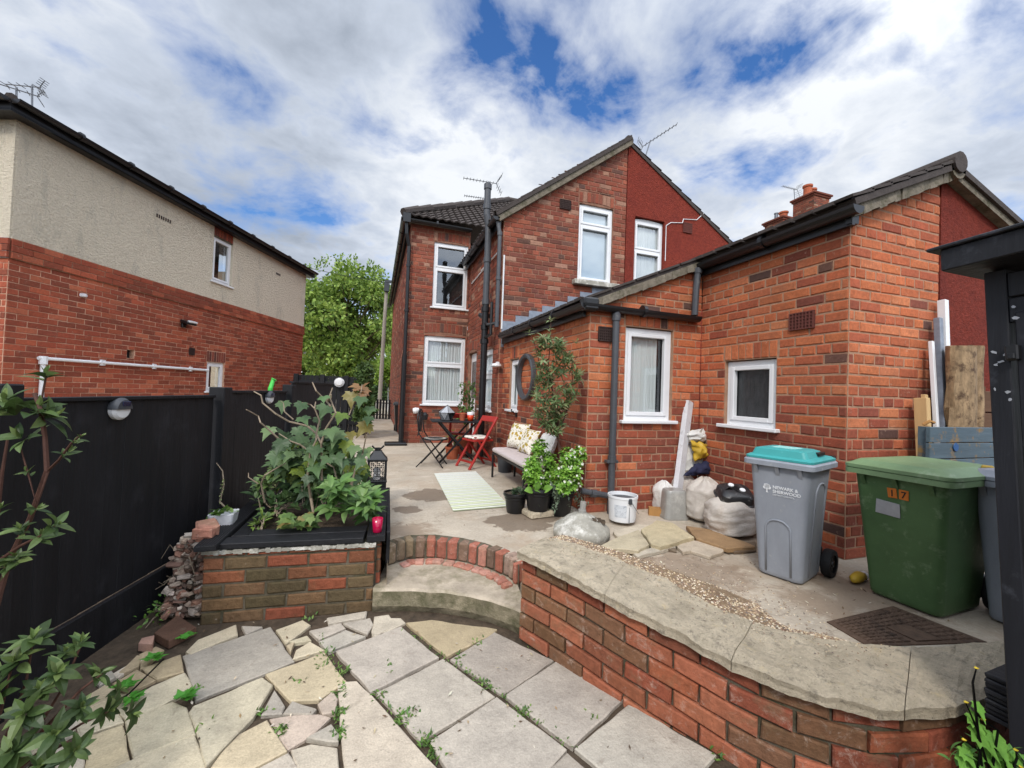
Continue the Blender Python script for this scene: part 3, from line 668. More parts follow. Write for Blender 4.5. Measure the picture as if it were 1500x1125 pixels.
mb.build('brickwork','gbrick',rw)
mb=MB(); nseg=60; pts=[(q_-n_*.014,n_) for q_,n_ in (crv(cl[-1]*i/nseg) for i in range(nseg+1))]
for i in range(nseg):
    a,b=pts[i],pts[i+1]; mb.add([a[0]+V((0,0,-.045)),b[0]+V((0,0,-.045)),V((b[0].x,b[0].y,PZ-.05)),V((a[0].x,a[0].y,PZ-.05))],[(0,1,2,3)])
mb.build('mortar','mortar_dark',rw)
# end face of the wall at the steps
e0=pts[0][0]; e1=cb[0]; 
def Pe(u,v): d=(V((e1.x,e1.y,0))-V((e0.x,e0.y,0))).normalized(); return V((e0.x+d.x*u,e0.y+d.y*u,e0.z-.05+v))
dd=(V((e1.x,e1.y,0))-V((e0.x,e0.y,0))); Ld=dd.length; ne=V((-dd.y,dd.x,0)).normalized()
mb=MB(); bricks(mb,Pe,lambda u:ne,Ld,-.0845*6,lambda u:-.001,[],pal_garden,.0845,.235,.012,.008,0,0,.007,.003); mb.build('brickwork','gbrick',rw)
mb=MB(); core(mb,Pe,lambda u:ne,Ld,-.0845*7,lambda u:-.002,[],.05); mb.build('mortar','mortar_dark',rw)
def coping_stone(i0,i1,t0,t1,lab=None,wedge=None):
    mb=MB(); nn=26; top=[];bot=[]
    f=lambda arr,s: arr[min(int(s),len(arr)-2)].lerp(arr[min(int(s),len(arr)-2)+1],s-min(int(s),len(arr)-2))
    rows=7
    grid=[]
    for a in range(nn+1):
        s=t0+(t1-t0)*a/nn; A=f(cf,s); B=f(cb,s); r=[]
        for b in range(rows+1):
            p=A.lerp(B,b/rows); z=mnoise.noise(p*7)*.012+mnoise.noise(p*23)*.008
            ed=.012 if b==0 else 0
            rag=(mnoise.noise(p*9)*.016+mnoise.noise(p*31)*.011) if b==0 else 0
            dn=(A-B).normalized(); r.append(V((p.x+dn.x*rag,p.y+dn.y*rag,p.z+z-ed)))
        grid.append(r)
    vs=[p for r in grid for p in r]; W=rows+1; fs=[(a*W+b,(a+1)*W+b,(a+1)*W+b+1,a*W+b+1) for a in range(nn) for b in range(rows)]
    o=len(vs); vs+= [r[0]+V((0,0,-.022))+((r[0]-r[1]).normalized()*(-.004)) for r in grid]+[V((r[0].x,r[0].y,f(cf,t0+(t1-t0)*k/nn).z-.052)) for k,r in enumerate(grid)]
    for a in range(nn): fs+=[(a*W,o+a,o+a+1,(a+1)*W),(o+a,o+nn+1+a,o+nn+2+a,o+a+1)]
    o2=len(vs); vs+=[V((r[-1].x,r[-1].y,r[-1].z-.052)) for r in grid]
    for a in range(nn): fs+=[(o+nn+1+a,o2+a,o2+a+1,o+nn+2+a),(a*W+rows,(a+1)*W+rows,o2+a+1,o2+a)]
    for a in(0,nn): fs.append(tuple([a*W+b for b in range(W)]+[o2+a,o+nn+1+a,o+a]))
    mb.add(vs,fs); ob=mb.build('coping_stone','coping',rw)
    return ob
for a,b in ((0,.97),(.98,2.72),(2.73,5.9),(5.915,9.35),(9.37,len(cf)-1.001)): coping_stone(0,0,a,b)
# ================================================================== STEPS
st=thing('garden_steps','curved concrete step with reclaimed brick edging between two brick walls','steps',(.5,2.9,PZ))
SF=[gz(x,y,PZ) for x,y in((545,894),(600,893),(640,895),(680,901),(720,910),(750,921),(772,932))]
ES=[gz(x,y,0) for x,y in((566,800),(600,791),(640,790),(680,795),(715,803),(745,815),(760,826))]
zs=-.165; nn=24
def lp(arr,t):
    s=t*(len(arr)-1); i=min(int(s),len(arr)-2); return arr[i].lerp(arr[i+1],s-i)
mb=MB(); vs=[];fs=[]
for i in range(nn+1):
    t=i/nn; a=lp(SF,t); b=lp(ES,t); rg=mnoise.noise(a*11)*.012
    fr=V((0,-1,0)); vs+=[V((a.x,a.y+.03,PZ-.04)),V((a.x,a.y-.012+rg,PZ+.03)),V((a.x,a.y+rg,zs-.012)),V((a.x,a.y+.02+rg,zs+mnoise.noise(a*9)*.008)),V((a.x*.5+b.x*.5,a.y*.5+b.y*.5,zs+.01+mnoise.noise(b*9)*.006)),V((b.x,b.y+.03,zs+.02))]
for i in range(nn):
    for k in range(5): fs.append((i*6+k,(i+1)*6+k,(i+1)*6+k+1,i*6+k+1))
top_=[f for f in fs if (f[0]%6)>=2]; frt=[f for f in fs if (f[0]%6)<2]
mb.add(vs,top_); mb.build('concrete_tread','stepstone',st,smooth=False); mb=MB(); mb.add(vs,frt); mb.build('step_face','stepface',st)
mb=MB(); mt=MB()
nb=15
for i in range(nb):      # brick riser: headers on edge
    t=(i+.5)/nb; p=lp(ES,t); q=lp(ES,min(1,t+.02))-lp(ES,max(0,t-.02)); a=math.atan2(q.y,q.x); wdt=((lp(ES,(i+1)/nb)-lp(ES,i/nb)).length)-.014
    c=vary(random.choice([S(168,106,88),S(152,98,82),S(186,134,116),S(168,142,126),S(130,106,90)] if i>2 else [S(122,108,88),S(138,120,98)]),.1)
    mb.box((p.x-math.sin(a)*.03,p.y+math.cos(a)*.03,-.065+U(-.006,.006)),(wdt,.11,.145),rotz(a+U(-.05,.05)),c,.004,.012)
    if i>0:
        c=vary(random.choice([S(192,144,128),S(182,124,106),S(168,114,98)]),.1)
        p2=p+V((math.sin(a)*.075,-math.cos(a)*.075,0)); mb.box((p2.x,p2.y,zs+.003+U(-.004,.004)),(wdt,.085,.06),rotz(a+U(-.08,.08)),c,.004,.01)
mb.build('brick_edging','gbrick',st)
for i in range(nn):
    a,b=lp(ES,i/nn),lp(ES,(i+1)/nn); mt.add([V((a.x,a.y-.012,-.25)),V((b.x,b.y-.012,-.25)),V((b.x,b.y-.012,-.006)),V((a.x,a.y-.012,-.006)),V((b.x,b.y+.1,.0045)),V((a.x,a.y+.1,.0045))],[(0,1,2,3),(3,2,4,5)])
mt.build('mortar_bed','mortar_dark',st)
# ================================================================== BRICK HOUSE (rear wing + main block)
house=thing('brick_house','two storey red brick house with gabled rear wing and hipped tiled main roof','house',(2,9,0))
flat=lambda h:(lambda u:h)
def wallset(par,O,Uv,Nv,Lg,z0,top,ops,pal,name='wall',mort='mortar',brk=(),lint=(),off=0,header=4,skip=None,proud=.006,jt=.012,course=.0845,bl=.245):
    P,N=plane_wall(O,Uv,Nv)
    if par is house: mort='mortar_house'; jt=.010
    mb=MB(); bricks(mb,P,N,Lg,z0,top,list(ops)+[(a-.02,b+.02,z-.0,z+h+ar*.9) for a,b,z,h,ar in lint],pal,header=header,off=off,skip=skip,proud=proud,jt=jt,course=course,bl=bl)
    for a,b,z,h,ar in lint: soldiers(mb,P,N,a-.01,b+.01,z+.004,h,pal,arch=ar)
    o=mb.build(name,'brick',par)
    mb=MB(); core(mb,P,N,Lg,z0-.1,top,ops,breaks=brk); mb.build('mortar_joints',mort,o)
    return P,N
GX0,GY=1.98,6.7; AP=(4.40,6.09)
gtop=lambda u: min(4.28+(u+.0)*(AP[1]-4.28)/(AP[0]-GX0), 99)
# gable: brick half
P,N=wallset(house,(GX0,GY,0),(1,0,0),(0,-1,0),AP[0]-GX0,0,gtop,[(3.41-GX0,4.12-GX0,3.28,4.72)],pal_house,lint=[(3.41-GX0,4.12-GX0,4.72,.2,.035)])
wi=window(house,P,N,3.41-GX0,4.12-GX0,3.28,4.70,(4.33,),sill=0,curtain='blind',arch=.03,only_low=False,label='upstairs gable window with pale blind')
mb=MB(); mb.box((3.78,GY-.04,3.245),(.95,.16,.09),None,None,.004,.012); sl_=mb.build('stone_sill','greycem',house)
mb=MB(); 
def airbrick(par,c,n,w=.23,h=.15,mt='terracotta',lab=None):
    n=V(n); u=Z.cross(n); rot=Matrix((u,n,Z)).transposed(); m_=MB(); c=V(c)
    m_.box(c+n*.0,(w,.012,h),rot); nx=7; nz=5
    for i in range(nx+1): m_.box(c+n*.008+u*(w*(i/nx-.5)*.94),(w*.045,.016,h),rot)
    for i in range(nz+1): m_.box(c+n*.0075+Z*(h*(i/nz-.5)*.94),(w,.014,h*.06),rot)
    o=m_.build('airbrick',mt,par); return o
M['airred']=mat('airbrick_clay',S(104,58,50),.85,.3,20,.3,60); M['airdark']=mat('airbrick_sooty',S(60,44,40),.85,.3,20,.3,60)
airbrick(house,(3.12,GY-.012,4.63),(0,-1,0),.22,.17,'airdark')
# side wall of the wing (faces left), with window and door recess
def sw(u): return 4.28
P,N=wallset(house,(GX0,9.36,0),(0,-1,0),(-1,0,0),9.36-GY,0,flat(4.2),[(9.36-7.95,9.36-7.1,.86,2.0),(9.36-9.15,9.36-8.35,0,2.05)],pal_house,lint=[(9.36-7.95,9.36-7.1,2.0,.2,.04),(9.36-9.15,9.36-8.35,2.05,.2,.05)])
window(house,P,N,9.36-7.95,9.36-7.1,.86,1.98,(1.5,),sill=.05,curtain='net',arch=.03,label='ground floor window facing the path')
mb=MB(); mb.box((GX0+.1,8.75,1.02),(.05,.78,2.03),None,None,0,.005); dr=mb.build('door','white',house)
mb=MB(); mb.box((GX0+.07,8.75,1.45),(.02,.5,.8)); mb.build('pane','obscure',dr)
# rear wall of the main block
P,N=wallset(house,(.62,9.36,0),(1,0,0),(0,-1,0),GX0-.62,0,flat(4.98),[(1.14-.62,1.93-.62,3.07,4.57),(1.0-.62,1.94-.62,.86,2.42)],pal_house,lint=[(1.14-.62,1.93-.62,4.57,.2,.035),(1.0-.62,1.94-.62,2.46,.22,.05)])
window(house,P,N,.52,1.31,3.08,4.56,(3.98,),sill=.05,curtain=None,arch=.025,label='upper sash style window reflecting the sky')
window(house,P,N,.38,1.32,.87,2.40,(1.78,),sill=.05,curtain='net',arch=.05,label='tall ground floor window with net curtains')
# left wall of the main block
P,N=wallset(house,(.62,19.5,0),(0,-1,0),(-1,0,0),10.14,0,flat(4.98),[],pal_house)
# roofs
mb=MB(); k=.7; HX,HY=.42,9.16
# rear slope of the main roof (hipped at its left end)
ln=math.hypot(1,k)
tileroof(mb,(HX,HY,5.0),(1,0,0),(0,1,k),11,3.4*ln,lambda a,b:a>b/ln,row=.2,wave=.17)
tileroof(mb,(HX,20,5.0),(0,-1,0),(1,0,k),10.84,3.4*ln,lambda a,b:10.84-a>b/ln,row=.2,wave=.17)
rf=mb.build('roof','tile',house)
mb=MB(); 
for i in range(11):
    a=V((HX,HY,5.04))+V((1,1,k))*(3.4*i/11); b=V((HX,HY,5.04))+V((1,1,k))*(3.4*(i+1)/11+.03); mb.tube([a,b],[.085,.105],8)
mb.tube([V((HX,HY,5.04))+V((1,1,k))*3.4,V((HX+11,HY+3.4,5.04+k*3.4))],.1,8); mb.build('hip_tiles','tile',rf)
mb=MB(); e=V((1.80,0,4.20)); sl=(AP[1]+.02-4.20)/(AP[0]-1.80)
tileroof(mb,(1.80,GY-.09,4.20),(0,1,0),(1,0,sl),6.2,(AP[0]-1.8)*math.hypot(1,sl),None,row=.28,wave=.18); mb.build('roof','tile',house)
mb=MB(); slabpoly(mb,[(1.83,GY-.10,4.165),(AP[0],GY-.10,AP[1]-.02),(AP[0],GY+.05,AP[1]-.02),(1.83,GY+.05,4.165)],.09); mb.build('verge','verge',house)
mb=MB(); slabpoly(mb,[(1.80,GY-.12,4.215),(AP[0],GY-.12,AP[1]+.035),(AP[0],GY+.2,AP[1]+.035),(1.80,GY+.2,4.215)],.05)
for i in range(12):
    t=i/12; x=1.8+(AP[0]-1.8)*t; z=4.225+(AP[1]+.035-4.215)*t; mb.bar((x,GY-.02,z+.01),(x+.22,GY-.02,z+.22*sl+.0),.022,.2,None,0,(0,1,0))
mb.build('verge_tiles','tile',house)
# gutters and pipes
mb=MB(); gutter(mb,(1.82,GY-.1,4.16),(1.82,9.3,4.14),.06); mb.box((1.90,(GY+9.3)/2,4.10),(.03,9.3-GY+.1,.17)); mb.build('gutter','blackplastic',house)
mb=MB(); gutter(mb,(.38,9.2,4.93),(1.95,9.2,4.91),.06); gutter(mb,(.44,9.2,4.93),(.44,19.5,4.93),.06); mb.box((.53,14.3,4.95),(.03,10.2,.16)); mb.build('gutter','blackplastic',house)
mb=MB(); mb.box((1.25,9.335,4.93),(1.4,.03,.07)); mb.build('fascia','verge',house)
mb=MB(); mb.tube([(.50,9.2,4.88),(.52,9.22,4.6),(.58,9.28,4.35),(.58,9.28,.1)],.04,10)
for z in(3.9,2.9,1.9,.9): mb.tube([(.58,9.28,z),(.58,9.28,z+.05)],.052,10)
mb.box((.5,9.2,4.93),(.16,.16,.2)); mb.build('downpipe','blackplastic',house)
mb=MB(); mb.tube([(.57,9.21,1.9),(.57,9.21,.06)],.055,10); mb.box((.45,9.05,.03),(.45,.3,.06),None,None,0,.015); mb.build('drain_pipe_and_shoe','blackplastic',house)
sp=(1.80,7.05); SPT=gY(708,268,7.05).z
mb=MB(); mb.tube([(sp[0],sp[1],2.75),(sp[0],sp[1],4.15),(sp[0]-.04,sp[1],4.35),(sp[0]-.04,sp[1],SPT)],.058,12)
for z in (2.75,3.5,4.45,SPT-.1): mb.tube([(sp[0]-(.04 if z>4.3 else 0),sp[1],z),(sp[0]-(.04 if z>4.3 else 0),sp[1],z+.09)],.07,12)
mb.build('soil_pipe','greyplastic',house)
mb=MB(); mb.tube([(sp[0],sp[1],0.02),(sp[0],sp[1],2.76)],.06,12)
for z in(2.05,2.3,2.62): mb.tube([(sp[0],sp[1],z),(sp[0],sp[1],z+.08)],.076,12)
mb.tube([(GX0,sp[1]+.35,2.62),(sp[0]-.05,sp[1]+.15,2.58),(sp[0],sp[1],2.5)],.045,10); mb.tube([(sp[0],sp[1],2.42),(sp[0],sp[1]-.2,2.36),(GX0,sp[1]-.3,2.40)],.03,8); mb.tube([(1.85,6.82,2.75),(1.85,6.82,2.2),(1.8,7.0,2.15)],.028,8)
mb.build('soil_pipe','blackplastic',house)
mb=MB(); mb.tube([(1.86,GY-.03,4.1),(1.9,GY-.05,3.9),(1.9,GY-.05,2.3)],.035,10)
for z in(3.86,3.1): mb.tube([(1.9,GY-.05,z),(1.9,GY-.05,z+.06)],.045,10)
mb.build('downpipe','greyplastic',house)
mb=MB(); mb.tube([(2.0,GY-.02,3.55),(2.0,GY-.02,2.28)],.014,6); mb.tube([(1.95,6.75,3.66),(1.95,8.1,3.66)],.014,6); mb.tube([(1.96,9.0,3.62),(1.96,7.6,3.66)],.014,6); mb.build('overflow_pipe','white',house)
# lead flashing stepping up the gable over the lean-to roof
mb=MB(); rs=.452
for i in range(9):
    x=2.0+i*.245; z=2.2+(x-2.06)*rs
    mb.box((x+.1225,GY-.014-.0015*(i%2),(z-.2+z+.25)/2),(.245,.006,.45))
mb.build('lead_flashing','lead',house)
# ================================================================== RED RENDERED HOUSE (the other half of the gable)
rh=thing('rendered_house','dark red painted rendered half of the gable with one white window','house',(6,8,0))
rtop=lambda u: AP[1]-u*.615
P,N=plane_wall((AP[0],GY-.008,0),(1,0,0),(0,-1,0)); ops=[(4.6-AP[0],5.28-AP[0],3.2,4.68)]
mb=MB(); core(mb,P,N,4.4,-.1,rtop,ops,.14); mb.build('wall','red',rh)
window(rh,P,N,4.6-AP[0],5.28-AP[0],3.2,4.64,(4.05,),sill=.04,curtain='net',arch=.03,set_in=.06,label='upstairs window with net curtains in the red wall')
airbrick(rh,(5.83,GY-.016,4.64),(0,-1,0),.22,.2,'airred')
mb=MB(); mb.tube([(5.31,GY-.02,3.9),(5.31,GY-.02,4.60),(5.42,GY-.02,4.68),(5.7,GY-.02,4.72),(5.72,GY-.02,4.80),(6.05,GY-.02,4.84),(6.22,GY-.02,5.0)],.008,5); mb.build('cable','white',rh)
mb=MB(); tileroof(mb,(9.1,GY-.03,AP[1]+.0-.615*4.7),(0,1,0),(-1,0,.615),6,4.7*math.hypot(1,.615),None,row=.28,wave=.18)
slabpoly(mb,[(AP[0],GY-.03,AP[1]+.01),(8.9,GY-.03,AP[1]+.01-.615*4.5),(8.9,GY+.1,AP[1]+.01-.615*4.5),(AP[0],GY+.1,AP[1]+.01)],.06)
mb.tube([(AP[0],GY-.05,AP[1]+.0),(AP[0],GY+6,AP[1]+.0)],.09,10)
mb.build('roof','tile',rh)
# red half of the single storey range at the right
RX=4.61; RY=2.2; RIDGE=(4.66,3.30)
P,N=plane_wall((RX,RY-.006,0),(1,0,0),(0,-1,0)); mb=MB(); core(mb,P,N,1.05,-.1,lambda u:3.20-u*.33,[],.15); mb.box((5.62,3.6,1.3),(.1,2.8,2.6)); mb.build('wall','red',rh)
mb=MB(); slabpoly(mb,[(4.6,RY-.1,3.32),(5.75,RY-.1,2.94),(5.75,GY,2.94),(4.6,GY,3.32)],.05); mb.build('roof','tile',rh)
mb=MB(); slabpoly(mb,[(4.62,RY-.075,3.265),(5.72,RY-.075,2.895),(5.72,RY,2.895),(4.62,RY,3.265)],.06); mb.build('verge','verge',rh)
# ================================================================== BRICK OUTBUILDING (lean-to and wash-house)
ob=thing('brick_outbuilding','single storey orange brick extension with lean-to roof and black gutters','outbuilding',(3,3.5,0))
AX,AY=2.06,3.73; BX,BY=3.485,2.2
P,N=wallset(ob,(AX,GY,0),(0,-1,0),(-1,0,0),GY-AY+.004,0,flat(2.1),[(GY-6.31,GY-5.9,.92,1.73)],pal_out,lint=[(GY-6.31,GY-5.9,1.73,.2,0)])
window(ob,P,N,GY-6.31,GY-5.9,.93,1.72,(),sill=.06,curtain='net',fw=.04,label='narrow side window by the bench')
ftop=lambda u: 2.1+(u)*rs
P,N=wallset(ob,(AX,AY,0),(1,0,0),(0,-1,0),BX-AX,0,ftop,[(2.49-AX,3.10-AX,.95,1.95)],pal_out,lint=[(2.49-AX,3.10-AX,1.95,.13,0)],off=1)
window(ob,P,N,2.49-AX,3.10-AX,.95,1.94,(),sill=.06,curtain='net',set_in=.035,label='white casement window with lace net curtain',halfc=(0,.78))
airbrick(ob,(2.24,AY-.01,1.84),(0,-1,0),.17,.15,'airdark')
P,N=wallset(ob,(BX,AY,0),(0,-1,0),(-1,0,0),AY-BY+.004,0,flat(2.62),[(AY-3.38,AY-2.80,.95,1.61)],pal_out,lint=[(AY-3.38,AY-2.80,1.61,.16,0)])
window(ob,P,N,AY-3.38,AY-2.80,.95,1.60,(),sill=.06,curtain='obscure',set_in=.035,label='small white window with obscured glass')
airbrick(ob,(BX-.01,2.565,1.91),(-1,0,0),.22,.15,'airred')
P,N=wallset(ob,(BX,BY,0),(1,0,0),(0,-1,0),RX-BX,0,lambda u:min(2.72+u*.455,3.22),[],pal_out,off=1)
# roof: one plane falling to the left, its lower edge stepped back over the wash-house
mb=MB()
slabpoly(mb,[(3.37,BY-.10,2.76),(4.64,BY-.10,3.30),(4.64,AY-.05,3.30),(3.37,AY-.05,2.76)],.05)
slabpoly(mb,[(1.98,AY-.05,2.175),(4.64,AY-.05,3.30),(4.64,GY-.02,3.30),(1.98,GY-.02,2.175)],.05)
for i in range(6):
    t=i/6; x=3.33+1.28*t; z=2.765+.545*t; mb.bar((x,BY+.02,z+.006),(x+.24,BY+.02,z+.095),.022,.26,None,0,(0,1,0))
for i in range(9):
    y=BY+.1+i*.17; mb.box((3.37,y,2.765),(.1,.15,.03),None,None,.004)
for i in range(17):
    y=AY+.05+i*.17; mb.box((1.98,y,2.18),(.1,.15,.03),None,None,.004)
for i in range(5):
    t=i/5; x=2.0+1.4*t; z=2.195+.6*t; mb.bar((x,AY+.05,z),(x+.26,AY+.05,z+.11),.022,.24,None,0,(0,1,0))
mb.tube([(4.65,BY-.12,3.30),(4.65,GY,3.30)],.09,12); mb.build('roof','tile',ob)
mb=MB(); 
def vergestrip(mb,a,b,h,y0,y1):
    n=14
    for i in range(n):
        p=V(a).lerp(V(b),i/n); q=V(a).lerp(V(b),(i+1)/n); j=lambda:U(-.008,.008)
        vs=[V((p.x,y0+j(),p.z)),V((q.x,y0+j(),q.z)),V((q.x,y0+j(),q.z-h+j())),V((p.x,y0+j(),p.z-h+j())),V((p.x,y1,p.z)),V((q.x,y1,q.z)),V((q.x,y1,q.z-h)),V((p.x,y1,p.z-h))]
        mb.add(vs,[(0,1,2,3),(4,7,6,5),(0,4,5,1),(3,2,6,7),(0,3,7,4),(1,5,6,2)])
vergestrip(mb,(3.42,0,2.735),(4.68,0,3.275),.10,BY-.075,BY+.0); mb.build('verge','verge',ob); mb=MB(); vergestrip(mb,(2.06,0,2.17),(3.40,0,2.745),.085,AY-.07,AY); mb.build('verge','verge',ob); mb=MB()
mb.lathe([(0,0),(.105,0),(.105,.06),(0,.06)],(4.66,BY-.10,3.27),14,None,Matrix.Rotation(rad(-90),3,'X')); mb.build('ridge_end_mortar','verge',ob)
mb=MB(); gutter(mb,(3.385,BY-.12,2.70),(3.385,AY-.06,2.70),.062); mb.box((3.44,(BY+AY)/2,2.66),(.03,AY-BY+.1,.15)); mb.box((3.46,BY-.03,2.70),(.09,.04,.2),None,None,.004); mb.build('gutter','blackplastic',ob)
mb=MB(); gutter(mb,(1.955,AY-.1,2.12),(1.955,GY-.15,2.15),.058); mb.box((2.02,(AY+GY)/2,2.09),(.03,GY-AY-.1,.15)); gutter(mb,(1.93,AY-.065,2.12),(3.38,AY-.065,2.11),.058); mb.box((2.02,AY-.05,2.12),(.17,.13,.13),None,None,0,.02); mb.build('gutter','blackplastic',ob)
mb=MB(); mb.tube([(3.36,AY-.06,2.66),(3.34,AY-.06,2.4),(3.33,AY-.06,2.13)],.036,10); mb.tube([(3.36,AY-.06,2.6),(3.36,AY-.06,2.66)],.046,10); mb.build('downpipe','greyplastic',ob)
mb=MB(); mb.tube([(2.33,AY-.06,2.1),(2.33,AY-.06,.0)],.036,12); 
for z in(1.98,.52): mb.tube([(2.33,AY-.06,z),(2.33,AY-.06,z+.07)],.045,12)
mb.box((2.33,AY-.05,.53),(.13,.07,.03),None,None,0,.005); mb.build('downpipe','greyplastic',ob)
mb=MB(); mb.tube([(2.0,AY-.04,.24),(2.16,AY-.06,.21),(2.31,AY-.06,.18)],.03,10); mb.tube([(2.10,AY-.06,.215),(2.16,AY-.06,.21)],.04,10); mb.build('waste_pipe','greyplastic',ob)
mb=MB(); mb.box((2.72,AY-.012,.32),(.36,.006,.26),None,None,.03); 
# ================================================================== CREAM LEFT HOUSE
lh=thing('cream_house','neighbouring house with cream roughcast upper storey over red brick ground floor','house',(-4.5,7,0))
C0=V((-4.5,6.97,0)); D=V((.34,.9404,0)).normalized(); ND=V((D.y,-D.x,0)); LL=7.02
P,N=plane_wall(C0,D,ND)
W1=(3.36,3.93,3.33,4.29); W2=(3.36,3.86,1.0,1.62)
mb=MB(); bricks(mb,P,N,LL,PZ,flat(2.69),[W2,(3.34,3.88,1.62,1.86),(2.88,3.0,1.72,1.86),(1.62,1.75,1.55,1.69)],pal_left,header=0,jt=.009,bv=.004,course=.079,bl=.235)
soldiers(mb,P,N,3.34,3.88,1.625,.225,lambda z:vary(random.choice([S(120,62,54),S(148,74,60),S(96,52,50)]),.1),8); wl=mb.build('wall','brick',lh)
mb=MB(); core(mb,P,N,LL,PZ-.2,flat(2.70),[W2,(1.62,1.75,1.55,1.69)]); mb.build('mortar_joints','mortar_pale',wl)
mb=MB(); Ps=lambda u,z:P(u,z)+ND*.028
bricks(mb,Ps,N,LL+.02,2.69,flat(2.945),[],pal_left,header=0,jt=.008,bv=.004,course=.0845,bl=.235,proud=.004); sc=mb.build('string_course','brick',lh)
mb=MB(); core(mb,lambda u,z:P(u,z)+ND*.024,N,LL+.02,2.688,flat(2.946),[],.14); mb.build('mortar_joints','mortar',sc)
mb=MB(); core(mb,lambda u,z:P(u,z)+ND*.012,N,LL,2.946,flat(4.52),[W1,(3.36,3.93,4.29,4.53)],.15); mb.build('roughcast_wall','cream',lh)
mb=MB(); soldiers(mb,lambda u,z:P(u,z)+ND*.0,N,3.36,3.93,4.30,.21,lambda z:vary(random.choice([S(140,66,52),S(116,56,48),S(160,78,58)]),.1),8); mb.build('brick_lintel','brick',lh)
mb=MB(); core(mb,P,N,LL,4.28,flat(4.52),[(0,3.36,4,5),(3.93,LL,4,5)],.1); mb.build('lintel_mortar','mortar_dark',lh)
window(lh,P,N,W1[0],W1[1],W1[2],W1[3],(),sill=.05,curtain=None,set_in=.03,label='upstairs side window')
window(lh,P,N,W2[0],W2[1],W2[2],W2[3],(),sill=.04,curtain=None,set_in=.03,label='small ground floor window')
# return wall at the corner nearest the camera
P2,N2=plane_wall(C0-ND*3.0,ND,-D)
mb=MB(); bricks(mb,P2,N2,3.0,PZ,flat(2.69),[],pal_left,header=0,jt=.009,bv=.004,course=.079,bl=.235); o=mb.build('wall','brick',lh)
mb=MB(); core(mb,P2,N2,3.0,PZ-.2,flat(2.70),[]); mb.build('mortar_joints','mortar_pale',o)
mb=MB(); bricks(mb,lambda u,z:P2(u,z)-D*.028,N2,3.02,2.69,flat(2.945),[],pal_left,header=0,jt=.008,bv=.004); core(mb,lambda u,z:P2(u,z)-D*.024,N2,3.0,2.688,flat(2.946),[],.14); mb.build('string_course','brick',lh)
mb=MB(); core(mb,lambda u,z:P2(u,z)-D*.012,N2,3.012,2.946,flat(4.52),[],.15); mb.build('roughcast_wall','cream',lh)
# far end wall
P3,N3=plane_wall(C0+D*LL,-ND,D); mb=MB(); core(mb,P3,N3,3.0,PZ-.2,flat(4.5),[],.12); mb.build('end_wall','cream',lh)
# eaves
A=C0+D*-.2+ND*.17; B=C0+D*(LL+.2)+ND*.17; E_=A-ND*3.4
mb=MB()
slabpoly(mb,[A+Z*4.50,B+Z*4.50,B-ND*.45+Z*4.50,A-ND*.45+Z*4.50],.03); slabpoly(mb,[A+Z*4.50,A+D*.45+Z*4.50,E_+D*.45+Z*4.50,E_+Z*4.50],.032)
mb.bar(A+Z*4.58,B+Z*4.58,.18,.03,None,0,Z) if False else None
for q,r_,nn in ((A,B,ND),(A,E_,-D)):
    mb.add([q+Z*4.47,r_+Z*4.47,r_+Z*4.60,q+Z*4.60,q-nn*.03+Z*4.47,r_-nn*.03+Z*4.47,r_-nn*.03+Z*4.60,q-nn*.03+Z*4.60],[(0,1,2,3),(7,6,5,4),(0,4,5,1),(3,2,6,7)])
mb.build('soffit_and_fascia','blackplastic',lh)
mb=MB(); gutter(mb,A+ND*.06+Z*4.61,B+ND*.06+Z*4.61,.055); gutter(mb,A-D*.06+Z*4.61,E_-D*.06+Z*4.61,.055); mb.build('gutter','blackplastic',lh)
mb=MB(); k=.16
hipi=lambda a,b:True
q=A+Z*4.61; tileroof(mb,q+ND*.03,D,(-ND+Z*k),(B-A).length,3.2,lambda a,b:a>b*.9,row=.25,wave=.22,amp=.006); q2=A+Z*4.61-D*.03
tileroof(mb,q2,-ND,(D+Z*k),3.4,3.2,lambda a,b:a>b*.9,row=.25,wave=.22,amp=.006)
mb.tube([A+Z*4.62,A+(D-ND)*2.9+Z*(4.62+2.9*k)],.06,8); mb.build('roof','tile',lh)
# fittings on the left house
mb=MB(); r0=P(.38,1.44)+ND*.05; mb.tube([P(.4,PZ)+ND*.05,P(.4,1.40)+ND*.05],.028,10); mb.tube([P(.34,1.44)+ND*.05,P(3.34,1.44)+ND*.05],.023,10); mb.tube([P(.4,1.36)+ND*.05,P(.4,1.47)+ND*.05],.045,10)
for u in(1.2,2.1,2.9): mb.box(P(u,1.44)+ND*.04,(.03,.09,.09))
mb.build('white_waste_pipe','white',lh)
for (u,z) in ((.88,2.42),): 
    mb=MB(); mb.box(P(u,z)+ND*.01,(.1,.06,.05),None,None,0,.01); mb.build('wall_vent','whitedirty',lh)
mb=MB(); rotl=Matrix((D,ND,Z)).transposed()
for i in range(7): mb.box(P(2.02+i*.045,4.12)+ND*.015,(.02,.012,.06),rotl)
for i in range(5): mb.box(P(5.55+i*.04,4.12)+ND*.015,(.018,.012,.05),rotl)
mb.build('vent_slots','airdark',lh)
airbrick(lh,tuple(P(2.94,1.79)+ND*.006),tuple(ND),.13,.14,'airdark')
mb=MB(); mb.box(P(1.685,1.62)-ND*.09,(.16,.02,.16),rotl); mb.build('vent_recess','darkroom',lh)
fl=thing('floodlight','small black floodlight on the brick wall of the cream house','floodlight',tuple(P(2.72,2.3)))
mb=MB(); mb.box(P(2.70,2.30)+ND*.02,(.10,.04,.14),rotl,None,0,.01); mb.box(P(2.72,2.33)+ND*.1,(.24,.16,.05),rotl@Matrix.Rotation(rad(-20),3,'X'),None,0,.012); mb.build('housing','blackplastic',fl)
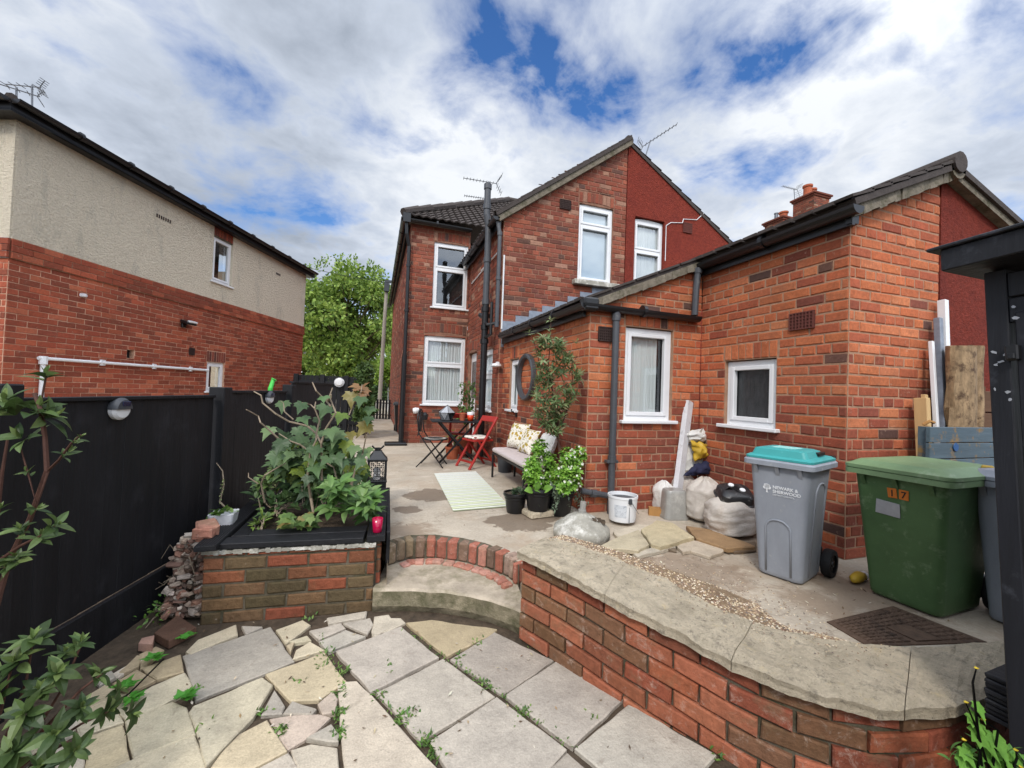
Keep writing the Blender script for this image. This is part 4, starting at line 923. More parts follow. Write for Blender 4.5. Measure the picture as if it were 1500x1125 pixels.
mb=MB(); mb.box(P(2.74,2.345)+ND*.165,(.2,.05,.035),rotl@Matrix.Rotation(rad(-20),3,'X'),None,0,.008); mb.build('lens','frost',fl)
for (par_,x,y,h) in ((ob,BX,BY,2.6),(ob,AX,AY,2.05),(house,GX0,GY,4.2),(house,.62,9.36,4.9)):
    mb=MB(); mb.box((x+.011,y+.011,h/2),(.024,.024,h)); mb.build('corner_mortar','mortar',par_)
mb=MB(); mb.box(C0-ND*.011+D*.011+Z*1.2,(.024,.024,2.9),rotl); mb.build('corner_mortar','mortar_pale',lh)
# ================================================================== AERIALS AND CHIMNEYS
def yagi(name,label,base,top,dirv,L_,n,refl=True,up=V((0,0,1)),group=None,el=.16,rs_=1):
    o=thing(name,label,'aerial',tuple(base),group); base,top=V(base),V(top); mb=MB(); mb.tube([base,top+Z*.03],.016,6); mb.build('mast','aluminium',o)
    mb=MB(); d=V(dirv).normalized(); s=d.cross(up).normalized(); a=top-d*L_*.25; b=top+d*L_*.75; mb.tube([a,b],.010,6)
    for i in range(n):
        p=a.lerp(b,.12+.88*i/(n-1)); mb.tube([p-s*el*.5,p+s*el*.5],.007,5)
    if refl:
        for t in(-1,1):
            q=a+d*.03; e=q+(up*t*.26-d*.16)*rs_; mb.tube([q,e],.008,5)
            for k in range(4):
                r=q.lerp(e,.25+.25*k); mb.tube([r-s*.15*rs_,r+s*.15*rs_],.006,5)
    mb.build('antenna','aluminium',o); return o
yagi('tv_aerial','many pronged aerial on a mast behind the gable ridge',(5.9,9.2,5.4),gY(953,207,9.2),(.72,-.35,.52),1.05,9)
yagi('tv_aerial','aerial pointing left just above the grey soil pipe',(2.9,11.2,5.9),gY(716,267,11.2),(-.98,.1,.02),.95,10)
yagi('tv_aerial','thin aerial rod just left of the grey soil pipe',(2.7,12.4,6.5),gY(712,291,12.4),(-1,.1,.0),.9,12,False)
yagi('tv_aerial','aerial beside the chimney pots beyond the outbuilding roof',gY(1164,292,13),gY(1163,277,13),(-1,0,0),.9,10)
yagi('tv_aerial','large aerial with mesh reflector on the corner of the cream house roof',gD(24,156,7.3),gD(24,131,7.3),(-.95,-.3,.02),1.1,9,True,rs_=.5)
yagi('tv_aerial','smaller aerial with box reflector behind the corner of the cream house roof',gD(47,158,8.0),gD(47,127,8.0),(-.95,.3,.05),.7,5,True,rs_=.55)
def chimney(name,label,c,w,h,pots,base):
    o=thing(name,label,'chimney',tuple(V(c)-Z*base)); mb=MB(); Pc=[]
    c=V(c)
    for (n_,u_) in (((0,-1,0),(1,0,0)),((-1,0,0),(0,-1,0)),((1,0,0),(0,1,0)),((0,1,0),(-1,0,0))):
        n_=V(n_);u_=V(u_); O=c+n_*w/2-u_*w/2; PP,NN=plane_wall((O.x,O.y,0),u_,n_); bricks(mb,PP,NN,w,c.z-base,lambda u:c.z-.17,[],pal_house,header=0)
    for i,(ex,zz_) in enumerate(((.05,-.17),(.10,-.09))): mb.box((c.x,c.y,c.z+zz_+.04),(w+ex*2,w+ex*2,.08),None,vary(S(120,66,54),.1),0,.01)
    bo=mb.build('stack','brick',o); mb=MB(); mb.box(c-Z*(base/2+.1),(w,w,base-.1)); mb.build('mortar_joints','mortar_dark',bo)
    mb=MB(); mb.box(c+Z*.0,(w+.02,w+.02,.06),None,None,.01); mb.build('flaunching','greycem',o)
    for (dx,dy,r,hh,mt_) in pots:
        mb=MB(); mb.lathe([(r*.85,0),(r*.8,hh*.8),(r,hh*.84),(r,hh),(r*.75,hh),(r*.7,hh*.5)],c+V((dx,dy,.02)),14); mb.build('chimney_pot',mt_,o)
    return o
q=gY(1188,290,13.2); chimney('chimney','broad brick chimney with two terracotta pots beyond the outbuilding roof',q,.95,2.4,[(-.22,0,.2,.5,'terracotta'),(.2,.1,.19,.46,'terracotta')],2.4)
q=gY(1144,324,13.9); chimney('chimney','low chimney with one terracotta pot and a metal cowl further along the roofs',q,.9,1.6,[(.15,0,.2,.42,'terracotta'),(-.3,0,.09,.3,'aluminium')],1.6)
th=thing('terraced_house','neighbouring terrace whose tiled ridge carries the brick chimneys','house',(11,13,0))
mb=MB(); mb.box((14.5,14,2.2),(5,6.5,4.4)); mb.build('wall','red',th)
mb=MB(); k=.5; z0=4.4; 
tileroof(mb,(11.2,10.7,4.4),(1,0,0),(0,1,k),7.5,3.3*1.118,None,row=.28,wave=.2); tileroof(mb,(18.7,17.3,4.4),(-1,0,0),(0,-1,k),7.5,3.3*1.118,None,row=.28,wave=.2); mb.build('roof','tile',th)
# ================================================================== FENCES AND GATE
ta=math.tan(rad(12)); FD=V((math.sin(rad(12)),math.cos(rad(12)),0)); FN=V((FD.y,-FD.x,0))
fpt=lambda Y,z=0: V((-1.31+(Y-3.51)*ta,Y,z))
rotf=Matrix((FD,FN,Z)).transposed()
def onF(x,y):      # the point of the fence plane seen at a pixel
    d=ray(x,y); t=(fpt(3.51)-CAM).dot(FN)/d.dot(FN); return CAM+d*t
def panel(label,Y0,Y1,z0,z1,gravel,group=None,dy=0):
    o=thing('boarded_fence',label,'fence panel',tuple(fpt(Y0,PZ)),group); mb=MB(); Lp=(fpt(Y1)-fpt(Y0)).length; n=max(2,int(Lp/.115))
    for i in range(n):
        u=(i+.5)/n*Lp; mb.box(fpt(Y0)+FD*u+FN*(.0+U(-.0015,.0015))+Z*((z0+z1)/2),(Lp/n-.003,.016,z1-z0),rotf@Matrix.Rotation(rad(1.6),3,'Z'),None,0,.002)
    mb.build('boards','blackwood',o); mb=MB()
    mb.box(fpt(Y0)+FD*Lp/2+FN*.0+Z*(z1+.011),(Lp,.055,.022),rotf,None,0,.003); mb.build('capping','blackwood',o)
    if gravel: mb=MB(); mb.box(fpt(Y0)+FD*Lp/2+FN*.012+Z*((PZ-.05+z0)/2-.004),(Lp,.03,z0-PZ+.04),rotf,None,0,.004); mb.build('gravel_board','blackwood',o)
    return o
def post(label,Y,z1,w=.11):
    o=MB(); o.box(fpt(Y)+FN*.005+Z*((z1+PZ-.1)/2),(w,w,z1-PZ+.1),rotf,None,0,.006); p_=o.build('fence_post','blackwood'); tag(p_,label,'fence post'); return p_
p1=onF(312,572); p2=onF(333,572); p3=onF(418,570); p0=onF(6,580)
post('black fence post at the left edge of the photo',p0.y-.02,1.16,.10)
panel('long black boarded fence panel with a solar light, behind the leafy shrub',p0.y+.04,p1.y,-.06,1.075,True)
post('tall black fence post behind the white plant pot',(p1.y+p2.y)/2,1.16,.12)
panel('black boarded fence panel behind the maple shrub, with a half hidden solar light',p2.y,p3.y,-.06,1.11,True)
panel('black boarded fence panel running on behind the camera to the left',.2,p0.y-.08,-.06,1.075,True)
q1=onF(427,560); q2=onF(486,560)
post('black post where the taller fence begins',(p3.y+.09),1.2,.11)
o=panel('taller black fence panel beyond the maple shrub',p3.y+.16,q2.y,-.02,1.22,False)
# far black fence across the end of the yard
ff=thing('yard_fence','black close boarded fence across the end of the yard below the tree','fence',(-1,11,0))
a=gY(434,555,11.0); b=gY(538,553,11.0); mb=MB(); n=16
for i in range(n):
    x=a.x+(b.x-a.x)*(i+.5)/n; mb.box((x,11.0+U(-.003,.003),.72),((b.x-a.x)/n-.004,.02,1.46),None,None,0,.003)
mb.build('boards','blackwood',ff); mb=MB()
for t in(0,.36,.70,1): mb.box((a.x+(b.x-a.x)*t,10.96,.74),(.1,.1,1.47),None,None,0,.005)
for z in(.3,1.28): mb.box(((a.x+b.x)/2,10.97,z),(b.x-a.x,.04,.08),None,None,0,.004)
mb.build('posts_and_rails','blackwood',ff)
def solar(label,c,n,r=.075,group=None):
    c=V(c); n=V(n).normalized(); o=thing('solar_light',label,'solar light',tuple(c),group); s=Z.cross(n).normalized(); rot=Matrix((s,Z,n)).transposed()
    def half(a0,a1,dep,rr,name,mt):
        mb=MB(); k=14; ring=[]
        for dz,sc in((0,1),(dep*.6,1),(dep,.8),(dep*1.1,.3)):
            ring.append([c+rot@V((math.cos(rad(a0+(a1-a0)*i/k))*rr*sc,math.sin(rad(a0+(a1-a0)*i/k))*rr*sc,dz)) for i in range(k+1)]+[c+rot@V((0,0,dz))])
        mb.loft(ring,True); return mb.build(name,mt,o,False,rad(40))
    half(0,180,.045,r,'cap','darkgrey'); half(181,359,.035,r*.95,'lens','frost')
    mb=MB(); mb.box(c+rot@V((.004,r*.48,.047)),(r*.85,r*.42,.008),rot,None,0,.002); mb.build('solar_cell','solar',o); return o
sA=onF(168,599); solar('round solar light high on the long black fence panel',sA+FN*.012,FN,.066)
sB=onF(391,582); solar('round solar light partly hidden by the maple branches',sB+FN*.012,FN,.066)
wl_=gY(497,560,10.88); o=thing('bulkhead_lamp','round white lamp on the far black fence','wall lamp',tuple(wl_)); mb=MB(); mb.lathe([(0,.05),(.07,.045),(.10,.02),(.105,0)],wl_,18,None,Matrix.Rotation(rad(90),3,'X')); mb.build('lens','frost',o); mb=MB(); mb.lathe([(.118,.012),(.118,0),(.104,0)],wl_,18,None,Matrix.Rotation(rad(90),3,'X')); mb.build('rim','whitedirty',o)
gt=thing('picket_gate','low black picket gate at the far end of the path','gate',tuple(gz(565,614))); ga=gz(541,613); gb=gz(594,615); mb=MB(); n=12; zt=gY(565,585,ga.y).z
for i in range(n):
    p=ga.lerp(gb,(i+.5)/n); mb.box((p.x,p.y,zt/2),(.075,.02,zt),None,None,0,.004)
mb.build('pickets','blackwood',gt); mb=MB()
for z in(.16,zt-.14): mb.bar((ga.x,ga.y+.03,z),(gb.x,gb.y+.03,z),.07,.03)
mb.build('rails','blackwood',gt); 
for q in(ga,gb):
    mb=MB(); mb.box((q.x,q.y+.02,zt*.53),(.1,.1,zt*1.06),None,None,0,.006); mb.build('gate_post','blackwood',gt)
gs=MB(); g0=gY(431,575,6.4)
o=thing('green_watering_spout','bright green plastic spout poking above the black fence','watering can',tuple(onF(415,575))); mb=MB(); s0=onF(413,570)-FN*.12; s1=onF(417,557)-FN*.12; mb.tube([s0-Z*.1,s0,s1],[.028,.024,.02],10); mb.build('spout','greenplastic',o) if False else None
M['brightgreen']=mat('bright_green_plastic',S(70,180,70),.4,.1,8,0); mb.build('spout','brightgreen',o); mb=MB(); mb.lathe([(.02,0),(.03,.012),(.03,.018),(0,.02)],s1-Z*.005,12,None,Matrix.Rotation(rad(30),3,'Y')); mb.build('rose','brightgreen',o)
# ================================================================== TELEGRAPH POLE, FAR THINGS
pb=gz(557,604,0); sc_=20/max(1,pb.y)
tp0=gY(555,600,20); tp1=gY(567,411,20)
tp=thing('telegraph_pole','leaning timber telegraph pole in front of the trees','telegraph pole',(tp0.x,20,0)); mb=MB(); mb.tube([V((tp0.x,20,-.3)),V((tp1.x,20,tp1.z))],[.10,.075],10); mb.build('pole','polewood',tp)
mb=MB(); mb.box((tp1.x,19.9,tp1.z-.35),(.24,.2,.4),None,None,0,.02); mb.box((tp1.x+.05,19.95,tp1.z-.05),(.3,.1,.12)); mb.build('terminal_box','darkgrey',tp)
mb=MB()
for (tx,ty,tz) in ((-6,12,5.2),(1.5,19,5.0),(.6,14,5.0)):
    A_=V((tp1.x,20,tp1.z-.1)); B_=V((tx,ty,tz)); mb.tube([A_.lerp(B_,i/8)-Z*(.25*math.sin(math.pi*i/8)) for i in range(9)],.010,5)
mb.build('wires','blackplastic',tp)
fh=thing('distant_house','pale rendered house far beyond the yard, beside the cream house corner','house',tuple(gY(462,560,60)))
c=gY(462,548,60); mb=MB(); mb.box((c.x,63,2.4),(7,6,5.4)); mb.build('wall','cream',fh)
mb=MB(); mb.prism([(c.x-3.8,59.5),(c.x+3.8,59.5),(c.x+3.8,66.5),(c.x-3.8,66.5)],5.1,5.2); mb.add([V((c.x-3.8,59.5,5.2)),V((c.x+3.8,59.5,5.2)),V((c.x+3.8,63,7.4)),V((c.x-3.8,63,7.4)),V((c.x+3.8,66.5,5.2)),V((c.x-3.8,66.5,5.2))],[(0,1,2,3),(3,2,4,5),(0,3,5),(1,4,2)]); mb.build('roof','tile',fh)
for dx in(-2,1.6): window(fh,*plane_wall((c.x-3.5,59.98,0),(1,0,0),(0,-1,0)),3.5+dx-.5,3.5+dx+.5,2.9,4.2,(),sill=.08,curtain=None,set_in=-.02)
f2=thing('white_railings','white painted railings beyond the picket gate','railings',tuple(gY(578,600,22))); mb=MB()
for x in range(568,596,5): p=gY(x,590,22); mb.box((p.x,22,.6),(.05,.03,1.25))
for z in(.25,1.1): a=gY(566,590,22); b=gY(596,590,22); mb.bar((a.x,22.02,z),(b.x,22.02,z),.05,.03)
mb.build('bars','white',f2)
o=thing('wheeled_bin','black wheeled bin standing at the corner of the brick house','bin',tuple(gz(588,634,0))); c=gz(588,632,0); mb=MB()
mb.loft([rrect(.34,.4,.05,z,4,(c.x,c.y)) if z<.2 else rrect(.34+.1*z/.75,.4+.1*z/.75,.05,z,4,(c.x,c.y)) for z in(.03,.2,.5,.75)]); mb.build('body','blackplastic',o)
mb=MB(); mb.loft([rrect(.5,.56,.06,.74,4,(c.x,c.y)),rrect(.5,.56,.06,.79,4,(c.x,c.y)),rrect(.36,.4,.05,.83,4,(c.x,c.y))]); mb.build('lid','darkgrey',o)
for s in(-1,1):
    mb=MB(); mb.lathe([(0,-.03),(.08,-.03),(.09,0),(.08,.03),(0,.03)],(c.x+s*.17,c.y+.2,.09),16,None,Matrix.Rotation(rad(90),3,'Y')); mb.build('wheel','rubber',o)
# ================================================================== LEAVES
GRN=[S(78,108,52),S(92,122,60),S(66,94,46),S(104,132,70),S(84,114,66)]
def leaf(mb,b,d,n,L_,W_,col,droop=.25,fold=.25,tw=0):
    b,d,n=V(b),V(d).normalized(),V(n); s=d.cross(n); s=s.normalized() if s.length>1e-4 else d.orthogonal(); n=s.cross(d).normalized()
    if tw: q=Matrix.Rotation(tw,3,d); s=q@s; n=q@n
    rows=5; vs=[]
    for i in range(rows+1):
        t=i/rows; w_=W_*.5*(math.sin(math.pi*min(1,t**.8*.97+.03)))**.85*(1 if i<rows else 0.05); p=b+d*(L_*t*(1-.15*droop*t))-n*(droop*L_*t*t)
        vs+= [p-s*w_+n*(w_*fold),p,p+s*w_+n*(w_*fold)]
    fs=[]
    k_=1+U(.04,.22); c2_=tuple(min(1,x*k_) for x in col[:3])+(1,)  # lighter second half paints in the light caught across the fold
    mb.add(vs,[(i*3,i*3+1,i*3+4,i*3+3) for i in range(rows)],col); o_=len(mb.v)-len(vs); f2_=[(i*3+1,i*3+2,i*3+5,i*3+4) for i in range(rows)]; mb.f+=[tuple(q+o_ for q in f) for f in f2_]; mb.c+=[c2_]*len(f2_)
MAPLE=[(0,-.02),(.10,-.12),(.34,-.14),(.30,-.02),(.52,.16),(.40,.22),(.44,.40),(.30,.38),(.20,.46),(.12,.68),(.07,.80),(0,1.0)]
def maple(mb,b,d,n,L_,col,fold=.2,droop=.2):
    b,d,n=V(b),V(d).normalized(),V(n); s=d.cross(n); s=s.normalized() if s.length>1e-4 else d.orthogonal(); n=s.cross(d).normalized()
    def pt(x,y): return b+s*(x*L_)+d*(y*L_*(1-.1*droop))+n*(abs(x)*fold*L_-droop*L_*y*y*.6-abs(x)**2*.5*L_)
    ctr=[pt(0,0),pt(0,.25),pt(0,.5),pt(0,1)]
    for sg in(1,-1):
        P_=[pt(sg*x,y) for x,y in MAPLE]; c0=pt(0,.22); vs=P_+[c0,pt(0,.5)]; k=len(P_)
        fs=[(i,i+1,k) for i in range(0,8)]+[(8,9,k+1),(9,10,k+1),(10,11,k+1),(8,k+1,k)]
        mb.add(vs,fs if sg>0 else [f[::-1] for f in fs],col)
def rdir(): 
    while True:
        p=V((U(-1,1),U(-1,1),U(-1,1)))
        if .05<p.length<1: return p.normalized()
def whorl(mb,tip,axis,n,L_,W_,cols,spread=.75,droop=.3,jit=.25,inner=True):
    axis=V(axis).normalized(); x=axis.orthogonal().normalized(); y=axis.cross(x); a0=U(0,6)
    for i in range(n):
        a=a0+6.283*i/n*1.0+U(-.3,.3); sp=spread*U(.7,1.2); o=(x*math.cos(a)+y*math.sin(a)); d=(o*math.sin(sp*1.4)+axis*math.cos(sp*1.4)).normalized()
        lk=L_*U(.7,1.15); leaf(mb,tip-axis*U(0,.03),d,(axis+V((0,0,.3))).normalized(),lk,W_*lk/L_*U(.85,1.15),vary(random.choice(cols),.18),droop*U(.3,1.4),U(.1,.4),U(-.3,.3))
    if inner:
        for i in range(3):
            a=U(0,6); o=(x*math.cos(a)+y*math.sin(a)); leaf(mb,tip,(axis+o*.35),o*-1+axis*.2,L_*.55,W_*.5,vary(mixc(random.choice(cols),S(150,170,100),.35),.12),.1,.3)
# ---- foreground shrub on the left
fs_=thing('viburnum_shrub','broad leaved shrub with reddish stems in the near left corner','shrub',tuple(gD(-30,1140,1.5)))
SH=[S(66,86,46),S(82,102,58),S(54,72,40),S(104,122,74),S(70,90,52)]
st_=MB(); lf=MB()
def stemp(pts,r0,r1):
    P_=[gD(*p) for p in pts]; n=len(P_); st_.tube([p+rdir()*.003 for p in P_],[r0+(r1-r0)*i/(n-1) for i in range(n)],7); return P_
stemp([(-30,1140,1.48),(-14,1000,1.5),(-10,900,1.52),(15,820,1.54),(45,760,1.54),(70,690,1.52),(66,640,1.52),(58,600,1.5),(50,575,1.5)],.011,.006)
stemp([(70,690,1.52),(88,672,1.5),(105,650,1.49),(118,638,1.48)],.005,.003); stemp([(-14,830,1.5),(30,800,1.5),(62,783,1.47),(80,770,1.47)],.006,.003)
stemp([(-25,930,1.5),(-5,760,1.6),(5,690,1.6),(10,640,1.6)],.008,.004); stemp([(66,640,1.52),(60,585,1.55),(66,550,1.55)],.004,.003); stemp([(70,690,1.52),(55,740,1.5),(40,690,1.5),(28,650,1.5)],.004,.002)
for (x,y,d,ax,n,L_) in ((55,598,1.5,(.3,0,.9),9,.13),(18,600,1.5,(-.4,0,.8),8,.13),(75,610,1.52,(.9,-.1,.3),6,.13),(30,640,1.5,(-.2,-.4,.4),7,.12),(66,548,1.55,(0,0,1),7,.10),(8,585,1.5,(0,-.4,.7),6,.11),
    (118,640,1.48,(.6,0,.8),6,.05),(100,662,1.49,(.6,0,.7),4,.07),(84,768,1.47,(.8,-.2,.4),7,.085),(60,786,1.47,(.3,-.3,.6),6,.08),(22,815,1.5,(.1,-.4,.8),8,.08),(30,775,1.5,(0,-.4,.8),7,.08),(12,830,1.5,(-.2,-.4,.3),6,.08),(40,690,1.5,(-.3,-.2,.6),5,.06),(0,745,1.52,(0,0,1),4,.07),(55,745,1.5,(.4,0,.5),4,.06)):
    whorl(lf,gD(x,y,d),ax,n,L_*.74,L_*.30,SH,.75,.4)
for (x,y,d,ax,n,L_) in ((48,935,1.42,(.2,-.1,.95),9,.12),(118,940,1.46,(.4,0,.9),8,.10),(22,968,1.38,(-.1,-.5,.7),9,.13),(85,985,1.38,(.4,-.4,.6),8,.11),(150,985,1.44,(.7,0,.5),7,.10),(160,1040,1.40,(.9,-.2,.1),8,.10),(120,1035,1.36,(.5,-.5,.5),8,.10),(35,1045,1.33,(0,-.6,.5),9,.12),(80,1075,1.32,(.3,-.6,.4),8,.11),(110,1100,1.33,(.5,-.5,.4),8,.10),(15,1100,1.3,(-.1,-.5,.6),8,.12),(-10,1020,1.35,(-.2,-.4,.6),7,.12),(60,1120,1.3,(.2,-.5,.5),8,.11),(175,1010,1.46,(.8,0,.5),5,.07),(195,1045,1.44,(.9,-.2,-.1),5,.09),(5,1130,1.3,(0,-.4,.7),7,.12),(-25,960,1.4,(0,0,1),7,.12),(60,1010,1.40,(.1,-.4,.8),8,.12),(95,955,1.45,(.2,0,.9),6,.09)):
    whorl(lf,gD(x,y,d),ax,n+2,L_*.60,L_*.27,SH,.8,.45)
for pts in ([(-30,1140,1.45),(10,1080,1.42),(40,1000,1.42),(48,940,1.42)],[(-10,1150,1.45),(50,1075,1.42),(90,1010,1.44),(118,945,1.46)],[(-10,1160,1.42),(60,1100,1.38),(120,1060,1.38),(160,1042,1.4)],[(-30,1150,1.4),(0,1050,1.38),(20,970,1.38)],[(60,1075,1.4),(120,1010,1.42),(150,987,1.44)],[(0,1160,1.38),(60,1110,1.35),(100,1085,1.33)]): stemp(pts,.006,.003)
st_.build('stems','redstem',fs_); lf.build('leaves','leaf',fs_)
# runner weeds creeping over the crazy paving
wd=thing('creeping_weed','bright green weed runner creeping over the yellow paving beside the shrub','weed',tuple(gz(180,1010,PZ))); mb=MB(); mb.tube([gz(x,y,PZ+.03) for x,y in((165,1035),(190,1015),(215,990),(240,965))],.004,5); mb.build('runner','leaf',wd)
for (x,y) in ((185,1005),(225,962),(270,932),(195,1020),(270,1020)):
    mb=MB()
    for i in range(9): a=U(0,6.28); maple(mb,gz(x,y,PZ+.03)+V((U(-.02,.02),U(-.02,.02),0)),(math.cos(a),math.sin(a),U(.1,.5)),Z,U(.04,.065),vary(S(84,150,58),.15))
    mb.build('leaf_tuft','leaf',wd)
# ================================================================== RAISED PLANTER
plr=thing('raised_planter','raised bed of mossy brick edged with black decking boards','raised bed',(-.45,3.4,PZ))
pf0=V((-.985,3.06,0)); pf1=V((.045,2.965,0)); ud=(pf1-pf0).normalized(); nd=V((ud.y,-ud.x,0)); PTOP=.135
P,N=plane_wall(pf0,ud,nd); Lp=(pf1-pf0).length
mb=MB(); bricks(mb,P,N,Lp,PZ-.03,flat(PTOP-.012),[],pal_planter,.085,.245,.013,.009,0,0,.008,.003); mb.build('front_brickwork','pbrick',plr)
mb=MB(); core(mb,P,N,Lp,PZ-.05,flat(PTOP-.002),[],.10); mb.build('mortar','mortar_dark',plr)
mb=MB()
for i in range(46):
    u=Lp*(i+.5)/46; mb.box(P(u,PTOP-.006)+N(0)*.006,(Lp/46+.004,.025,U(.012,.03)),Matrix((ud,nd,Z)).transposed(),None,.003)
mb.build('pale_mortar_capping','greycem',plr)
pr0=V((.075,3.0,0)); pr1=V((.115,4.40,0)); ur=(pr1-pr0).normalized(); nr=V((ur.y,-ur.x,0))
P2,N2=plane_wall(pr0,ur,nr); mb=MB(); bricks(mb,P2,N2,.5,PZ-.03,flat(PTOP-.012),[],pal_planter,.085,.245,.013,.009,0,0,.008,.003); mb.build('side_brickwork','pbrick',plr)
mb=MB(); core(mb,P2,N2,.5,PZ-.05,flat(PTOP),[],.1); mb.build('mortar','mortar_dark',plr)
rotp=Matrix((ud,nd,Z)).transposed(); rotr=Matrix((ur,nr,Z)).transposed()
def deck(name,a,b,w_,th,groove=True):
    a,b=V(a),V(b); d=(b-a).normalized(); s=V((d.y,-d.x,0)); rot=Matrix((d,s,Z)).transposed(); mb=MB(); L_=(b-a).length; mb.box((a+b)/2,(L_,w_,th),rot,None,0,.003)
    if groove:
        k=8
        for i in range(k): mb.box((a+b)/2+s*(w_*((i+.5)/k-.5))+Z*(th/2+.0015),(L_,w_/k*.55,.005),rot,None,0,.001)
    return mb.build(name,'blackdeck',plr)
zt=.165
a=P(-.03,zt)+nd*-.045; b=P(Lp-.08,zt)+nd*-.045; deck('front_board',a,b,.125,.034,False); deck('front_board',a-nd*.128+ud*.14,b-nd*.128,.12,.042,False)
lA=gz(300,800,zt+.03); lB=gz(382,730,zt+.03); lA.z=lB.z=zt+.012; deck('side_board',lA,lB,.12,.034); deck('side_board',lA+V((.14,.18,-.01)),lB+V((.12,-.05,-.01)),.09,.04)
rA=V((.045,2.95,zt+.006)); rB=V((.10,4.35,zt+.006)); deck('side_board',rA,rB,.12,.04)
mb=MB(); mb.box((rA+rB)/2+V((.075,.04,-.09)),(1.35,.025,.22),rotr,None,0,.003); mb.build('side_cladding','blackwood',plr)
mb=MB(); d=(lB-lA).normalized(); s=V((d.y,-d.x,0)); mb.box((lA+lB)/2-s*.02+d*.06+V((0,0,-.09)),((lB-lA).length-.15,.04,.14),Matrix((d,s,Z)).transposed()); mb.box((.0+(lB.x+rB.x)/2,4.38,.02),(rB.x-lB.x+.1,.04,.25)); mb.build('back_boards','blackwood',plr)
mb=MB(); mb.prism([(pf0.x+.02,pf0.y+.12),(pf1.x+.02,pf1.y+.12),(rB.x,rB.y),(lB.x,lB.y)],-.2,lambda p:.11+mnoise.noise(V((p[0]*3,p[1]*3,0)))*.02); mb.build('soil','soil',plr)
# ---- maple-leaved shrub in the planter
def pp(x,y,dy=0): return gY(340+x/6.25,560+y/6.25,3.55+dy)
ms_=thing('maple_shrub','tall shrub with lobed leaves and bare grey branches in the raised bed','shrub',(-.4,3.5,.1)); sb=MB(); lb=MB()
for pts,r in (([(745,1200),(720,1060),(690,860),(715,640),(770,530),(770,470)],.011),([(820,900),(820,700),(815,560),(770,470),(690,400),(520,360),(400,290),(280,190),(265,120),(200,85)],.009),([(815,560),(860,420),(950,280),(890,130),(920,50)],.009),([(900,220),(860,170),(770,80),(735,0)],.008),([(770,470),(800,350),(755,240),(765,180)],.008),([(755,240),(720,205),(640,185)],.005),([(715,640),(620,570),(540,540),(430,470)],.007),([(1080,1000),(1125,800),(1195,650),(1230,480)],.009),([(430,520),(320,420),(260,370),(240,310),(130,250)],.007),([(300,1100),(265,930),(300,850),(400,790),(490,740)],.007),([(240,930),(150,870),(150,830)],.005),([(960,900),(930,780),(830,715)],.007),([(1070,300),(1110,200),(1180,90),(1190,20)],.005),([(560,340),(480,270),(470,190),(445,170)],.005),([(260,1150),(240,1060)],.006),([(870,170),(900,140),(905,110)],.014)):
    P_=[pp(x,y,mnoise.noise(V((x*.01,y*.01,r*90)))*.12-.12) for x,y in pts]; n=len(P_); sb.tube(P_,[r*(1-.5*i/(n-1))*U(.9,1.15) for i in range(n)],6)
sb.build('branches','stem',ms_)
MC=[S(74,100,60),S(88,114,72),S(62,86,50),S(102,126,82),S(56,80,46)]; MY=[S(120,136,52),S(104,126,54),S(132,120,60)]
big=[(1090,110,.2,1),(1180,150,.17,1),(1000,300,.21,1),(960,470,.23,1),(900,440,.2,0),(1240,400,.22,1),(640,200,.15,0),(470,190,.17,0),(860,230,.2,0),(350,430,.18,0),(600,430,.17,0),(460,545,.19,0),(660,510,.17,1),(640,330,.16,1),(520,650,.17,0),(420,660,.16,0),(600,640,.15,0),(760,600,.19,0),(760,770,.2,0),(950,680,.19,0),(1050,560,.18,1),(1120,600,.17,1),(1000,590,.18,0),(1080,470,.15,1),(880,700,.15,0),(640,740,.17,0),(560,740,.15,0),(700,870,.14,0),(1120,870,.18,0),(1200,640,.14,1),(840,140,.14,0),(1250,330,.15,0),(1260,240,.16,0),(430,600,.15,0),(1180,720,.14,0),(1010,720,.17,0),(850,880,.14,1),(780,330,.12,1),(1230,620,.16,0),(930,600,.16,0),(720,670,.17,0),(500,560,.16,0)]
for (x,y,L_,k) in big:
    p=pp(x,y-.25*L_*900*.3,U(-.22,.12)); d=V((U(-.5,.5),-.55+U(-.3,.2),-.65+U(-.3,.35))); maple(lb,p,d,V((U(-.2,.2),-.75,.65)),L_*.72,vary(random.choice(MC if not(k and R()<.35) else MY),.14),.15,U(.1,.4))
for _ in range(330):
    a=U(0,6.28); r=R()**.5; x=790+math.cos(a)*r*420; y=760+math.sin(a)*r*330; p=pp(x,y,U(.0,.45)); maple(lb,p,V((U(-.8,.8),U(-.9,.1),U(-.9,.3))),V((U(-.3,.3),-.5,.8)),U(.07,.15),vary(random.choice(MC+MY[:1]),.18),.15,U(.1,.4))
for _ in range(16):
    p=pp(U(1120,1240),U(20,130),U(-.1,.2)); maple(lb,p,V((U(-.8,.8),-.4,U(-.6,.6))),V((0,-.6,.8)),U(.05,.10),vary(S(142,104,70),.2))
lb.build('leaves','leaf',ms_)
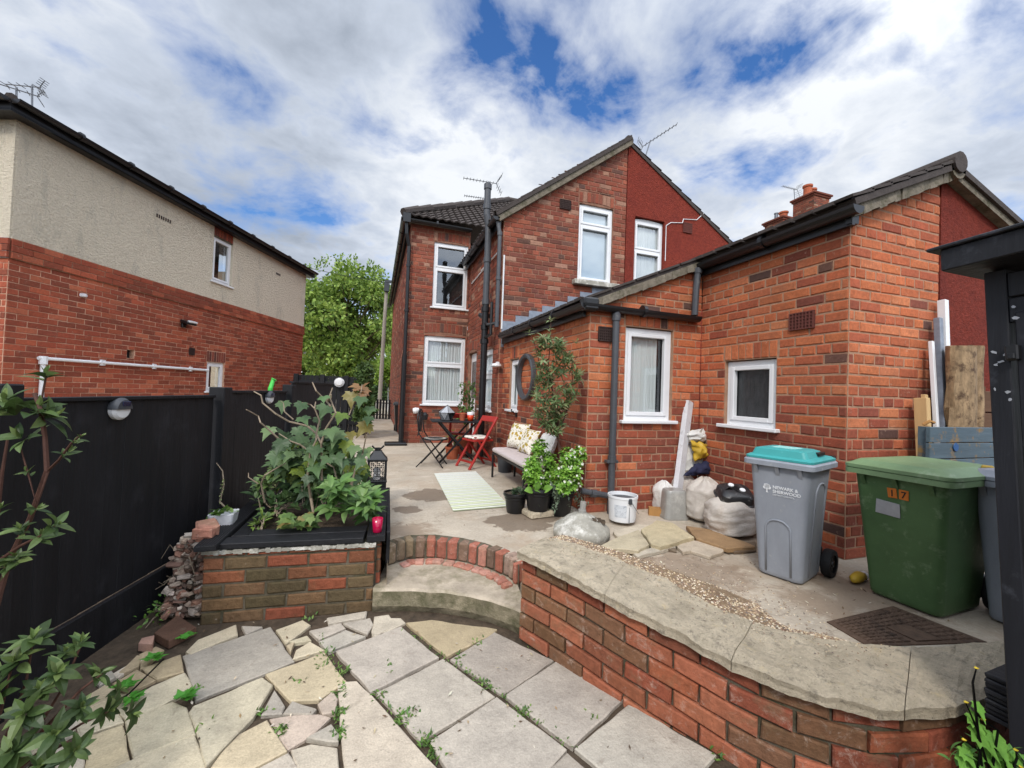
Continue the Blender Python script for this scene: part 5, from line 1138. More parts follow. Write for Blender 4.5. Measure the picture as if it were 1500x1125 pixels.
def bush(name,label,cat,pts,n,Lr,Wr,cols,rad_,droop=.25,base=None,up=.3,spr=1,mt='leaf',stems=True,group=None):
    o=thing(name,label,cat,tuple(base or pts[0]),group); lb=MB(); sb=MB()
    for _ in range(n):
        c=V(random.choice(pts)); r=rdir(); p=c+V((r.x*rad_[0],r.y*rad_[1],r.z*rad_[2]))*(R()**.45); d=(p-c); d=d.normalized()+V((0,0,up)); leaf(lb,p,d+rdir()*.5*spr,(Z+rdir()*.6),U(*Lr),U(*Wr),vary(random.choice(cols),.2),droop*U(.4,1.5),U(.1,.3))
    if stems:
        b=V(base or pts[0])
        for c in pts:
            for _ in range(3): q=V(c)+rdir()*rad_[0]*.7; sb.tube([b+V((U(-.03,.03),U(-.03,.03),0)),b.lerp(q,.5)+rdir()*.02,q],[.005,.004,.002],5)
        sb.build('stems','stem',o)
    lb.build('leaves','leaf',o); return o
BR=[S(98,130,60),S(116,146,72),S(82,114,52),S(128,152,86)]
o=thing('hellebore','bright green plant with strap shaped leaves spilling over the planter corner','plant',tuple(gY(520,760,3.2))); lb=MB()
for _ in range(26):
    c=gY(U(478,552),U(705,752),U(3.08,3.5)); whorl(lb,c,(U(-.3,.3),-.35,.8),8,U(.09,.14),.05,[S(86,120,62),S(100,134,70),S(74,104,54),S(112,140,84)],.85,.45,inner=False)
lb.build('leaves','leaf',o)
o=thing('rosemary','fine leaved grey green plant under the maple shrub','plant',tuple(gY(470,735,3.6))); lb=MB(); sb=MB()
for _ in range(34):
    b=gY(U(440,505),U(728,745),U(3.5,3.9)); t=b+V((U(-.08,.08),U(-.1,.05),U(.12,.26))); sb.tube([b,t],[.003,.002],5)
    for k in range(16): leaf(lb,b.lerp(t,.15+.85*k/16),rdir()+V((0,0,.5)),Z,.035,.007,vary(S(96,124,84),.2),.1,.1)
sb.build('stems','stem',o); lb.build('leaves','leaf',o)
bush('lobed_groundcover','low clump of lobed leaves at the left of the planter soil','plant',[gY(400,745,3.5),gY(420,738,3.6),gY(385,725,3.9)],60,(.06,.1),(.035,.05),MC,(.1,.1,.07),base=tuple(gY(405,755,3.45)))
o=thing('ivy_leaved_plant','small palmate leaved plant just behind the front black board','plant',tuple(gY(440,770,3.18))); lb=MB()
for _ in range(22): maple(lb,gY(U(408,458),U(752,770),U(3.14,3.3)),V((U(-.8,.8),-.5,U(-.5,.2))),V((0,-.5,.8)),U(.06,.11),vary(random.choice([S(92,118,64),S(110,132,72),S(132,120,70)]),.15))
lb.build('leaves','leaf',o)
bush('euphorbia','small upright plant by the left black board of the planter','plant',[gY(378,768,3.3),gY(388,762,3.35)],40,(.04,.07),(.012,.02),[S(112,136,62),S(92,112,58)],(.05,.05,.06),base=tuple(gY(382,778,3.3)))
o=thing('honesty_plant','leafy stems with curled tips at the left side of the planter','plant',tuple(gY(400,735,3.8))); lb=MB(); sb=MB()
for (x,y) in ((300,870),(385,780),(240,940),(330,930),(400,860),(450,760),(350,830)):
    q=pp(x,y,.1); sb.tube([gY(395,740,3.7),gY(395,740,3.7).lerp(q,.6)+V((.02,0,.02)),q],[.004,.003,.002],5); whorl(lb,q,(U(-.4,.4),-.3,.9),6,.075,.035,[S(104,128,72),S(88,112,62),S(122,140,92)],.8,.3)
for _ in range(40): leaf(lb,pp(U(200,440),U(880,1120),U(-.1,.3)),rdir()+V((0,-.3,.2)),Z,U(.05,.08),U(.03,.04),vary(random.choice(MC),.15))
sb.build('stems','stem',o); lb.build('leaves','leaf',o)
# ---- things on and beside the planter
o=thing('candle_glass','magenta glass candle holder on the corner of the black planter edging','candle holder',tuple(gz(553,778,.2))); c=gz(552.5,779,.195); mb=MB(); mb.lathe([(0,0),(.028,0),(.03,.004),(.037,.095),(.034,.095),(.028,.012),(0,.012)],c,20); mb.build('glass','pinkglass',o,True); mb=MB(); mb.lathe([(0,.012),(.026,.012),(.027,.03),(0,.032)],c,16); M['wax']=mat('pink_wax',S(232,36,110),.5,.05,5,0); mb.build('candle','wax',o)
o=thing('garden_lantern','black metal lantern with pierced panels standing beside the raised bed','lantern',tuple(gz(551,745,0))); c=gY(551,722,4.55); c.z=0; w_=.10; H0=.22; H1=.44; mb=MB()
mb.box((c.x,c.y,H0/2),(.19,.19,H0),None,None,0,.006); mb.box((c.x,c.y,H0+.01),(.2,.2,.02),None,None,0,.004)
for sx in(-1,1):
    for sy in(-1,1): mb.box((c.x+sx*.085,c.y+sy*.085,(H0+H1)/2),(.02,.02,H1-H0))
mb.box((c.x,c.y,H1+.01),(.2,.2,.025),None,None,0,.004); mb.loft([rrect(.19,.19,.01,H1+.02,2,(c.x,c.y)),rrect(.10,.10,.01,H1+.08,2,(c.x,c.y)),rrect(.08,.08,.01,H1+.10,2,(c.x,c.y))]); mb.build('frame','blackmetal',o)
mb=MB()
for i in range(9):
    for j in range(11):
        if (i*7+j*5+i*j)%3: mb.box((c.x-.075+i*.0188,c.y-.09,H0+.025+j*.019),(.015*U(.6,1.3),.004,.014*U(.6,1.2)),Matrix.Rotation(U(0,1.5),3,'Y'))
mb.build('pierced_panel','blackmetal',o); mb=MB(); mb.lathe([(0,0),(.035,0),(.035,.12),(0,.12)],(c.x,c.y,H0+.02),14); mb.build('candle','frost',o)
mb=MB(); mb.tube([(c.x,c.y,H1+.1),(c.x,c.y,H1+.13)],.03,10); mb.tube([(c.x-.06,c.y,H1+.15),(c.x-.03,c.y,H1+.12),(c.x+.03,c.y,H1+.12),(c.x+.06,c.y,H1+.15)],.01,6); mb.build('handle','blackmetal',o)
def brk(label,c,d,rz,col,mt='gbrick',rx=0,name='loose_brick',cat='brick'):
    mb=MB(); mb.box(c,d,Matrix.Rotation(rz,3,'Z')@Matrix.Rotation(rx,3,'X'),col,.006,.012); o=mb.build(name,mt); tag(o,label,cat); return o
c=gY(303,776,3.22); brk('salmon brick lump lying beside the white pot on the planter edge',c+V((0,0,.0)),(.12,.14,.10),.4,S(180,130,112),rx=.1)
c=gY(299,781,3.16); brk('smaller broken salmon brick in front of the other brick lump',c,(.12,.08,.07),-.2,S(172,120,102),rx=-.2)
o=thing('white_planter_pot','white pot with small leafy plant beside the fence post','plant pot',tuple(gY(327,772,3.5))); c=gY(327,771,3.45); mb=MB(); mb.loft([rrect(.13,.13,.02,c.z-.02,3,(c.x,c.y)),rrect(.16,.16,.02,c.z+.10,3,(c.x,c.y)),rrect(.14,.14,.02,c.z+.10,3,(c.x,c.y)),rrect(.13,.13,.02,c.z+.07,3,(c.x,c.y))]); mb.build('pot','whitedirty',o)
lb=MB()
for _ in range(24): leaf(lb,c+V((U(-.06,.06),U(-.06,.06),.10)),rdir()+V((0,-.2,.7)),Z,U(.06,.09),.035,vary(random.choice(BR),.15))
lb.build('leaves','leaf',o); sb=MB(); sb.tube([c+V((0,.1,.08)),gY(322,735,3.55),gY(328,710,3.55),gY(326,690,3.6),gY(317,678,3.6)],[.006,.007,.005,.004,.003],6); lb=MB()
for k in range(22): q=gY(322,735,3.55).lerp(gY(328,700,3.55),k/22); leaf(lb,q,rdir(),Z,.02,.012,vary(S(150,160,110),.2))
sb.build('vine_stem','stem',o); lb.build('vine_leaves','leaf',o)
# rubble heap between the bed and the fence
hp=thing('rubble_heap','heap of broken clay roof tile and rubble between the fence and the brick planter','rubble',tuple(gz(262,880,PZ))); mb=MB()
for _ in range(300):
    x=U(235,292); y=U(805,905); f=(905-y)/100; p=gz(x,905,PZ); p=V((p.x,p.y+f*.25+U(-.05,.1),PZ+f*.42*U(.7,1)+.02))
    if p.x>-1.0: p.x-=.08
    s_=U(.02,.055); mb.box(p,(s_*U(.8,2),s_*U(.6,1.2),s_*U(.3,.8)),Matrix.Rotation(U(0,6),3,'Z')@Matrix.Rotation(U(-.9,.9),3,'X'),vary(random.choice([S(150,112,94),S(128,98,84),S(170,150,132),S(104,84,72),S(190,176,160)]),.15),s_*.12,s_*.15)
mb.build('rubble','stone',hp); sb=MB()
for _ in range(26):
    a=gz(U(240,290),895,PZ)+V((U(-.05,.1),U(0,.2),U(.05,.42))); sb.tube([a,a+rdir()*.06,a+V((U(-.1,.1),-.05,U(-.15,.0)))],[.004,.003,.002],5)
sb.build('dead_stems','stem',hp); mb=MB(); a=[gz(238,905,PZ),gz(294,905,PZ)]; mb.add([a[0],a[1],a[1]+V((-.03,.45,.42)),a[0]+V((.05,.5,.38))],[(0,1,2,3)]); mb.build('earth_core','soil',hp)
for (poly,lab,c) in ((q3((410,295),(520,210),(612,268),(480,335)),'brown clay tile lying flat at the foot of the rubble heap',S(104,78,64)),(q3((335,345),(350,320),(412,306),(402,352)),'small pinkish stone lying between the clay tile and the fence',S(176,140,124))):
    mb=MB(); P3=[gz(x,y,PZ+.02) for x,y in poly]; mb.prism([(p.x,p.y) for p in P3],PZ-.01,lambda p:PZ+.035,c,.004); o=mb.build('clay_tile' if 'tile' in lab[:12] else 'loose_stone','slab'); tag(o,lab,'tile' if 'tile' in lab[:12] else 'stone')
bush('fence_weed','small green weed growing at the foot of the fence','weed',[gz(240,885,PZ+.05),gz(222,905,PZ+.04)],70,(.02,.035),(.01,.016),[S(86,122,52),S(104,138,64)],(.08,.08,.05),base=tuple(gz(235,892,PZ)))
# weeds in the joints
jw=MB()
def tuft(x,y,n,s=1):
    p=gz(x,y,PZ-.005)
    for _ in range(n): leaf(jw,p+V((U(-.03,.03)*s,U(-.03,.03)*s,0)),rdir()+V((0,0,.9)),Z,U(.018,.035)*s,U(.006,.012)*s,vary(random.choice([S(92,128,58),S(110,140,70),S(76,104,52)]),.2),.3,.2)
for (x,y,n) in ((505,985,10),(500,1010,16),(497,1045,22),(495,1075,26),(555,1020,10),(590,1055,22),(625,1085,26),(640,1105,20),(713,1003,18),(770,1040,16),(760,1060,4),(275,1020,14),(408,1070,18),(470,975,12),(480,955,10),(385,1045,10),(700,940,8),(830,965,6),(870,1050,6),(860,990,8),(1048,1106,12),(610,1040,8),(670,960,6),(520,890,6),(450,910,6),(440,1000,8),(300,1065,8),(570,975,8),(830,930,4),(915,985,6)): 
    tuft(x,y,n); tuft(x+U(-8,8),y+U(-8,8),n//2)
for (x0,y0,x1,y1) in ((500,1000,495,1085),(560,1025,650,1110),(735,1020,840,1095),(655,965,740,1020),(470,930,500,1000),(590,925,655,965),(770,940,1000,1070)):
    for k in range(26): t=R(); tuft(x0+(x1-x0)*t+U(-2,2),y0+(y1-y0)*t+U(-2,2),2,.7)
struct(tag(jw.build('joint_weeds','leaf'),'tiny green weeds growing in the paving joints','weeds'),'stuff')
# yellow flowered weeds by the shed
o=thing('flowering_weed','lobed green weeds with tiny yellow flowers at the foot of the black shed','weed',tuple(gz(1440,1120,PZ))); sb=MB(); lb=MB(); fb=MB()
for pts in ([(1455,1150),(1430,1065),(1415,1030)],[(1450,1150),(1462,1070),(1440,1055)],[(1480,1150),(1470,1110),(1495,1125)],[(1430,1150),(1435,1100),(1412,1085)],[(1470,1160),(1490,1110),(1488,1100)],[(1440,1140),(1425,1000),(1430,980)]):
    P_=[gD(x,y,1.18) for x,y in pts]; sb.tube(P_,[.004,.003,.0015],5); q=P_[-1]
    for i in range(6): a=6.28*i/6; leaf(fb,q,(math.cos(a),math.sin(a)*.5,.5),Z,.008,.006,S(214,190,60),.1,.1)
for (x,y,L_) in ((1428,1080,.09),(1420,1060,.06),(1455,1090,.08),(1440,1110,.07),(1410,1110,.06),(1470,1115,.07),(1430,1045,.05),(1455,1125,.08),(1405,1120,.07),(1485,1120,.05)): maple(lb,gD(x,y-14,1.2),V((U(-.4,.4),-.5,-.6)),V((0,-.8,.6)),L_,vary(S(112,160,72),.15))
for _ in range(40): leaf(lb,gD(U(1390,1500),U(1100,1140),1.2),rdir()+V((0,-.2,.5)),Z,U(.03,.06),U(.012,.02),vary(S(96,136,66),.2))
sb.build('stems','leaf',o); lb.build('leaves','leaf',o); fb.build('flowers','leaf',o)
# ================================================================== TREES
TG=[S(128,156,70),S(148,172,84),S(110,138,60),S(164,186,98),S(92,118,52)]
def tree(name,label,base,h,rx,rz,cz,n,lsz,cols,group=None,clump=40,seed=1,trunk=.22):
    random.seed(seed); o=thing(name,label,'tree',tuple(base),group); base=V(base); tb=MB(); lb=MB(); top=base+Z*h
    tb.tube([base-Z*.2,base+V((.1,0,h*.25)),base+V((-.05,.1,h*.5)),base+V((.05,0,h*.85))],[trunk,trunk*.8,trunk*.55,trunk*.15],9)
    cl=[]
    for i in range(clump):
        r=rdir(); p=base+V((r.x*rx,r.y*rx,cz+r.z*rz))*1.0; q=R()**.33
        c=base+V((r.x*rx*q*.92,r.y*rx*q*.92,cz+r.z*rz*q*.92)); cl.append(c)
        s0=base+V((U(-.05,.05),0,min(h*.8,max(h*.18,(c.z-base.z)*U(.4,.75))))); tb.tube([s0,s0.lerp(c,.5)+V((0,0,-.1))+rdir()*.15,c],[trunk*.28,trunk*.16,.015],6)
    tb.build('trunk','bark',o)
    for _ in range(n):
        c=random.choice(cl); r=rdir(); k=R()**.5; rr=rx*.27; p=c+V((r.x*rr,r.y*rr,r.z*rr*.75))*k; d=(r+V((0,0,-.15))+rdir()*.6).normalized(); L_=lsz*U(.7,1.3); s=d.orthogonal().normalized(); s=(Matrix.Rotation(U(0,6.28),3,d)@s); W_=L_*.36
        lb.add([p,p+d*L_*.45+s*W_,p+d*L_,p+d*L_*.45-s*W_],[(0,1,2,3)],vary(random.choice(cols),.2))
    # upright shoots along the top of the crown
    for _ in range(46):
        a=U(0,6.28); q=R()**.5*.9; p=base+V((math.cos(a)*rx*q,math.sin(a)*rx*q,cz+rz*math.sqrt(max(0,1-q*q))*.95))
        for k in range(14): pp_=p+V((U(-.08,.08),U(-.08,.08),k*.05)); d=(rdir()+V((0,0,.7))).normalized(); s=d.orthogonal().normalized(); L_=lsz*U(.7,1.1); lb.add([pp_,pp_+d*L_*.45+s*L_*.3,pp_+d*L_,pp_+d*L_*.45-s*L_*.3],[(0,1,2,3)],vary(random.choice(cols),.18))
    lb.build('crown','treeleaf',o); return o
tb_=gY(503,590,26); tree('lime_tree','large round crowned green tree between the two houses',(tb_.x,26,0),8.4,3.3,3.4,5.0,24000,.21,TG,None,95,3,.26)
tb2=gY(590,590,33); tree('garden_tree','tree behind the telegraph pole, partly hidden by the brick house',(tb2.x,33,0),8.6,2.9,3.6,5.0,12000,.24,TG,None,45,5,.24)
tb3=gY(576,590,21.5); tree('small_garden_tree','small yellow green tree just above the white railings',(tb3.x,21.5,0),2.9,.95,.9,1.95,3500,.14,[S(138,168,66),S(120,152,60),S(156,180,86)],None,22,8,.06)
tb4=gY(450,590,40); tree('far_tree','distant tree low beside the corner of the cream house',(tb4.x,40,0),4.5,1.9,1.8,2.7,4000,.26,TG,None,24,9,.12)
tree('yard_shrub','drooping green shrub beside the far black fence',tuple(gY(533,612,10.3)*1.0)[:2]+(0,),1.2,.22,.45,.7,1100,.11,[S(84,108,60),S(100,124,70),S(70,92,52)],None,16,11,.03)
random.seed(21)
hd=thing('far_hedge','dark green hedge closing the view at the end of the path','hedge',(1,38,0)); lb=MB()
for _ in range(5000): p=V((U(-14,10),U(40,42),U(0,2.1))); d=rdir(); s=d.orthogonal(); L_=.3; lb.add([p,p+d*.15+s*.1,p+d*.3,p+d*.15-s*.1],[(0,1,2,3)],vary(random.choice([S(70,96,50),S(84,110,56),S(58,82,44)]),.2))
lb.build('leaves','treeleaf',hd); mb=MB(); mb.box((-2,41.2,.9),(24,1.2,1.8)); M['hedgecore']=mat('hedge_core',S(46,62,36),.95,.4,3,.5,10); mb.build('hedge_core','hedgecore',hd)
# ================================================================== TABLE AND CHAIRS
random.seed(33)
tb=thing('bistro_table','small black folding table set with pots by the house corner','table',(1.3,7.0,0)); TC=gY(668,622,7.0); TC=V((TC.x,7.0,.68))
mb=MB(); mb.box((TC.x,TC.y,.68),(.86,.62,.022),rotz(rad(-4)),None,0,.006); mb.build('table_top','blackwood',tb)
mb=MB()
for sy in(-.22,.22): 
    for sg in(-1,1): mb.bar((TC.x-.3*sg,TC.y+sy,0),(TC.x+.3*sg,TC.y+sy+.015*sg,.665),.022,.03)
for sg in(-1,1): mb.bar((TC.x+.25*sg,TC.y-.22,.11),(TC.x+.25*sg,TC.y+.22,.11),.02,.02)
mb.build('folding_legs','blackmetal',tb)
def bistro(name,label,c,rz,group=None):
    o=thing(name,label,'chair',(0,0,0),group); c=V(c); r=rotz(rz); T=lambda x,y,z: c+r@V((x,y,z))
    mb=MB()
    for sx in(-.19,.19):
        mb.tube([T(sx,-.20,0),T(sx,.12,.42),T(sx,.19,.52),T(sx,.22,.74)],.010,6); mb.tube([T(sx*.9,.22,0),T(sx*.9,-.16,.42)],.009,6)
    mb.tube([T(.19*math.cos(math.pi*k/10),.22+.0*k,.74+.15*math.sin(math.pi*k/10)) for k in range(11)],.010,6)
    for (y,z) in((-.16,.05),(.17,.06)): mb.tube([T(-.18,y,z),T(.18,y,z)],.007,6)
    mb.build('frame','blackmetal',o)
    mb=MB(); mb.tube([T(.19*math.cos(6.283*k/20),-.03+.19*math.sin(6.283*k/20),.43) for k in range(21)],.012,6); mb.build('seat_rim','blackmetal',o)
    mb=MB(); mb.lathe([(0,.438),(.10,.438),(.11,.434),(.11,.425),(0,.425)],T(0,-.03,0),20); mb.lathe([(.15,.44),(.18,.436),(.18,.426),(.15,.426)],T(0,-.03,0),20); mb.build('seat','greycem' if False else 'blackplastic',o)
    mb=MB(); mb.lathe([(.125,.441),(.178,.441)],T(0,-.03,0),20); mb.build('mosaic_ring','greycem',o)
    mb=MB(); q=T(0,.215,.66); R2=r@Matrix.Rotation(rad(90),3,'X'); mb.lathe([(0,.01),(.10,.01),(.105,0),(.10,-.01),(0,-.01)],q,20,None,R2@Matrix.Scale(1.25,3,V((0,1,0)))); mb.build('back_medallion','blackmetal',o)
    mb=MB()
    for sg in(-1,1):
        for k0,rr in((.83,.05),(.78,.035)):
            mb.tube([T(sg*(.06+rr*math.cos(6.28*k/14)),.22,k0+rr*math.sin(6.28*k/14)*.8) for k in range(13)],.005,5)
        mb.tube([T(sg*.19,.21,.5),T(sg*.08,.21,.55)],.006,5); mb.tube([T(sg*.06,.215,.50),T(sg*.19,.215,.48)],.005,5)
    mb.build('scrollwork','blackmetal',o); return o
bistro('bistro_chair','black wrought iron bistro chair with round seat and scrolled back',(.90,6.55,0),rad(72))
def redchair(name,label,c,rz,floral=True):
    o=thing(name,label,'chair',(0,0,0)); c=V(c); r=rotz(rz); T=lambda x,y,z: c+r@V((x,y,z))
    mb=MB()
    for sx in(-.19,.19): mb.bar(T(sx,-.26,0),T(sx,.24,.80),.028,.042,None,.004,r@V((1,0,0))); mb.bar(T(sx*.86,.26,0),T(sx*.86,-.12,.46),.026,.036,None,.004,r@V((1,0,0)))
    for (y,z) in ((-.2,.1),(.21,.1)): mb.bar(T(-.17,y,z),T(.17,y,z),.022,.03)
    mb.build('folding_frame','redwood',o); mb=MB(); mb.box(T(0,.205,.76),(.40,.022,.10),r@Matrix.Rotation(rad(-32),3,'X'),None,0,.006); mb.build('back_rail','redwood',o)
    mb=MB(); mb.box(T(0,-.0,.43),(.36,.36,.03),r,None,0,.006); mb.build('seat','redwood',o)
    if floral:
        M['seatpad']=floral2(); mb=MB(); mb.loft([rrect(.31,.31,.05,z,4,(0,0),r,T(0,0,0)) if k else rrect(.34,.34,.06,z,4,(0,0),r,T(0,0,0)) for k,z in((1,.448),(0,.462),(0,.475),(1,.488))]); mb.build('seat_pad','seatpad',o,False,rad(50))
    return o
def floral2():
    t=NT('patterned_seat_pad'); v=t.n('ShaderNodeTexVoronoi'); v.inputs['Scale'].default_value=14; t.l(t.pos(),v.inputs['Vector'])
    c=t.mix(t.ramp(v.outputs['Distance'],.30,.36,(1,1,1,1),(0,0,0,1)),S(222,216,204),t.mix(t.noise(12,1),S(160,50,44),S(60,58,56))); return t.fin(c,.9)
redchair('folding_chair','red wooden folding chair with patterned seat pad in front of the table',(1.58,6.40,0),rad(-70))
redchair('folding_chair','red wooden folding chair half hidden behind the small table',(1.50,7.38,0),rad(172),False)
# things on the table
z=.691
o=thing('geometric_terrarium','faceted glass terrarium standing on the small table','terrarium',(TC.x-.16,TC.y,z)); c=V((TC.x-.17,TC.y-.02,z)); ring=lambda r,h,a0:[c+V((r*math.cos(rad(a0+60*k)),r*math.sin(rad(a0+60*k)),h)) for k in range(6)]
r0,r1,ap=ring(.09,.005,0),ring(.15,.13,30),c+V((.01,0,.26)); gl=MB()
gl.add(r0+r1+[ap],[(k,(k+1)%6,6+k) for k in range(6)]+[((k+1)%6,6+(k+1)%6,6+k) for k in range(6) if k!=4]+[(6+k,6+(k+1)%6,12) for k in range(6)]); gl.build('panes','silver',o)
mb=MB()
for k in range(6):
    for a,b in((r0[k],r0[(k+1)%6]),(r0[k],r1[k]),(r0[(k+1)%6],r1[k]),(r1[k],r1[(k+1)%6]),(r1[k],ap)): mb.tube([a,b],.004,5)
mb.build('frame','blackmetal',o)
def simplepot(name,label,c,r,h,mt,cat='plant pot'):
    mb=MB(); mb.lathe([(0,0),(r*.72,0),(r*.92,h*.82),(r,h*.82),(r,h),(r*.85,h),(r*.8,h*.85),(0,h*.85)],c,18); o=mb.build(name,mt); o['label']=label; o['category']=cat; return o
simplepot('terracotta_pot','small terracotta pot on the table beside the terrarium',(TC.x+.10,TC.y-.02,z),.06,.13,'terracotta')
o=thing('tumbler','glass tumbler with an orange drink near the right edge of the table','cup',(TC.x+.22,TC.y-.12,z)); mb=MB(); mb.lathe([(0,0),(.045,0),(.055,.10),(.05,.10),(0,.095)],(TC.x+.22,TC.y-.12,z),16); M['orangered']=mat('orange_red_glass',S(214,70,34),.3,.1,10,0); mb.build('drink','orangered',o,True); mb=MB(); mb.lathe([(.055,.10),(.059,.15),(.055,.15),(.05,.10)],(TC.x+.22,TC.y-.12,z),16); mb.build('rim','frost',o,True)
o=thing('tall_pot_plant','tall leafy plant in a pot behind the table against the window','plant',(TC.x+.38,TC.y+.35,0)); c=V((gY(684,600,7.5).x,7.5,0)); mb=MB(); mb.lathe([(0,0),(.12,0),(.16,.3),(.14,.3),(0,.26)],c,16); mb.build('pot','terracotta',o); sb=MB(); sb.tube([c+Z*.2,c+V((.02,0,.8)),c+V((0,0,1.25))],.012,6); sb.build('stem','stem',o); lb=MB()
for _ in range(260): p=c+V((U(-.15,.15),U(-.12,.12),U(.62,1.36))); leaf(lb,p,rdir()+V((0,-.2,.2)),Z,U(.07,.11),U(.03,.045),vary(random.choice(GRN+BR[:1]),.2))
lb.build('leaves','leaf',o)
o=thing('wall_lamp','small white lamp at the corner of the main house above the bistro chair','wall lamp',tuple(gY(605,603,9.3))); c=gY(605,602,9.25); mb=MB(); mb.lathe([(0,.14),(.05,.13),(.07,.06),(.06,0),(0,-.01)],c,14,None,Matrix.Rotation(rad(80),3,'Y')); mb.build('shade','frost',o); mb=MB(); mb.tube([c+V((.16,.03,.01)),c+V((.1,0,0))],.03,8); mb.build('bracket','blackmetal',o)
o=thing('wall_lamp','black lantern bracket on the main house just behind the bistro chair','wall lamp',tuple(gY(613,606,9.3))); c=gY(614,606,9.27); mb=MB(); mb.tube([c,c+V((.05,-.06,.03)),c+V((.12,-.08,0))],.02,6); mb.lathe([(0,-.12),(.06,-.1),(.07,0),(.02,.06)],c+V((.12,-.08,-.02)),10); mb.build('lantern','blackmetal',o)
simplepot('clay_pot','terracotta pot on the ground under the table','' and '' or c,.01,.01,'terracotta') if False else None
o=simplepot('clay_pot','terracotta pot standing on the concrete under the table',(gz(662,672).x,gz(662,672).y,0),.13,.22,'terracotta')
bush('under_table_plant','leafy plant in front of the wall under the table','plant',[gz(668,665)+Z*.35,gz(664,664)+Z*.25],70,(.08,.12),(.03,.05),BR,(.14,.12,.12),base=tuple(gz(666,668)))
# ================================================================== BENCH, CUSHIONS, MIRROR
be=thing('bench','low bench with pink grey cushioned seat and thin black metal legs','bench',(1.8,5,0)); b0=gz(723,699); x0=b0.x-.02; y1=b0.y; y0=4.30; bw=.36
mb=MB(); HB=.355
for (x,y) in ((x0,y1),(x0+bw-.03,y1),(x0,y0),(x0+bw-.03,y0)): mb.box((x,y,HB/2),(.026,.026,HB),None,None,0,.003)
for x in(x0,x0+bw-.03): mb.box((x,(y0+y1)/2,HB-.013),(.022,y1-y0,.026))
for y in(y0,y1): mb.box((x0+bw/2-.015,y,HB-.013),(bw-.03,.022,.026))
mb.build('legs_and_frame','blackmetal',be)
mb=MB(); mb.loft([rrect(bw*s,y1-y0+.06-(1-s)*.3,.06,z_,5,(x0+bw/2-.015,(y0+y1)/2)) for s,z_ in((.9,HB),(1.0,HB+.015),(1.02,HB+.04),(.95,HB+.06),(.7,HB+.068))]); mb.build('seat_cushion','pinkcush',be,False,rad(60))
def pillow(name,label,c,s,th,rot,mt):
    mb=MB(); n=14; vs=[]
    for sg in(1,-1):
        for i in range(n+1):
            for j in range(n+1):
                u=-1+2*i/n; v=-1+2*j/n; h=((1-u**4)*(1-v**4))**.5*th*sg; k=1-.06*(u*u*(1-v*v)+v*v*(1-u*u))*0-.05*((1-u*u)*v*v+(1-v*v)*u*u)
                vs.append(V(c)+rot@V((u*s/2*k,v*s/2*k,h+mnoise.noise(V((u*2,v*2,sg)))*.008)))
    m_=(n+1)**2; fs=[]
    for q in(0,1):
        for i in range(n):
            for j in range(n): a=q*m_+i*(n+1)+j; fs.append((a,a+1,a+n+2,a+n+1))
    mb.add(vs,fs); o=mb.build(name,mt,None,True); tag(o,label,'cushion'); return o
def pr(rz,tilt): return Matrix.Rotation(rz,3,'Z')@Matrix.Rotation(tilt,3,'X')
pillow('cushion','white and mustard leaf patterned cushion at the far end of the bench',(1.91,5.37,HB+.25),.36,.07,pr(rad(-70),rad(70)),'floral')
pillow('cushion','white and mustard leaf patterned cushion leaning behind its neighbour, partly hidden by the flowers',(1.92,4.98,HB+.22),.34,.07,pr(rad(-84),rad(62)),'floral')
pillow('cushion','plain pale cushion at the near end of the bench behind the white flowers',(1.93,4.45,HB+.22),.34,.07,pr(rad(-90),rad(68)),'sackwhite')
o=thing('garden_bucket','dark plastic bucket standing under the far end of the bench','bucket',(1.88,5.55,0)); c=gz(741,692); mb=MB(); mb.lathe([(0,0),(.10,0),(.125,.24),(.135,.24),(.135,.26),(.115,.26),(.095,.02),(0,.02)],(c.x-.0,c.y+.05,0),20); mb.build('body','darkgrey',o)
c=V((2.045,5.46,1.43)); RY_=Matrix.Rotation(rad(-90),3,'Y'); mb=MB(); mb.lathe([(.33,0),(.33,.05),(.315,.065),(.275,.055),(.268,.0)],c,44,None,RY_); tag(mb.build('wall_ring','greyplastic',None,False,rad(40)),'round grey ring hung on the orange brick side wall beside the narrow window','ring')
o=thing('wall_hook','small black hook bracket on the brick wall above the bench','hook',(2.05,5.35,.78)); c=gX(757,606,2.05); mb=MB(); mb.box(c+V((-.01,0,0)),(.02,.05,.10)); mb.tube([c+V((-.02,0,.02)),c+V((-.08,0,.03)),c+V((-.09,0,.07))],.01,6); mb.build('hook','blackmetal',o)
o=thing('security_light','small white light on the dark brick corner pier above the soil pipe','wall lamp',(1.9,6.7,1.6)); c=gY(727,536,6.68); mb=MB(); mb.lathe([(0,.05),(.07,.04),(.09,0),(.06,-.02),(0,-.02)],c,14); mb.build('lamp','frost',o); mb=MB(); mb.box(c+V((.02,.0,.04)),(.05,.06,.06)); mb.build('bracket','white',o)
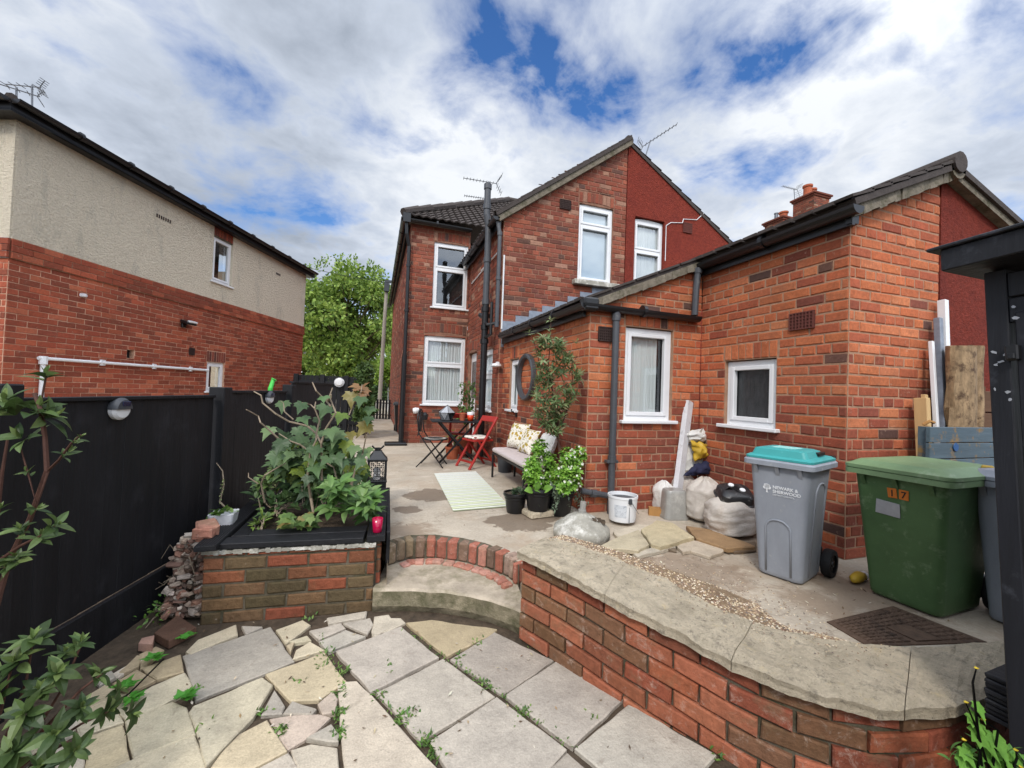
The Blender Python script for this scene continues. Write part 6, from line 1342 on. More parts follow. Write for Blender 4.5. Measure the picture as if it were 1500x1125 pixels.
# ================================================================== RUG
rg=[gz(x,y,.006) for x,y in((636,694),(697,691),(747,742),(664,749))]; n=15; mb=MB()
for i in range(n*4):
    t0,t1=i/(n*4),(i+1)/(n*4); a,b=rg[0].lerp(rg[3],t0),rg[1].lerp(rg[2],t0); c_,d_=rg[0].lerp(rg[3],t1),rg[1].lerp(rg[2],t1); k=i%4; col=mixc(S(232,232,222),S(206,211,172),min(1,.1+t0*.9)) if k<2 else (S(236,236,228) if k==2 else mixc(S(192,196,190),S(168,174,138),t0))
    u=Z*.006*(1 if k<2 else .4); mb.add([a+u,b+u,d_+u,c_+u],[(0,1,2,3)],vary(col,.04))
mb.add([rg[0]+Z*.0,rg[1],rg[2],rg[3]],[(0,1,2,3)],S(190,196,160)); o=mb.build('striped_rug','ruga'); tag(o,'pale green and white striped rug lying on the concrete','rug')
# ================================================================== POTS AND PLANTS BY THE OUTBUILDING
def bigpot(name,label,c,r,h,cols=None):
    o=thing(name,label,'plant pot',tuple(c)); mb=MB(); mb.lathe([(0,0),(r*.68,0),(r*.72,h*.1),(r*.84,h*.66),(r*.9,h*.70),(r*.9,h*.80),(r,h*.84),(r*1.03,h*.9),(r,h),(r*.88,h),(r*.86,h*.9),(0,h*.9)],c,28); mb.build('pot','blackplastic',o,False,rad(30)); mb=MB(); mb.lathe([(r*.86,h*.905),(r*.5,h*.93),(0,h*.94)],c,20); mb.build('compost','soil',o); return o
c1=gz(757,752); c1.y+=.05; pa=bigpot('black_pot','small black pot of low grey green succulents beside the rug',c1,.125,.20)
lb=MB()
for _ in range(16): whorl(lb,c1+V((U(-.08,.08),U(-.08,.08),.20+U(0,.03))),(U(-.4,.4),U(-.4,.2),1),8,.045,.018,[S(88,104,84),S(72,92,70)],.8,.1)
lb.build('succulents','leaf',pa)
c2=gz(790,757); c2.y+=.04; bk=MB(); bk.box((c2.x,c2.y,.03),(.26,.20,.06),rotz(.15),S(150,126,100),.004,.012); ob_=bk.build('stone_block','coping'); tag(ob_,'flat stone block under the middle black pot','stone block'); c2.z=.061
pb_=bigpot('black_pot','middle black pot standing on a stone block below the white flowered bush',c2,.15,.22)
c3=gz(825,757); c3.y+=.10; pc_=bigpot('black_pot','large dark pot with trailing grey plant against the brick corner',c3,.16,.27)
lb=MB()
for _ in range(12):
    a=U(0,6.28); whorl(lb,c3+V((math.cos(a)*.12-.02,math.sin(a)*.1-.06,.27+U(-.02,.08))),(math.cos(a),math.sin(a)-.4,.1),7,.07,.022,[S(122,136,120),S(100,118,98)],.7,.5)
for _ in range(14):
    a=U(3.4,6.0); q=c3+V((math.cos(a)*.16,math.sin(a)*.16,.26)); 
    for k in range(8): leaf(lb,q+V((math.cos(a)*.02*k,math.sin(a)*.01*k,-.022*k)),rdir(),Z,.04,.016,vary(S(116,132,112),.15))
lb.build('trailing_leaves','leaf',pc_)
FB=[S(116,160,58),S(132,176,70),S(98,140,50),S(146,184,84)]
fb_=MB()
for i in range(5): a=6.28*i/5; leaf(fb_,(0,0,0),(math.cos(a),-.3,math.sin(a)),(0,-1,0),.014,.011,S(238,238,230),0,.1)
def flowerbush(name,label,cs,rad_,n,fl,base):
    o=thing(name,label,'plant',tuple(base)); lb=MB(); sb=MB(); base=V(base); f0=None
    for _ in range(n):
        c=V(random.choice(cs)); r=rdir(); k=R()**.4; p=c+V((r.x*rad_[0],r.y*rad_[1],r.z*rad_[2]))*k; whorl(lb,p,r*.6+V((U(-.3,.3),-.2,.7)),6,U(.035,.055),.022,FB,.8,.2,inner=False)
    for i in range(fl):
        c=V(random.choice(cs)); r=rdir(); r.y=-abs(r.y); p=c+V((r.x*rad_[0],r.y*rad_[1],r.z*rad_[2]))*U(.85,1.1)
        if f0 is None: f0=fb_.build('flower','leaf',o) if name not in FLW else None; q=f0 or FLW[name].copy(); f0=f0 or q; 
        else: q=f0.copy()
        if q.name not in COL.objects: COL.objects.link(q)
        q.parent=o; q.matrix_parent_inverse=o.matrix_world.inverted(); q.location=p; q.rotation_euler=(U(-.6,.6),U(-3,3),U(-.6,.6)); s_=U(.7,1.2); q.scale=(s_,s_,s_)
    for c in cs:
        for _ in range(4): q=V(c)+rdir()*rad_[0]*.5; sb.tube([base,base.lerp(q,.5)+rdir()*.01,q],[.004,.003,.002],5)
    sb.build('stems','stem',o); lb.build('leaves','leaf',o); return o
FLW={}
Q=lambda x,y,Y: gY(x,y,Y)
flowerbush('flowering_bush','bright yellow green bush of small leaves in the middle black pot',[Q(784,700,3.7),Q(800,705,3.75),Q(783,675,3.78),Q(803,672,3.82),Q(790,655,3.8),Q(808,690,3.8),Q(778,690,3.7)],(.085,.09,.085),330,36,c2+Z*.2)
flowerbush('flowering_bush','darker green bush dotted with white flowers against the brick corner',[Q(830,668,3.58),Q(842,680,3.56),Q(826,692,3.52),Q(840,704,3.54),Q(826,712,3.5),Q(848,666,3.6),Q(838,692,3.5)],(.075,.09,.08),300,70,c3+Z*.24)
o=thing('hosta','single broad leaved plant at the rim of the middle black pot','plant',tuple(c2+Z*.2)); lb=MB()
for (dx,dy,d,L_) in ((-.06,-.12,(-.2,-.5,.9),.13),(-.1,-.1,(-.9,-.4,.3),.10),(.0,-.12,(.3,-.6,.5),.11),(-.04,-.1,(-.5,-.7,.4),.10)): leaf(lb,c2+V((dx,dy,.21)),d,(0,-.7,.7),L_,L_*.8,vary(S(120,160,74),.1),.3,.2)
lb.build('leaves','leaf',o)
bu=thing('buddleia','tall thin stemmed bush with grey green pointed leaves rising from the pots','shrub',(c3.x,c3.y,.25)); sb=MB(); lb=MB(); YB=3.62
for pts,r in (([(822,722),(820,668),(817,640),(826,615),(840,575)],.012),([(824,720),(822,665),(815,630),(812,590),(808,560)],.009),([(818,640),(817,608)],.011),([(826,720),(835,670),(843,640)],.006),([(812,590),(803,540),(806,500),(807,470)],.006),([(808,560),(790,530),(782,500),(775,487)],.005),([(840,575),(838,545),(845,520)],.005),([(830,720),(838,690),(846,652)],.005)):
    P_=[gY(x,y,YB+mnoise.noise(V((x*.05,y*.05,1)))*.06) for x,y in pts]; n=len(P_); sb.tube(P_,[r*(1-.6*i/(n-1)) for i in range(n)],6)
sb.tube([gY(817,625,YB),gY(816,610,YB)],.013,6); sb.build('stems','redstem',bu)
BL=[S(96,118,74),S(112,134,88),S(84,106,64),S(128,140,100),S(120,112,80)]
for _ in range(270):
    t=R(); cx=U(-1,1); y=492+t*142; wdt=(5+27*math.sin(min(1,(t*.93+.07))*math.pi)**.8); cx=(abs(cx)**.8)*(1 if cx>0 else -1); p=gY(812+cx*wdt+6*math.sin(y*.06),y,YB+U(-.12,.12))
    whorl(lb,p,(U(-.6,.6),U(-.6,.1),U(-.1,1)),6,U(.06,.095),.02,BL,.8,.4,inner=False)
for (x,y) in ((806,468),(806,482),(775,487),(783,500),(845,500),(800,505),(790,520),(818,510)): whorl(lb,gY(x,y,YB),(U(-.3,.3),-.2,1),7,.075,.015,[S(142,150,112),S(116,132,90)],.7,.5)
lb.build('leaves','leaf',bu)
# ================================================================== PARASOL BASE, TUB, FLAGSTONES
pc=gz(869,800); pc.y+=.20; pb0=thing('parasol_base','round weathered concrete parasol base wrapped in torn clear film','parasol base',tuple(pc)); RB=.235
mb=MB(); rings=[]
for r,z_ in ((.9,0),(1,.015),(1.02,.06),(1,.085),(.93,.10),(.8,.125),(.55,.165),(.3,.195),(.14,.21),(.13,.22)): rings.append([pc+V((math.cos(6.283*k/40)*RB*r*(1+mnoise.noise(V((math.cos(k*.157)*2,math.sin(k*.157)*2,z_*9)))*.05),math.sin(6.283*k/40)*RB*r,z_+mnoise.noise(V((k*.5,r*3,2)))*.012*(1 if .2<r<.95 else .2))) for k in range(40)])
mb.loft(rings); mb.build('base','greycem',pb0,True); mb=MB(); mb.tube([pc+Z*.18,pc+V((.01,0,.30))],.026,12); mb.tube([pc+Z*.2,pc+Z*.235],.034,12); mb.build('pole_socket','clear',pb0)
mb=MB()
for (a,r,s) in ((5.5,.55,.04),(5.65,.72,.05),(5.2,.5,.03),(5.75,.6,.035)):
    p=pc+V((math.cos(a)*RB*r,math.sin(a)*RB*r,.10+.11*(1-r)+.012)); k=8; mb.add([p+V((math.cos(6.28*i/k)*s*U(.4,1),math.sin(6.28*i/k)*s*U(.4,1),.01-.35*math.sin(-6.28*i/k)*s*.8)) for i in range(k)],[tuple(range(k))])
mb.build('dirt_patches','soil',pb0)
tc_=gz(922,772); tc_.y+=.12; tc_.z=.035; tu=thing('paint_tub','white plastic paint tub of dark grey liquid with wire handle','tub',tuple(tc_)); r=.135; h=.235; mb=MB(); mb.lathe([(0,0),(r*.9,0),(r*.92,.01),(r,h*.9),(r*1.04,h*.91),(r*1.04,h),(r*.97,h),(r*.92,h*.5),(0,h*.5)],tc_,32); mb.build('tub','white',tu,False,rad(35))
mb=MB(); mb.lathe([(0,h*.86),(r*.96,h*.86)],tc_,24); mb.build('liquid','darkgrey',tu)
mb=MB(); fa=rad(-95); fx=V((math.cos(fa),math.sin(fa),0)); sx=V((-fx.y,fx.x,0)); mb.tube([tc_+fx*(r*.99)+Z*(h*.9)+sx*.01,tc_+fx*(r*1.08)+Z*(h*.72)+sx*.03,tc_+fx*(r*.95)+sx*.08+Z*(h*.45),tc_+fx*(r*.6)+sx*.125+Z*(h*.3)],.003,5); mb.build('handle','aluminium',tu)
mb=MB(); mb.box(tc_+fx*r*1.03+Z*h*.86,(.03,.03,.05),Matrix.Rotation(fa,3,'Z'),None,0,.004); mb.box(tc_+fx*r*.955+Z*h*.40,(.004,.004,h*.75),Matrix.Rotation(fa,3,'Z')); mb.build('clip','darkgrey',tu)
M['label']=mat('faded_tub_label',S(206,210,214),.5,.2,30,0,dirt=S(150,156,164),dscale=40,dpos=(.55,.6)); mb=MB()
vs=[]
for i in range(9):
    a=fa-rad(62)+rad(50)*i/8
    for z_,rr in((h*.2,.935),(h*.68,.985)): vs.append(tc_+V((math.cos(a)*r*rr*1.005,math.sin(a)*r*rr*1.005,z_)))
mb.add(vs,[(2*i,2*i+2,2*i+3,2*i+1) for i in range(8)]); mb.build('faded_label','label',tu)
FL=[([(878,800),(905,786),(936,776),(951,797),(935,806),(905,803)],.055,.0,'left sandstone flag beside the parasol base at the front of the pile',S(190,178,152)),
([(939,775),(962,762),(985,766),(1017,786),(968,800),(954,796)],.062,.0,'sandstone flag with a pale blotch at the centre of the pile',S(196,182,150)),
([(925,808),(985,795),(990,800),(935,815)],.03,.0,'thin pale flagstone edge below the long sandstone flag',S(196,186,168)),
([(898,778),(935,768),(962,770),(940,780),(905,786)],.03,.0,'pale slab under the white paint tub',S(206,194,174)),
([(1005,770),(1040,775),(1107,800),(1065,803),(1020,788)],.05,.0,'brown sandstone flag lying in front of the sacks',S(160,130,96)),
([(990,797),(1003,795),(1012,790),(1062,800),(1060,806),(1040,815),(1012,806),(1000,808)],.03,.0,'pale broken flagstone at the front right of the pile',S(196,182,162)),
([(1060,797),(1107,793),(1108,805),(1075,808)],.025,.0,'dark broken slab beside the grey bin',S(118,100,82))]
for i,(poly,zt_,z0_,lab,c) in enumerate(FL):
    mb=MB(); P3=[gz(x,y,zt_) for x,y in poly]; out2=[]
    for k,p in enumerate(P3):
        q=P3[(k+1)%len(P3)]; ns=max(1,int((q-p).length/.05))
        for s in range(ns): a=p.lerp(q,s/ns); out2.append((a.x+(U(-.006,.006) if s else 0),a.y+(U(-.006,.006) if s else 0)))
    lo=zt_-.034 if zt_>.04 else .004
    mb.prism(out2,lo,lambda p:zt_+mnoise.noise(V((p[0]*6,p[1]*6,3)))*.006,c,.008); o=mb.build('flagstone','slab'); tag(o,lab,'flagstone')
mb=MB()
for (x,y,s) in ((1060,790,.05),(1020,797,.04),(900,808,.03),(985,806,.04),(1075,800,.05),(1095,806,.03),(950,790,.05)):
    p=gz(x,y,.012); mb.box(p,(s*1.6,s,.022),rotz(U(0,3)),vary(S(120,104,88),.1),.005,.004)
o=mb.build('stone_chippings','stone'); struct(tag(o,'broken stone chippings packed under the flagstone pile','rubble'),'stuff')
# ================================================================== SACKS AND BUILDER'S ODDS AND ENDS
def sack(name,label,c,w_,d_,h,mt,lean=(0,0),tie=True,flat_=0,seed=0,group=None):
    random.seed(100+seed); mb=MB(); n=56; rings=[]; ns=40; c=V(c)
    for j in range(ns+1):
        t=j/ns; prof=(min(1,(t/.12))**.5 if t<.12 else 1)*(1 if t<.72 else max(.18 if tie else .35,1-((t-.72)/.28)**1.6*(.8 if tie else .6)))
        prof*=1+.08*math.sin(t*3.1)
        ring=[]
        for k in range(n):
            a=6.283*k/n; cr=(abs(math.cos(a))**2.6+abs(math.sin(a))**2.6)**(-1/2.6); nz=mnoise.noise(V((math.cos(a)*1.6+seed*3,math.sin(a)*1.6,t*3.2)))*.10+mnoise.noise(V((math.cos(a)*4+seed,math.sin(a)*4,t*9)))*.045+.022*math.sin(a*9+mnoise.noise(V((a,t*4,seed)))*5)*max(0,(t-.5)*2)
            nz+=.011*math.sin(t*40+mnoise.noise(V((math.cos(a)*2,math.sin(a)*2,seed+t*3)))*9)*mnoise.noise(V((math.cos(a)*2+4,math.sin(a)*2,seed+t*4)))*2+abs(mnoise.noise(V((math.cos(a)*5+seed,math.sin(a)*5,t*6+3))))*-.05
            rr=cr*prof*(1+nz); ring.append(c+V((math.cos(a)*rr*w_/2+lean[0]*t,math.sin(a)*rr*d_/2+lean[1]*t,max(.0,h*t+mnoise.noise(V((math.cos(a)*2,math.sin(a)*2,seed+7)))*.03*t))))
        rings.append(ring)
    mb.loft(rings); o=mb.build(name,mt,None,True); tag(o,label,'sack',group); return o
def G(x,y,z=0): return gz(x,y,z)
sack('builders_sack','small white woven sack standing on the ground at the left of the sack pile',G(972,750)+V((.02,.02,0)),.20,.20,.32,'sackwhite',seed=1)
sack('builders_sack','plump cream sack standing between the clear tub and the wide slumped sack',G(1036,766)+V((.0,.06,0)),.30,.26,.43,'sack',(.02,0),seed=2)
sack('builders_sack','wide slumped beige sack of sand partly behind the grey bin',G(1085,788)+V((.0,.10,0)),.46,.34,.35,'sack',(.02,0),False,seed=3)
sack('builders_sack','cream sack half hidden behind the clear tub',G(998,746)+V((.06,.05,0)),.25,.22,.40,'sack',seed=4)
s5=G(1012,742)+V((.05,.06,.38)); sack('builders_sack','white rubble sack sitting on top of the pile against the wall corner',s5+V((-.03,0,-.02)),.36,.26,.42,'sackwhite',(.05,.02),True,seed=5)
random.seed(55)
def cloth(name,label,pts,mt,cat,th=.012,sub=10,amp=.03,seed=0):
    mb=MB(); P_=[V(p) for p in pts]; n=sub; vs=[]
    for i in range(n+1):
        for j in range(n+1):
            u=i/n; v=j/n; p=(P_[0].lerp(P_[1],u)).lerp(P_[3].lerp(P_[2],u),v); b=math.sin(math.pi*u)*math.sin(math.pi*v)
            p=p+V((mnoise.noise(V((u*4,v*4,seed)))*amp,-b*amp*1.8+mnoise.noise(V((u*5,v*5,seed+9)))*amp,mnoise.noise(V((u*4,v*4,seed+5)))*amp)); vs.append(p)
    k=len(vs); vs+=[p+V((0,th,0)) for p in vs]; fs=[]
    for i in range(n):
        for j in range(n): a=i*(n+1)+j; q=(a,a+1,a+n+2,a+n+1); fs+=[q,tuple(x+k for x in q[::-1])]
    for i in range(n):
        for a,b in((i,i+1),(n*(n+1)+i,n*(n+1)+i+1),(i*(n+1),(i+1)*(n+1)),(i*(n+1)+n,(i+1)*(n+1)+n)): fs.append((a,b,b+k,a+k))
    mb.add(vs,fs); o=mb.build(name,mt,None,True); tag(o,label,cat); return o
YS=s5.y-.14
cloth('yellow_sheet','crumpled mustard yellow plastic sheet on the rubble sack',[gY(1012,645,YS-.03),gY(1034,650,YS-.05),gY(1037,668,YS-.05),gY(1018,676,YS-.04)],'yellow','plastic sheet',amp=.035,seed=1)
cloth('yellow_sheet','thin yellow plastic flap sticking up behind the white rubble sack',[gY(1008,618,YS+.12),gY(1016,624,YS+.12),gY(1016,655,YS+.08),gY(1008,650,YS+.08)],'yellow','plastic sheet',amp=.015,seed=3)
cloth('navy_cloth','dark navy cloth draped over the sacks below the yellow sheet',[gY(1018,680,YS-.05),gY(1044,672,YS-.04),gY(1046,694,YS-.07),gY(1002,697,YS-.08)],'navy','cloth',amp=.03,seed=5)
cloth('white_sheet','crumpled white plastic fold at the top of the rubble sack',[gY(1005,632,YS+.02),gY(1036,627,YS+.03),gY(1037,645,YS),gY(1012,648,YS-.02)],'sackwhite','plastic sheet',amp=.035,seed=7)
o=thing('clear_tub','cloudy clear plastic tub turned upside down against the sacks','tub',tuple(G(995,762))); c=G(994,763)+V((.02,.10,.0)); mb=MB(); rings=[]
for s,z_ in ((1,.0),(1.02,.012),(1,.03),(.96,.05),(.90,.25),(.86,.275),(.8,.285)): rings.append(rrect(.235*s,.19*s,.05,z_,6,(0,0),rotz(rad(-14)),c))
mb.loft(rings); mb.build('body','clear',o,False,rad(40)); mb=MB(); mb.loft([rrect(.25,.20,.05,z_,6,(0,0),rotz(rad(-14)),c) for z_ in(.001,.022)]); mb.build('rim','clear',o)
o=thing('cardboard_box','flattened cardboard box with a yellow patch behind the flagstones','box',tuple(G(965,757))); c=G(966,757)+V((.03,.05,.035)); mb=MB(); mb.box(c,(.20,.10,.07),rotz(rad(-30)),None,.004); mb.build('box','card',o); mb=MB(); mb.box(c+V((.06,-.06,.0)),(.07,.02,.06),rotz(rad(-30)),None,.004); mb.build('patch','yellow',o); mb=MB(); mb.box(c+V((.13,-.03,-.015)),(.16,.09,.035),rotz(rad(-10)),None,.004); mb.build('tray','darkgrey',o)
o=thing('black_tray','upturned black plastic tray with two white dabs on the sand sack','tray',tuple(G(1080,785)+Z*.3)); c=G(1085,788)+V((.0,.07,.37)); rr=Matrix.Rotation(rad(-24),3,'Z')@Matrix.Rotation(rad(22),3,'X'); mb=MB()
mb.loft([rrect(w_,d_,.06,z_,5,(0,0),rr,c) for w_,d_,z_ in((.30,.25,-.06),(.305,.255,-.045),(.285,.235,-.04),(.275,.225,.02),(.23,.18,.045),(.1,.08,.05))]); M['dustyblack']=mat('dusty_black_plastic',S(40,40,42),.4,.4,8,.2,40,spec=.5,dirt=S(120,118,115),dscale=22,dpos=(.56,.75)); mb.build('tray','dustyblack',o,False,rad(40)); mb=MB()
for (x,y) in((-.02,.06),(.05,-.01)): mb.lathe([(0,.056),(.022,.055),(.026,.048)],c+rr@V((x,y,0)),14,None,rr)
mb.build('white_dabs','white',o)
o=MB(); a=G(985,752)+V((.03,.0,.0)); a.z=.02; b=gY(1009,588,a.y+.20); o.bar(a,b,.055,.10,None,.003,(1,.3,0)); ob_=o.build('white_fascia_board','whitedirty'); tag(ob_,'long white plastic board leaning into the brick corner beside the sacks','board')
mb=MB()
for k in range(2): mb.tube([gY(1020+k*4,640,YS-.02),gY(1030,626,YS),gY(1037,630,YS),gY(1036,645,YS-.01)],.003,5)
o=mb.build('wire_loop','stem'); tag(o,'loop of thin string above the rubble sack','string')
# ================================================================== BINS
def binbody(o,c,rot,dims,mt,rec=True):
    (wb,db,wt,dt,h)=dims; mb=MB(); c=V(c); rings=[]
    for t in(0,.015,.04,.3,.6,.9,.97,1.0):
        ww=wb+(wt-wb)*t; d2=db+(dt-db)*t; s=.97 if t==0 else 1; rings.append(rrect(d2*s,ww*s,.045,h*t+.012,6,(0,0),rot,c))
    mb.loft(rings); return mb.build('body',mt,o,False,rad(35))
def bin_(name,label,c,rz,dims,mbody,mlid,lidh=.05,over=.03,raised=None,wheels=True):
    o=thing(name,label,'wheelie bin',tuple(c)); rot=rotz(rz); c=V(c); wb,db,wt,dt,h=dims; binbody(o,c,rot,dims,mbody)
    T=lambda x,y,z: c+rot@V((x,y,z))
    mb=MB(); mb.loft([rrect(dt+over*2,wt+over*2,.04,z_,6,(0,0),rot,c) for z_ in(h-.035,h-.005)]+[rrect(dt+over*1.2,wt+over*1.2,.04,h+.008,6,(0,0),rot,c)]); mb.build('rim','greybin' if mbody=='greybin' else mlid,o,False,rad(35))
    for k in range(3):      # gussets under the rim at the front
        g_=MB(); y=(k-1)*wt*.36; q=[T(-dt/2+.002,y-.012,h-.035),T(-dt/2-over*.8,y-.012,h-.035),T(-dt/2+.008,y-.012,h-.10),T(-dt/2+.002,y+.012,h-.035),T(-dt/2-over*.8,y+.012,h-.035),T(-dt/2+.008,y+.012,h-.10)]; g_.add(q,[(0,1,2),(5,4,3),(0,3,4,1),(1,4,5,2),(0,2,5,3)]); g_.build('gusset',mbody,o)
    if raised=='teal':
        mb=MB(); lw,ld=wt+over*1.4,dt+over*1.4; mb.loft([rrect(ld,lw,.04,h+.009,6,(0,0),rot,c),rrect(ld,lw,.04,h+.022,6,(0,0),rot,c),rrect(ld-.04,lw-.04,.04,h+.034,6,(0,0),rot,c),rrect(ld-.10,lw-.08,.04,h+.04,6,(-.01,0),rot,c)]); ll=mb.build('lid',mlid,o,False,rad(35))
        mb=MB(); mb.loft([rrect(ld*.66,lw*.84,.03,h+.034,5,(-.06,0),rot,c),rrect(ld*.60,lw*.76,.03,h+.076,5,(-.06,0),rot,c),rrect(ld*.52,lw*.62,.03,h+.084,5,(-.06,0),rot,c)]); mb.build('raised_panel',mlid,ll,False,rad(35))
        mb=MB(); mb.loft([rrect(.05,lw*.50,.012,z_,4,(-ld*.5+.085,0),rot,c) for z_ in(h+.040,h+.066)]); mb.build('front_slot','blackplastic',ll)
        mb=MB(); mb.box(T(ld*.06,-lw*.37,h+.058),(.12,.05,.026),rot,None,0,.004); mb.build('side_slot','blackplastic',ll)
        mb=MB(); mb.box(T(-.06,.0,h+.0855),(.16,.15,.002),rot); M['tealfade']=mat('faded_teal_label',S(120,196,190),.6,.25,30,0,dirt=S(186,214,208),dscale=40,dpos=(.5,.58)); mb.build('worn_label','tealfade',ll)
        mb=MB(); 
        for s in(-1,1): mb.tube([T(ld*.5,s*lw*.42,h+.02),T(ld*.5+.035,s*lw*.42,h+.022)],.014,8)
        mb.tube([T(ld*.5+.03,-lw*.45,h+.02),T(ld*.5+.03,lw*.45,h+.02)],.012,8); mb.build('handle','blackplastic',o)
    else:
        mb=MB(); lw,ld=wt+over*2.2,dt+over*2.2; mb.loft([rrect(ld,lw,.05,h+.002,6,(0,0),rot,c),rrect(ld,lw,.05,h+.022,6,(0,0),rot,c),rrect(ld*.95,lw*.94,.05,h+.028,6,(0,0),rot,c),rrect(ld*.86,lw*.8,.06,h+.055,6,(0,0),rot,c),rrect(ld*.76,lw*.64,.05,h+.062,6,(0,0),rot,c),rrect(ld*.5,lw*.3,.05,h+.066,6,(0,0),rot,c)]); mb.build('lid',mlid,o,False,rad(25))
        mb=MB(); mb.tube([T(ld*.5+.02,-lw*.42,h+.01),T(ld*.5+.03,lw*.42,h+.01)],.016,8); mb.build('handle',mbody,o)
    if wheels:
        rw_=.095 if h<.9 else .1
        for s in(-1,1):
            p=T(db/2+.035,s*(wb/2-.0+.045),rw_); ax=rot@Matrix.Rotation(rad(90),3,'X'); mb=MB(); mb.lathe([(rw_*.62,-.028),(rw_*.94,-.028),(rw_,-.016),(rw_,.016),(rw_*.94,.028),(rw_*.62,.028)],p,28,None,ax); wv=mb.build('wheel','rubber',o,False,rad(30)); mb=MB(); mb.lathe([(0,-.018),(rw_*.2,-.026),(rw_*.25,-.014),(rw_*.62,-.018),(rw_*.62,.018),(rw_*.25,.014),(rw_*.2,.026),(0,.018)],p,20,None,ax)
            for k in range(6): a=6.283*k/6; mb.bar(p,p+ax@V((math.cos(a)*rw_*.6,math.sin(a)*rw_*.6,0)),.014,.046)
            mb.build('hub','blackplastic',wv)
        mb=MB(); mb.tube([T(db/2+.035,-wb/2-.05,rw_),T(db/2+.035,wb/2+.05,rw_)],.012,8); mb.box(T(db/2+.01,-(wb/2-.02),.13),(.07,.05,.14),rot,None,0,.01); mb.box(T(db/2+.01,(wb/2-.02),.13),(.07,.05,.14),rot,None,0,.01); mb.build('axle_bracket','blackplastic',o)
    return o,T
def facept(T,dims,y,z,off=.002):      # a point on the front face of a bin
    wb,db,wt,dt,h=dims; return T(-(db+(dt-db)*(z/h))/2-off,y,z)
def arch_rec(o,T,dims,side,y0,y1,z0,z1,mt,dep=.006,r=None):      # raised outline of a recessed arched panel
    wb,db,wt,dt,h=dims; mb=MB(); r=r or abs(y1-y0)/2*.9
    def pt(a,z,off=.0):
        t=z/h; 
        return T(-(db+(dt-db)*t)/2-off,a,z) if side=='f' else T(a,-(wb+(wt-wb)*t)/2-off,z)
    path=[(y0,z0)]+[(y0+(r-r*math.cos(rad(90*k/6))),z1-r+r*math.sin(rad(90*k/6))) for k in range(7)]+[(y1-(r-r*math.sin(rad(90-90*k/6)))*1 if False else y1-r+r*math.sin(rad(90*k/6)),z1-r+r*math.cos(rad(90*k/6))) for k in range(7)]+[(y1,z0)]
    mb.tube([pt(a,z,.001) for a,z in path],.0065,6); return mb.build('moulded_panel',mt,o,True)
gc=V((2.795,2.125,0)); GD=(.27,.33,.37,.43,.80); gb_,T=bin_('grey_bin','grey wheelie bin with turquoise lid and white council logo by the brick wall',gc,rad(18),GD,'greybin','teal',raised='teal')
arch_rec(gb_,T,GD,'f',-.075,.075,.04,.40,'greybin'); arch_rec(gb_,T,GD,'s',-.06,.12,.04,.66,'greybin')
M['bintext']=mat('white_print',S(232,234,236),.6,.05,10,0)
def text(par,name,s,size,org,xd,yd,mt,align='LEFT',bold=0.0):
    cu=bpy.data.curves.new(name,'FONT'); cu.body=s; cu.size=size; cu.align_x=align; cu.extrude=.0006; cu.offset=bold; ob_=bpy.data.objects.new(name,cu); COL.objects.link(ob_)
    bpy.context.view_layer.update(); me=bpy.data.meshes.new_from_object(ob_.evaluated_get(bpy.context.evaluated_depsgraph_get())); bpy.data.objects.remove(ob_); bpy.data.curves.remove(cu)
    xd=V(xd).normalized(); yd=V(yd); yd=(yd-xd*yd.dot(xd)).normalized(); m_=Matrix((xd,yd,xd.cross(yd))).transposed().to_4x4(); m_.translation=V(org); me.transform(m_); me.materials.clear(); me.materials.append(M[mt]); o=bpy.data.objects.new(name,me); COL.objects.link(o)
    if par: o.parent=par; o.matrix_parent_inverse=par.matrix_world.inverted()
    return o
fu=(facept(T,GD,-.1,.5)-facept(T,GD,.1,.5)).normalized(); fv=(facept(T,GD,0,.6)-facept(T,GD,0,.4)).normalized()
o0=facept(T,GD,.03,.60,.003); 
text(gb_,'council_lettering','NEWARK &',.029,o0+fv*.012,fu,fv,'bintext',bold=.0008); text(gb_,'council_lettering','SHERWOOD',.029,o0-fv*.016,fu,fv,'bintext',bold=.0008); text(gb_,'council_lettering','DISTRICT COUNCIL',.0145,o0-fv*.034,fu,fv,'bintext')
mb=MB(); ct=o0-fu*.035+fv*.012; nrm=fu.cross(fv)
if nrm.dot(CAM-ct)<0: nrm=-nrm
for (dx,dy,r) in ((0,.010,.017),(-.013,.0,.012),(.013,0,.012),(-.008,.014,.012),(.009,.013,.011),(0,-.002,.012)): 
    k=14; mb.add([ct+fu*(dx+r*math.cos(6.283*i/k))+fv*(dy+r*math.sin(6.283*i/k))+nrm*.0006 for i in range(k)],[tuple(range(k))])
mb.add([ct+fu*a+fv*b+nrm*.001 for a,b in((-.003,0),(.003,0),(.004,-.028),(.009,-.034),(-.009,-.034),(-.004,-.028))],[(0,1,2,3,4,5)]); mb.build('tree_emblem','bintext',gb_)
gn=V((3.29,1.625,0)); ND_=(.35,.46,.46,.62,.80); gr_,T2=bin_('green_bin','large scuffed green wheelie bin marked seventeen in front of the brick corner',gn,rad(3),ND_,'greenbin','greenlid',over=.035)
fu=(facept(T2,ND_,-.1,.5)-facept(T2,ND_,.1,.5)).normalized(); fv=(facept(T2,ND_,0,.6)-facept(T2,ND_,0,.4)).normalized(); c=facept(T2,ND_,-.01,.675,.003)
nn_=fu.cross(fv); rotb=Matrix((fu,fv,nn_)).transposed(); mb=MB()
for k in range(2): mb.box(c+fu*(k*.056-.03),(.046,.058,.003),rotb@Matrix.Rotation(rad(4-6*k),3,'Z'),None,.0008)
st2=mb.build('number_sticker','orange',gr_); s_=1 if nn_.dot(CAM-c)>0 else -1
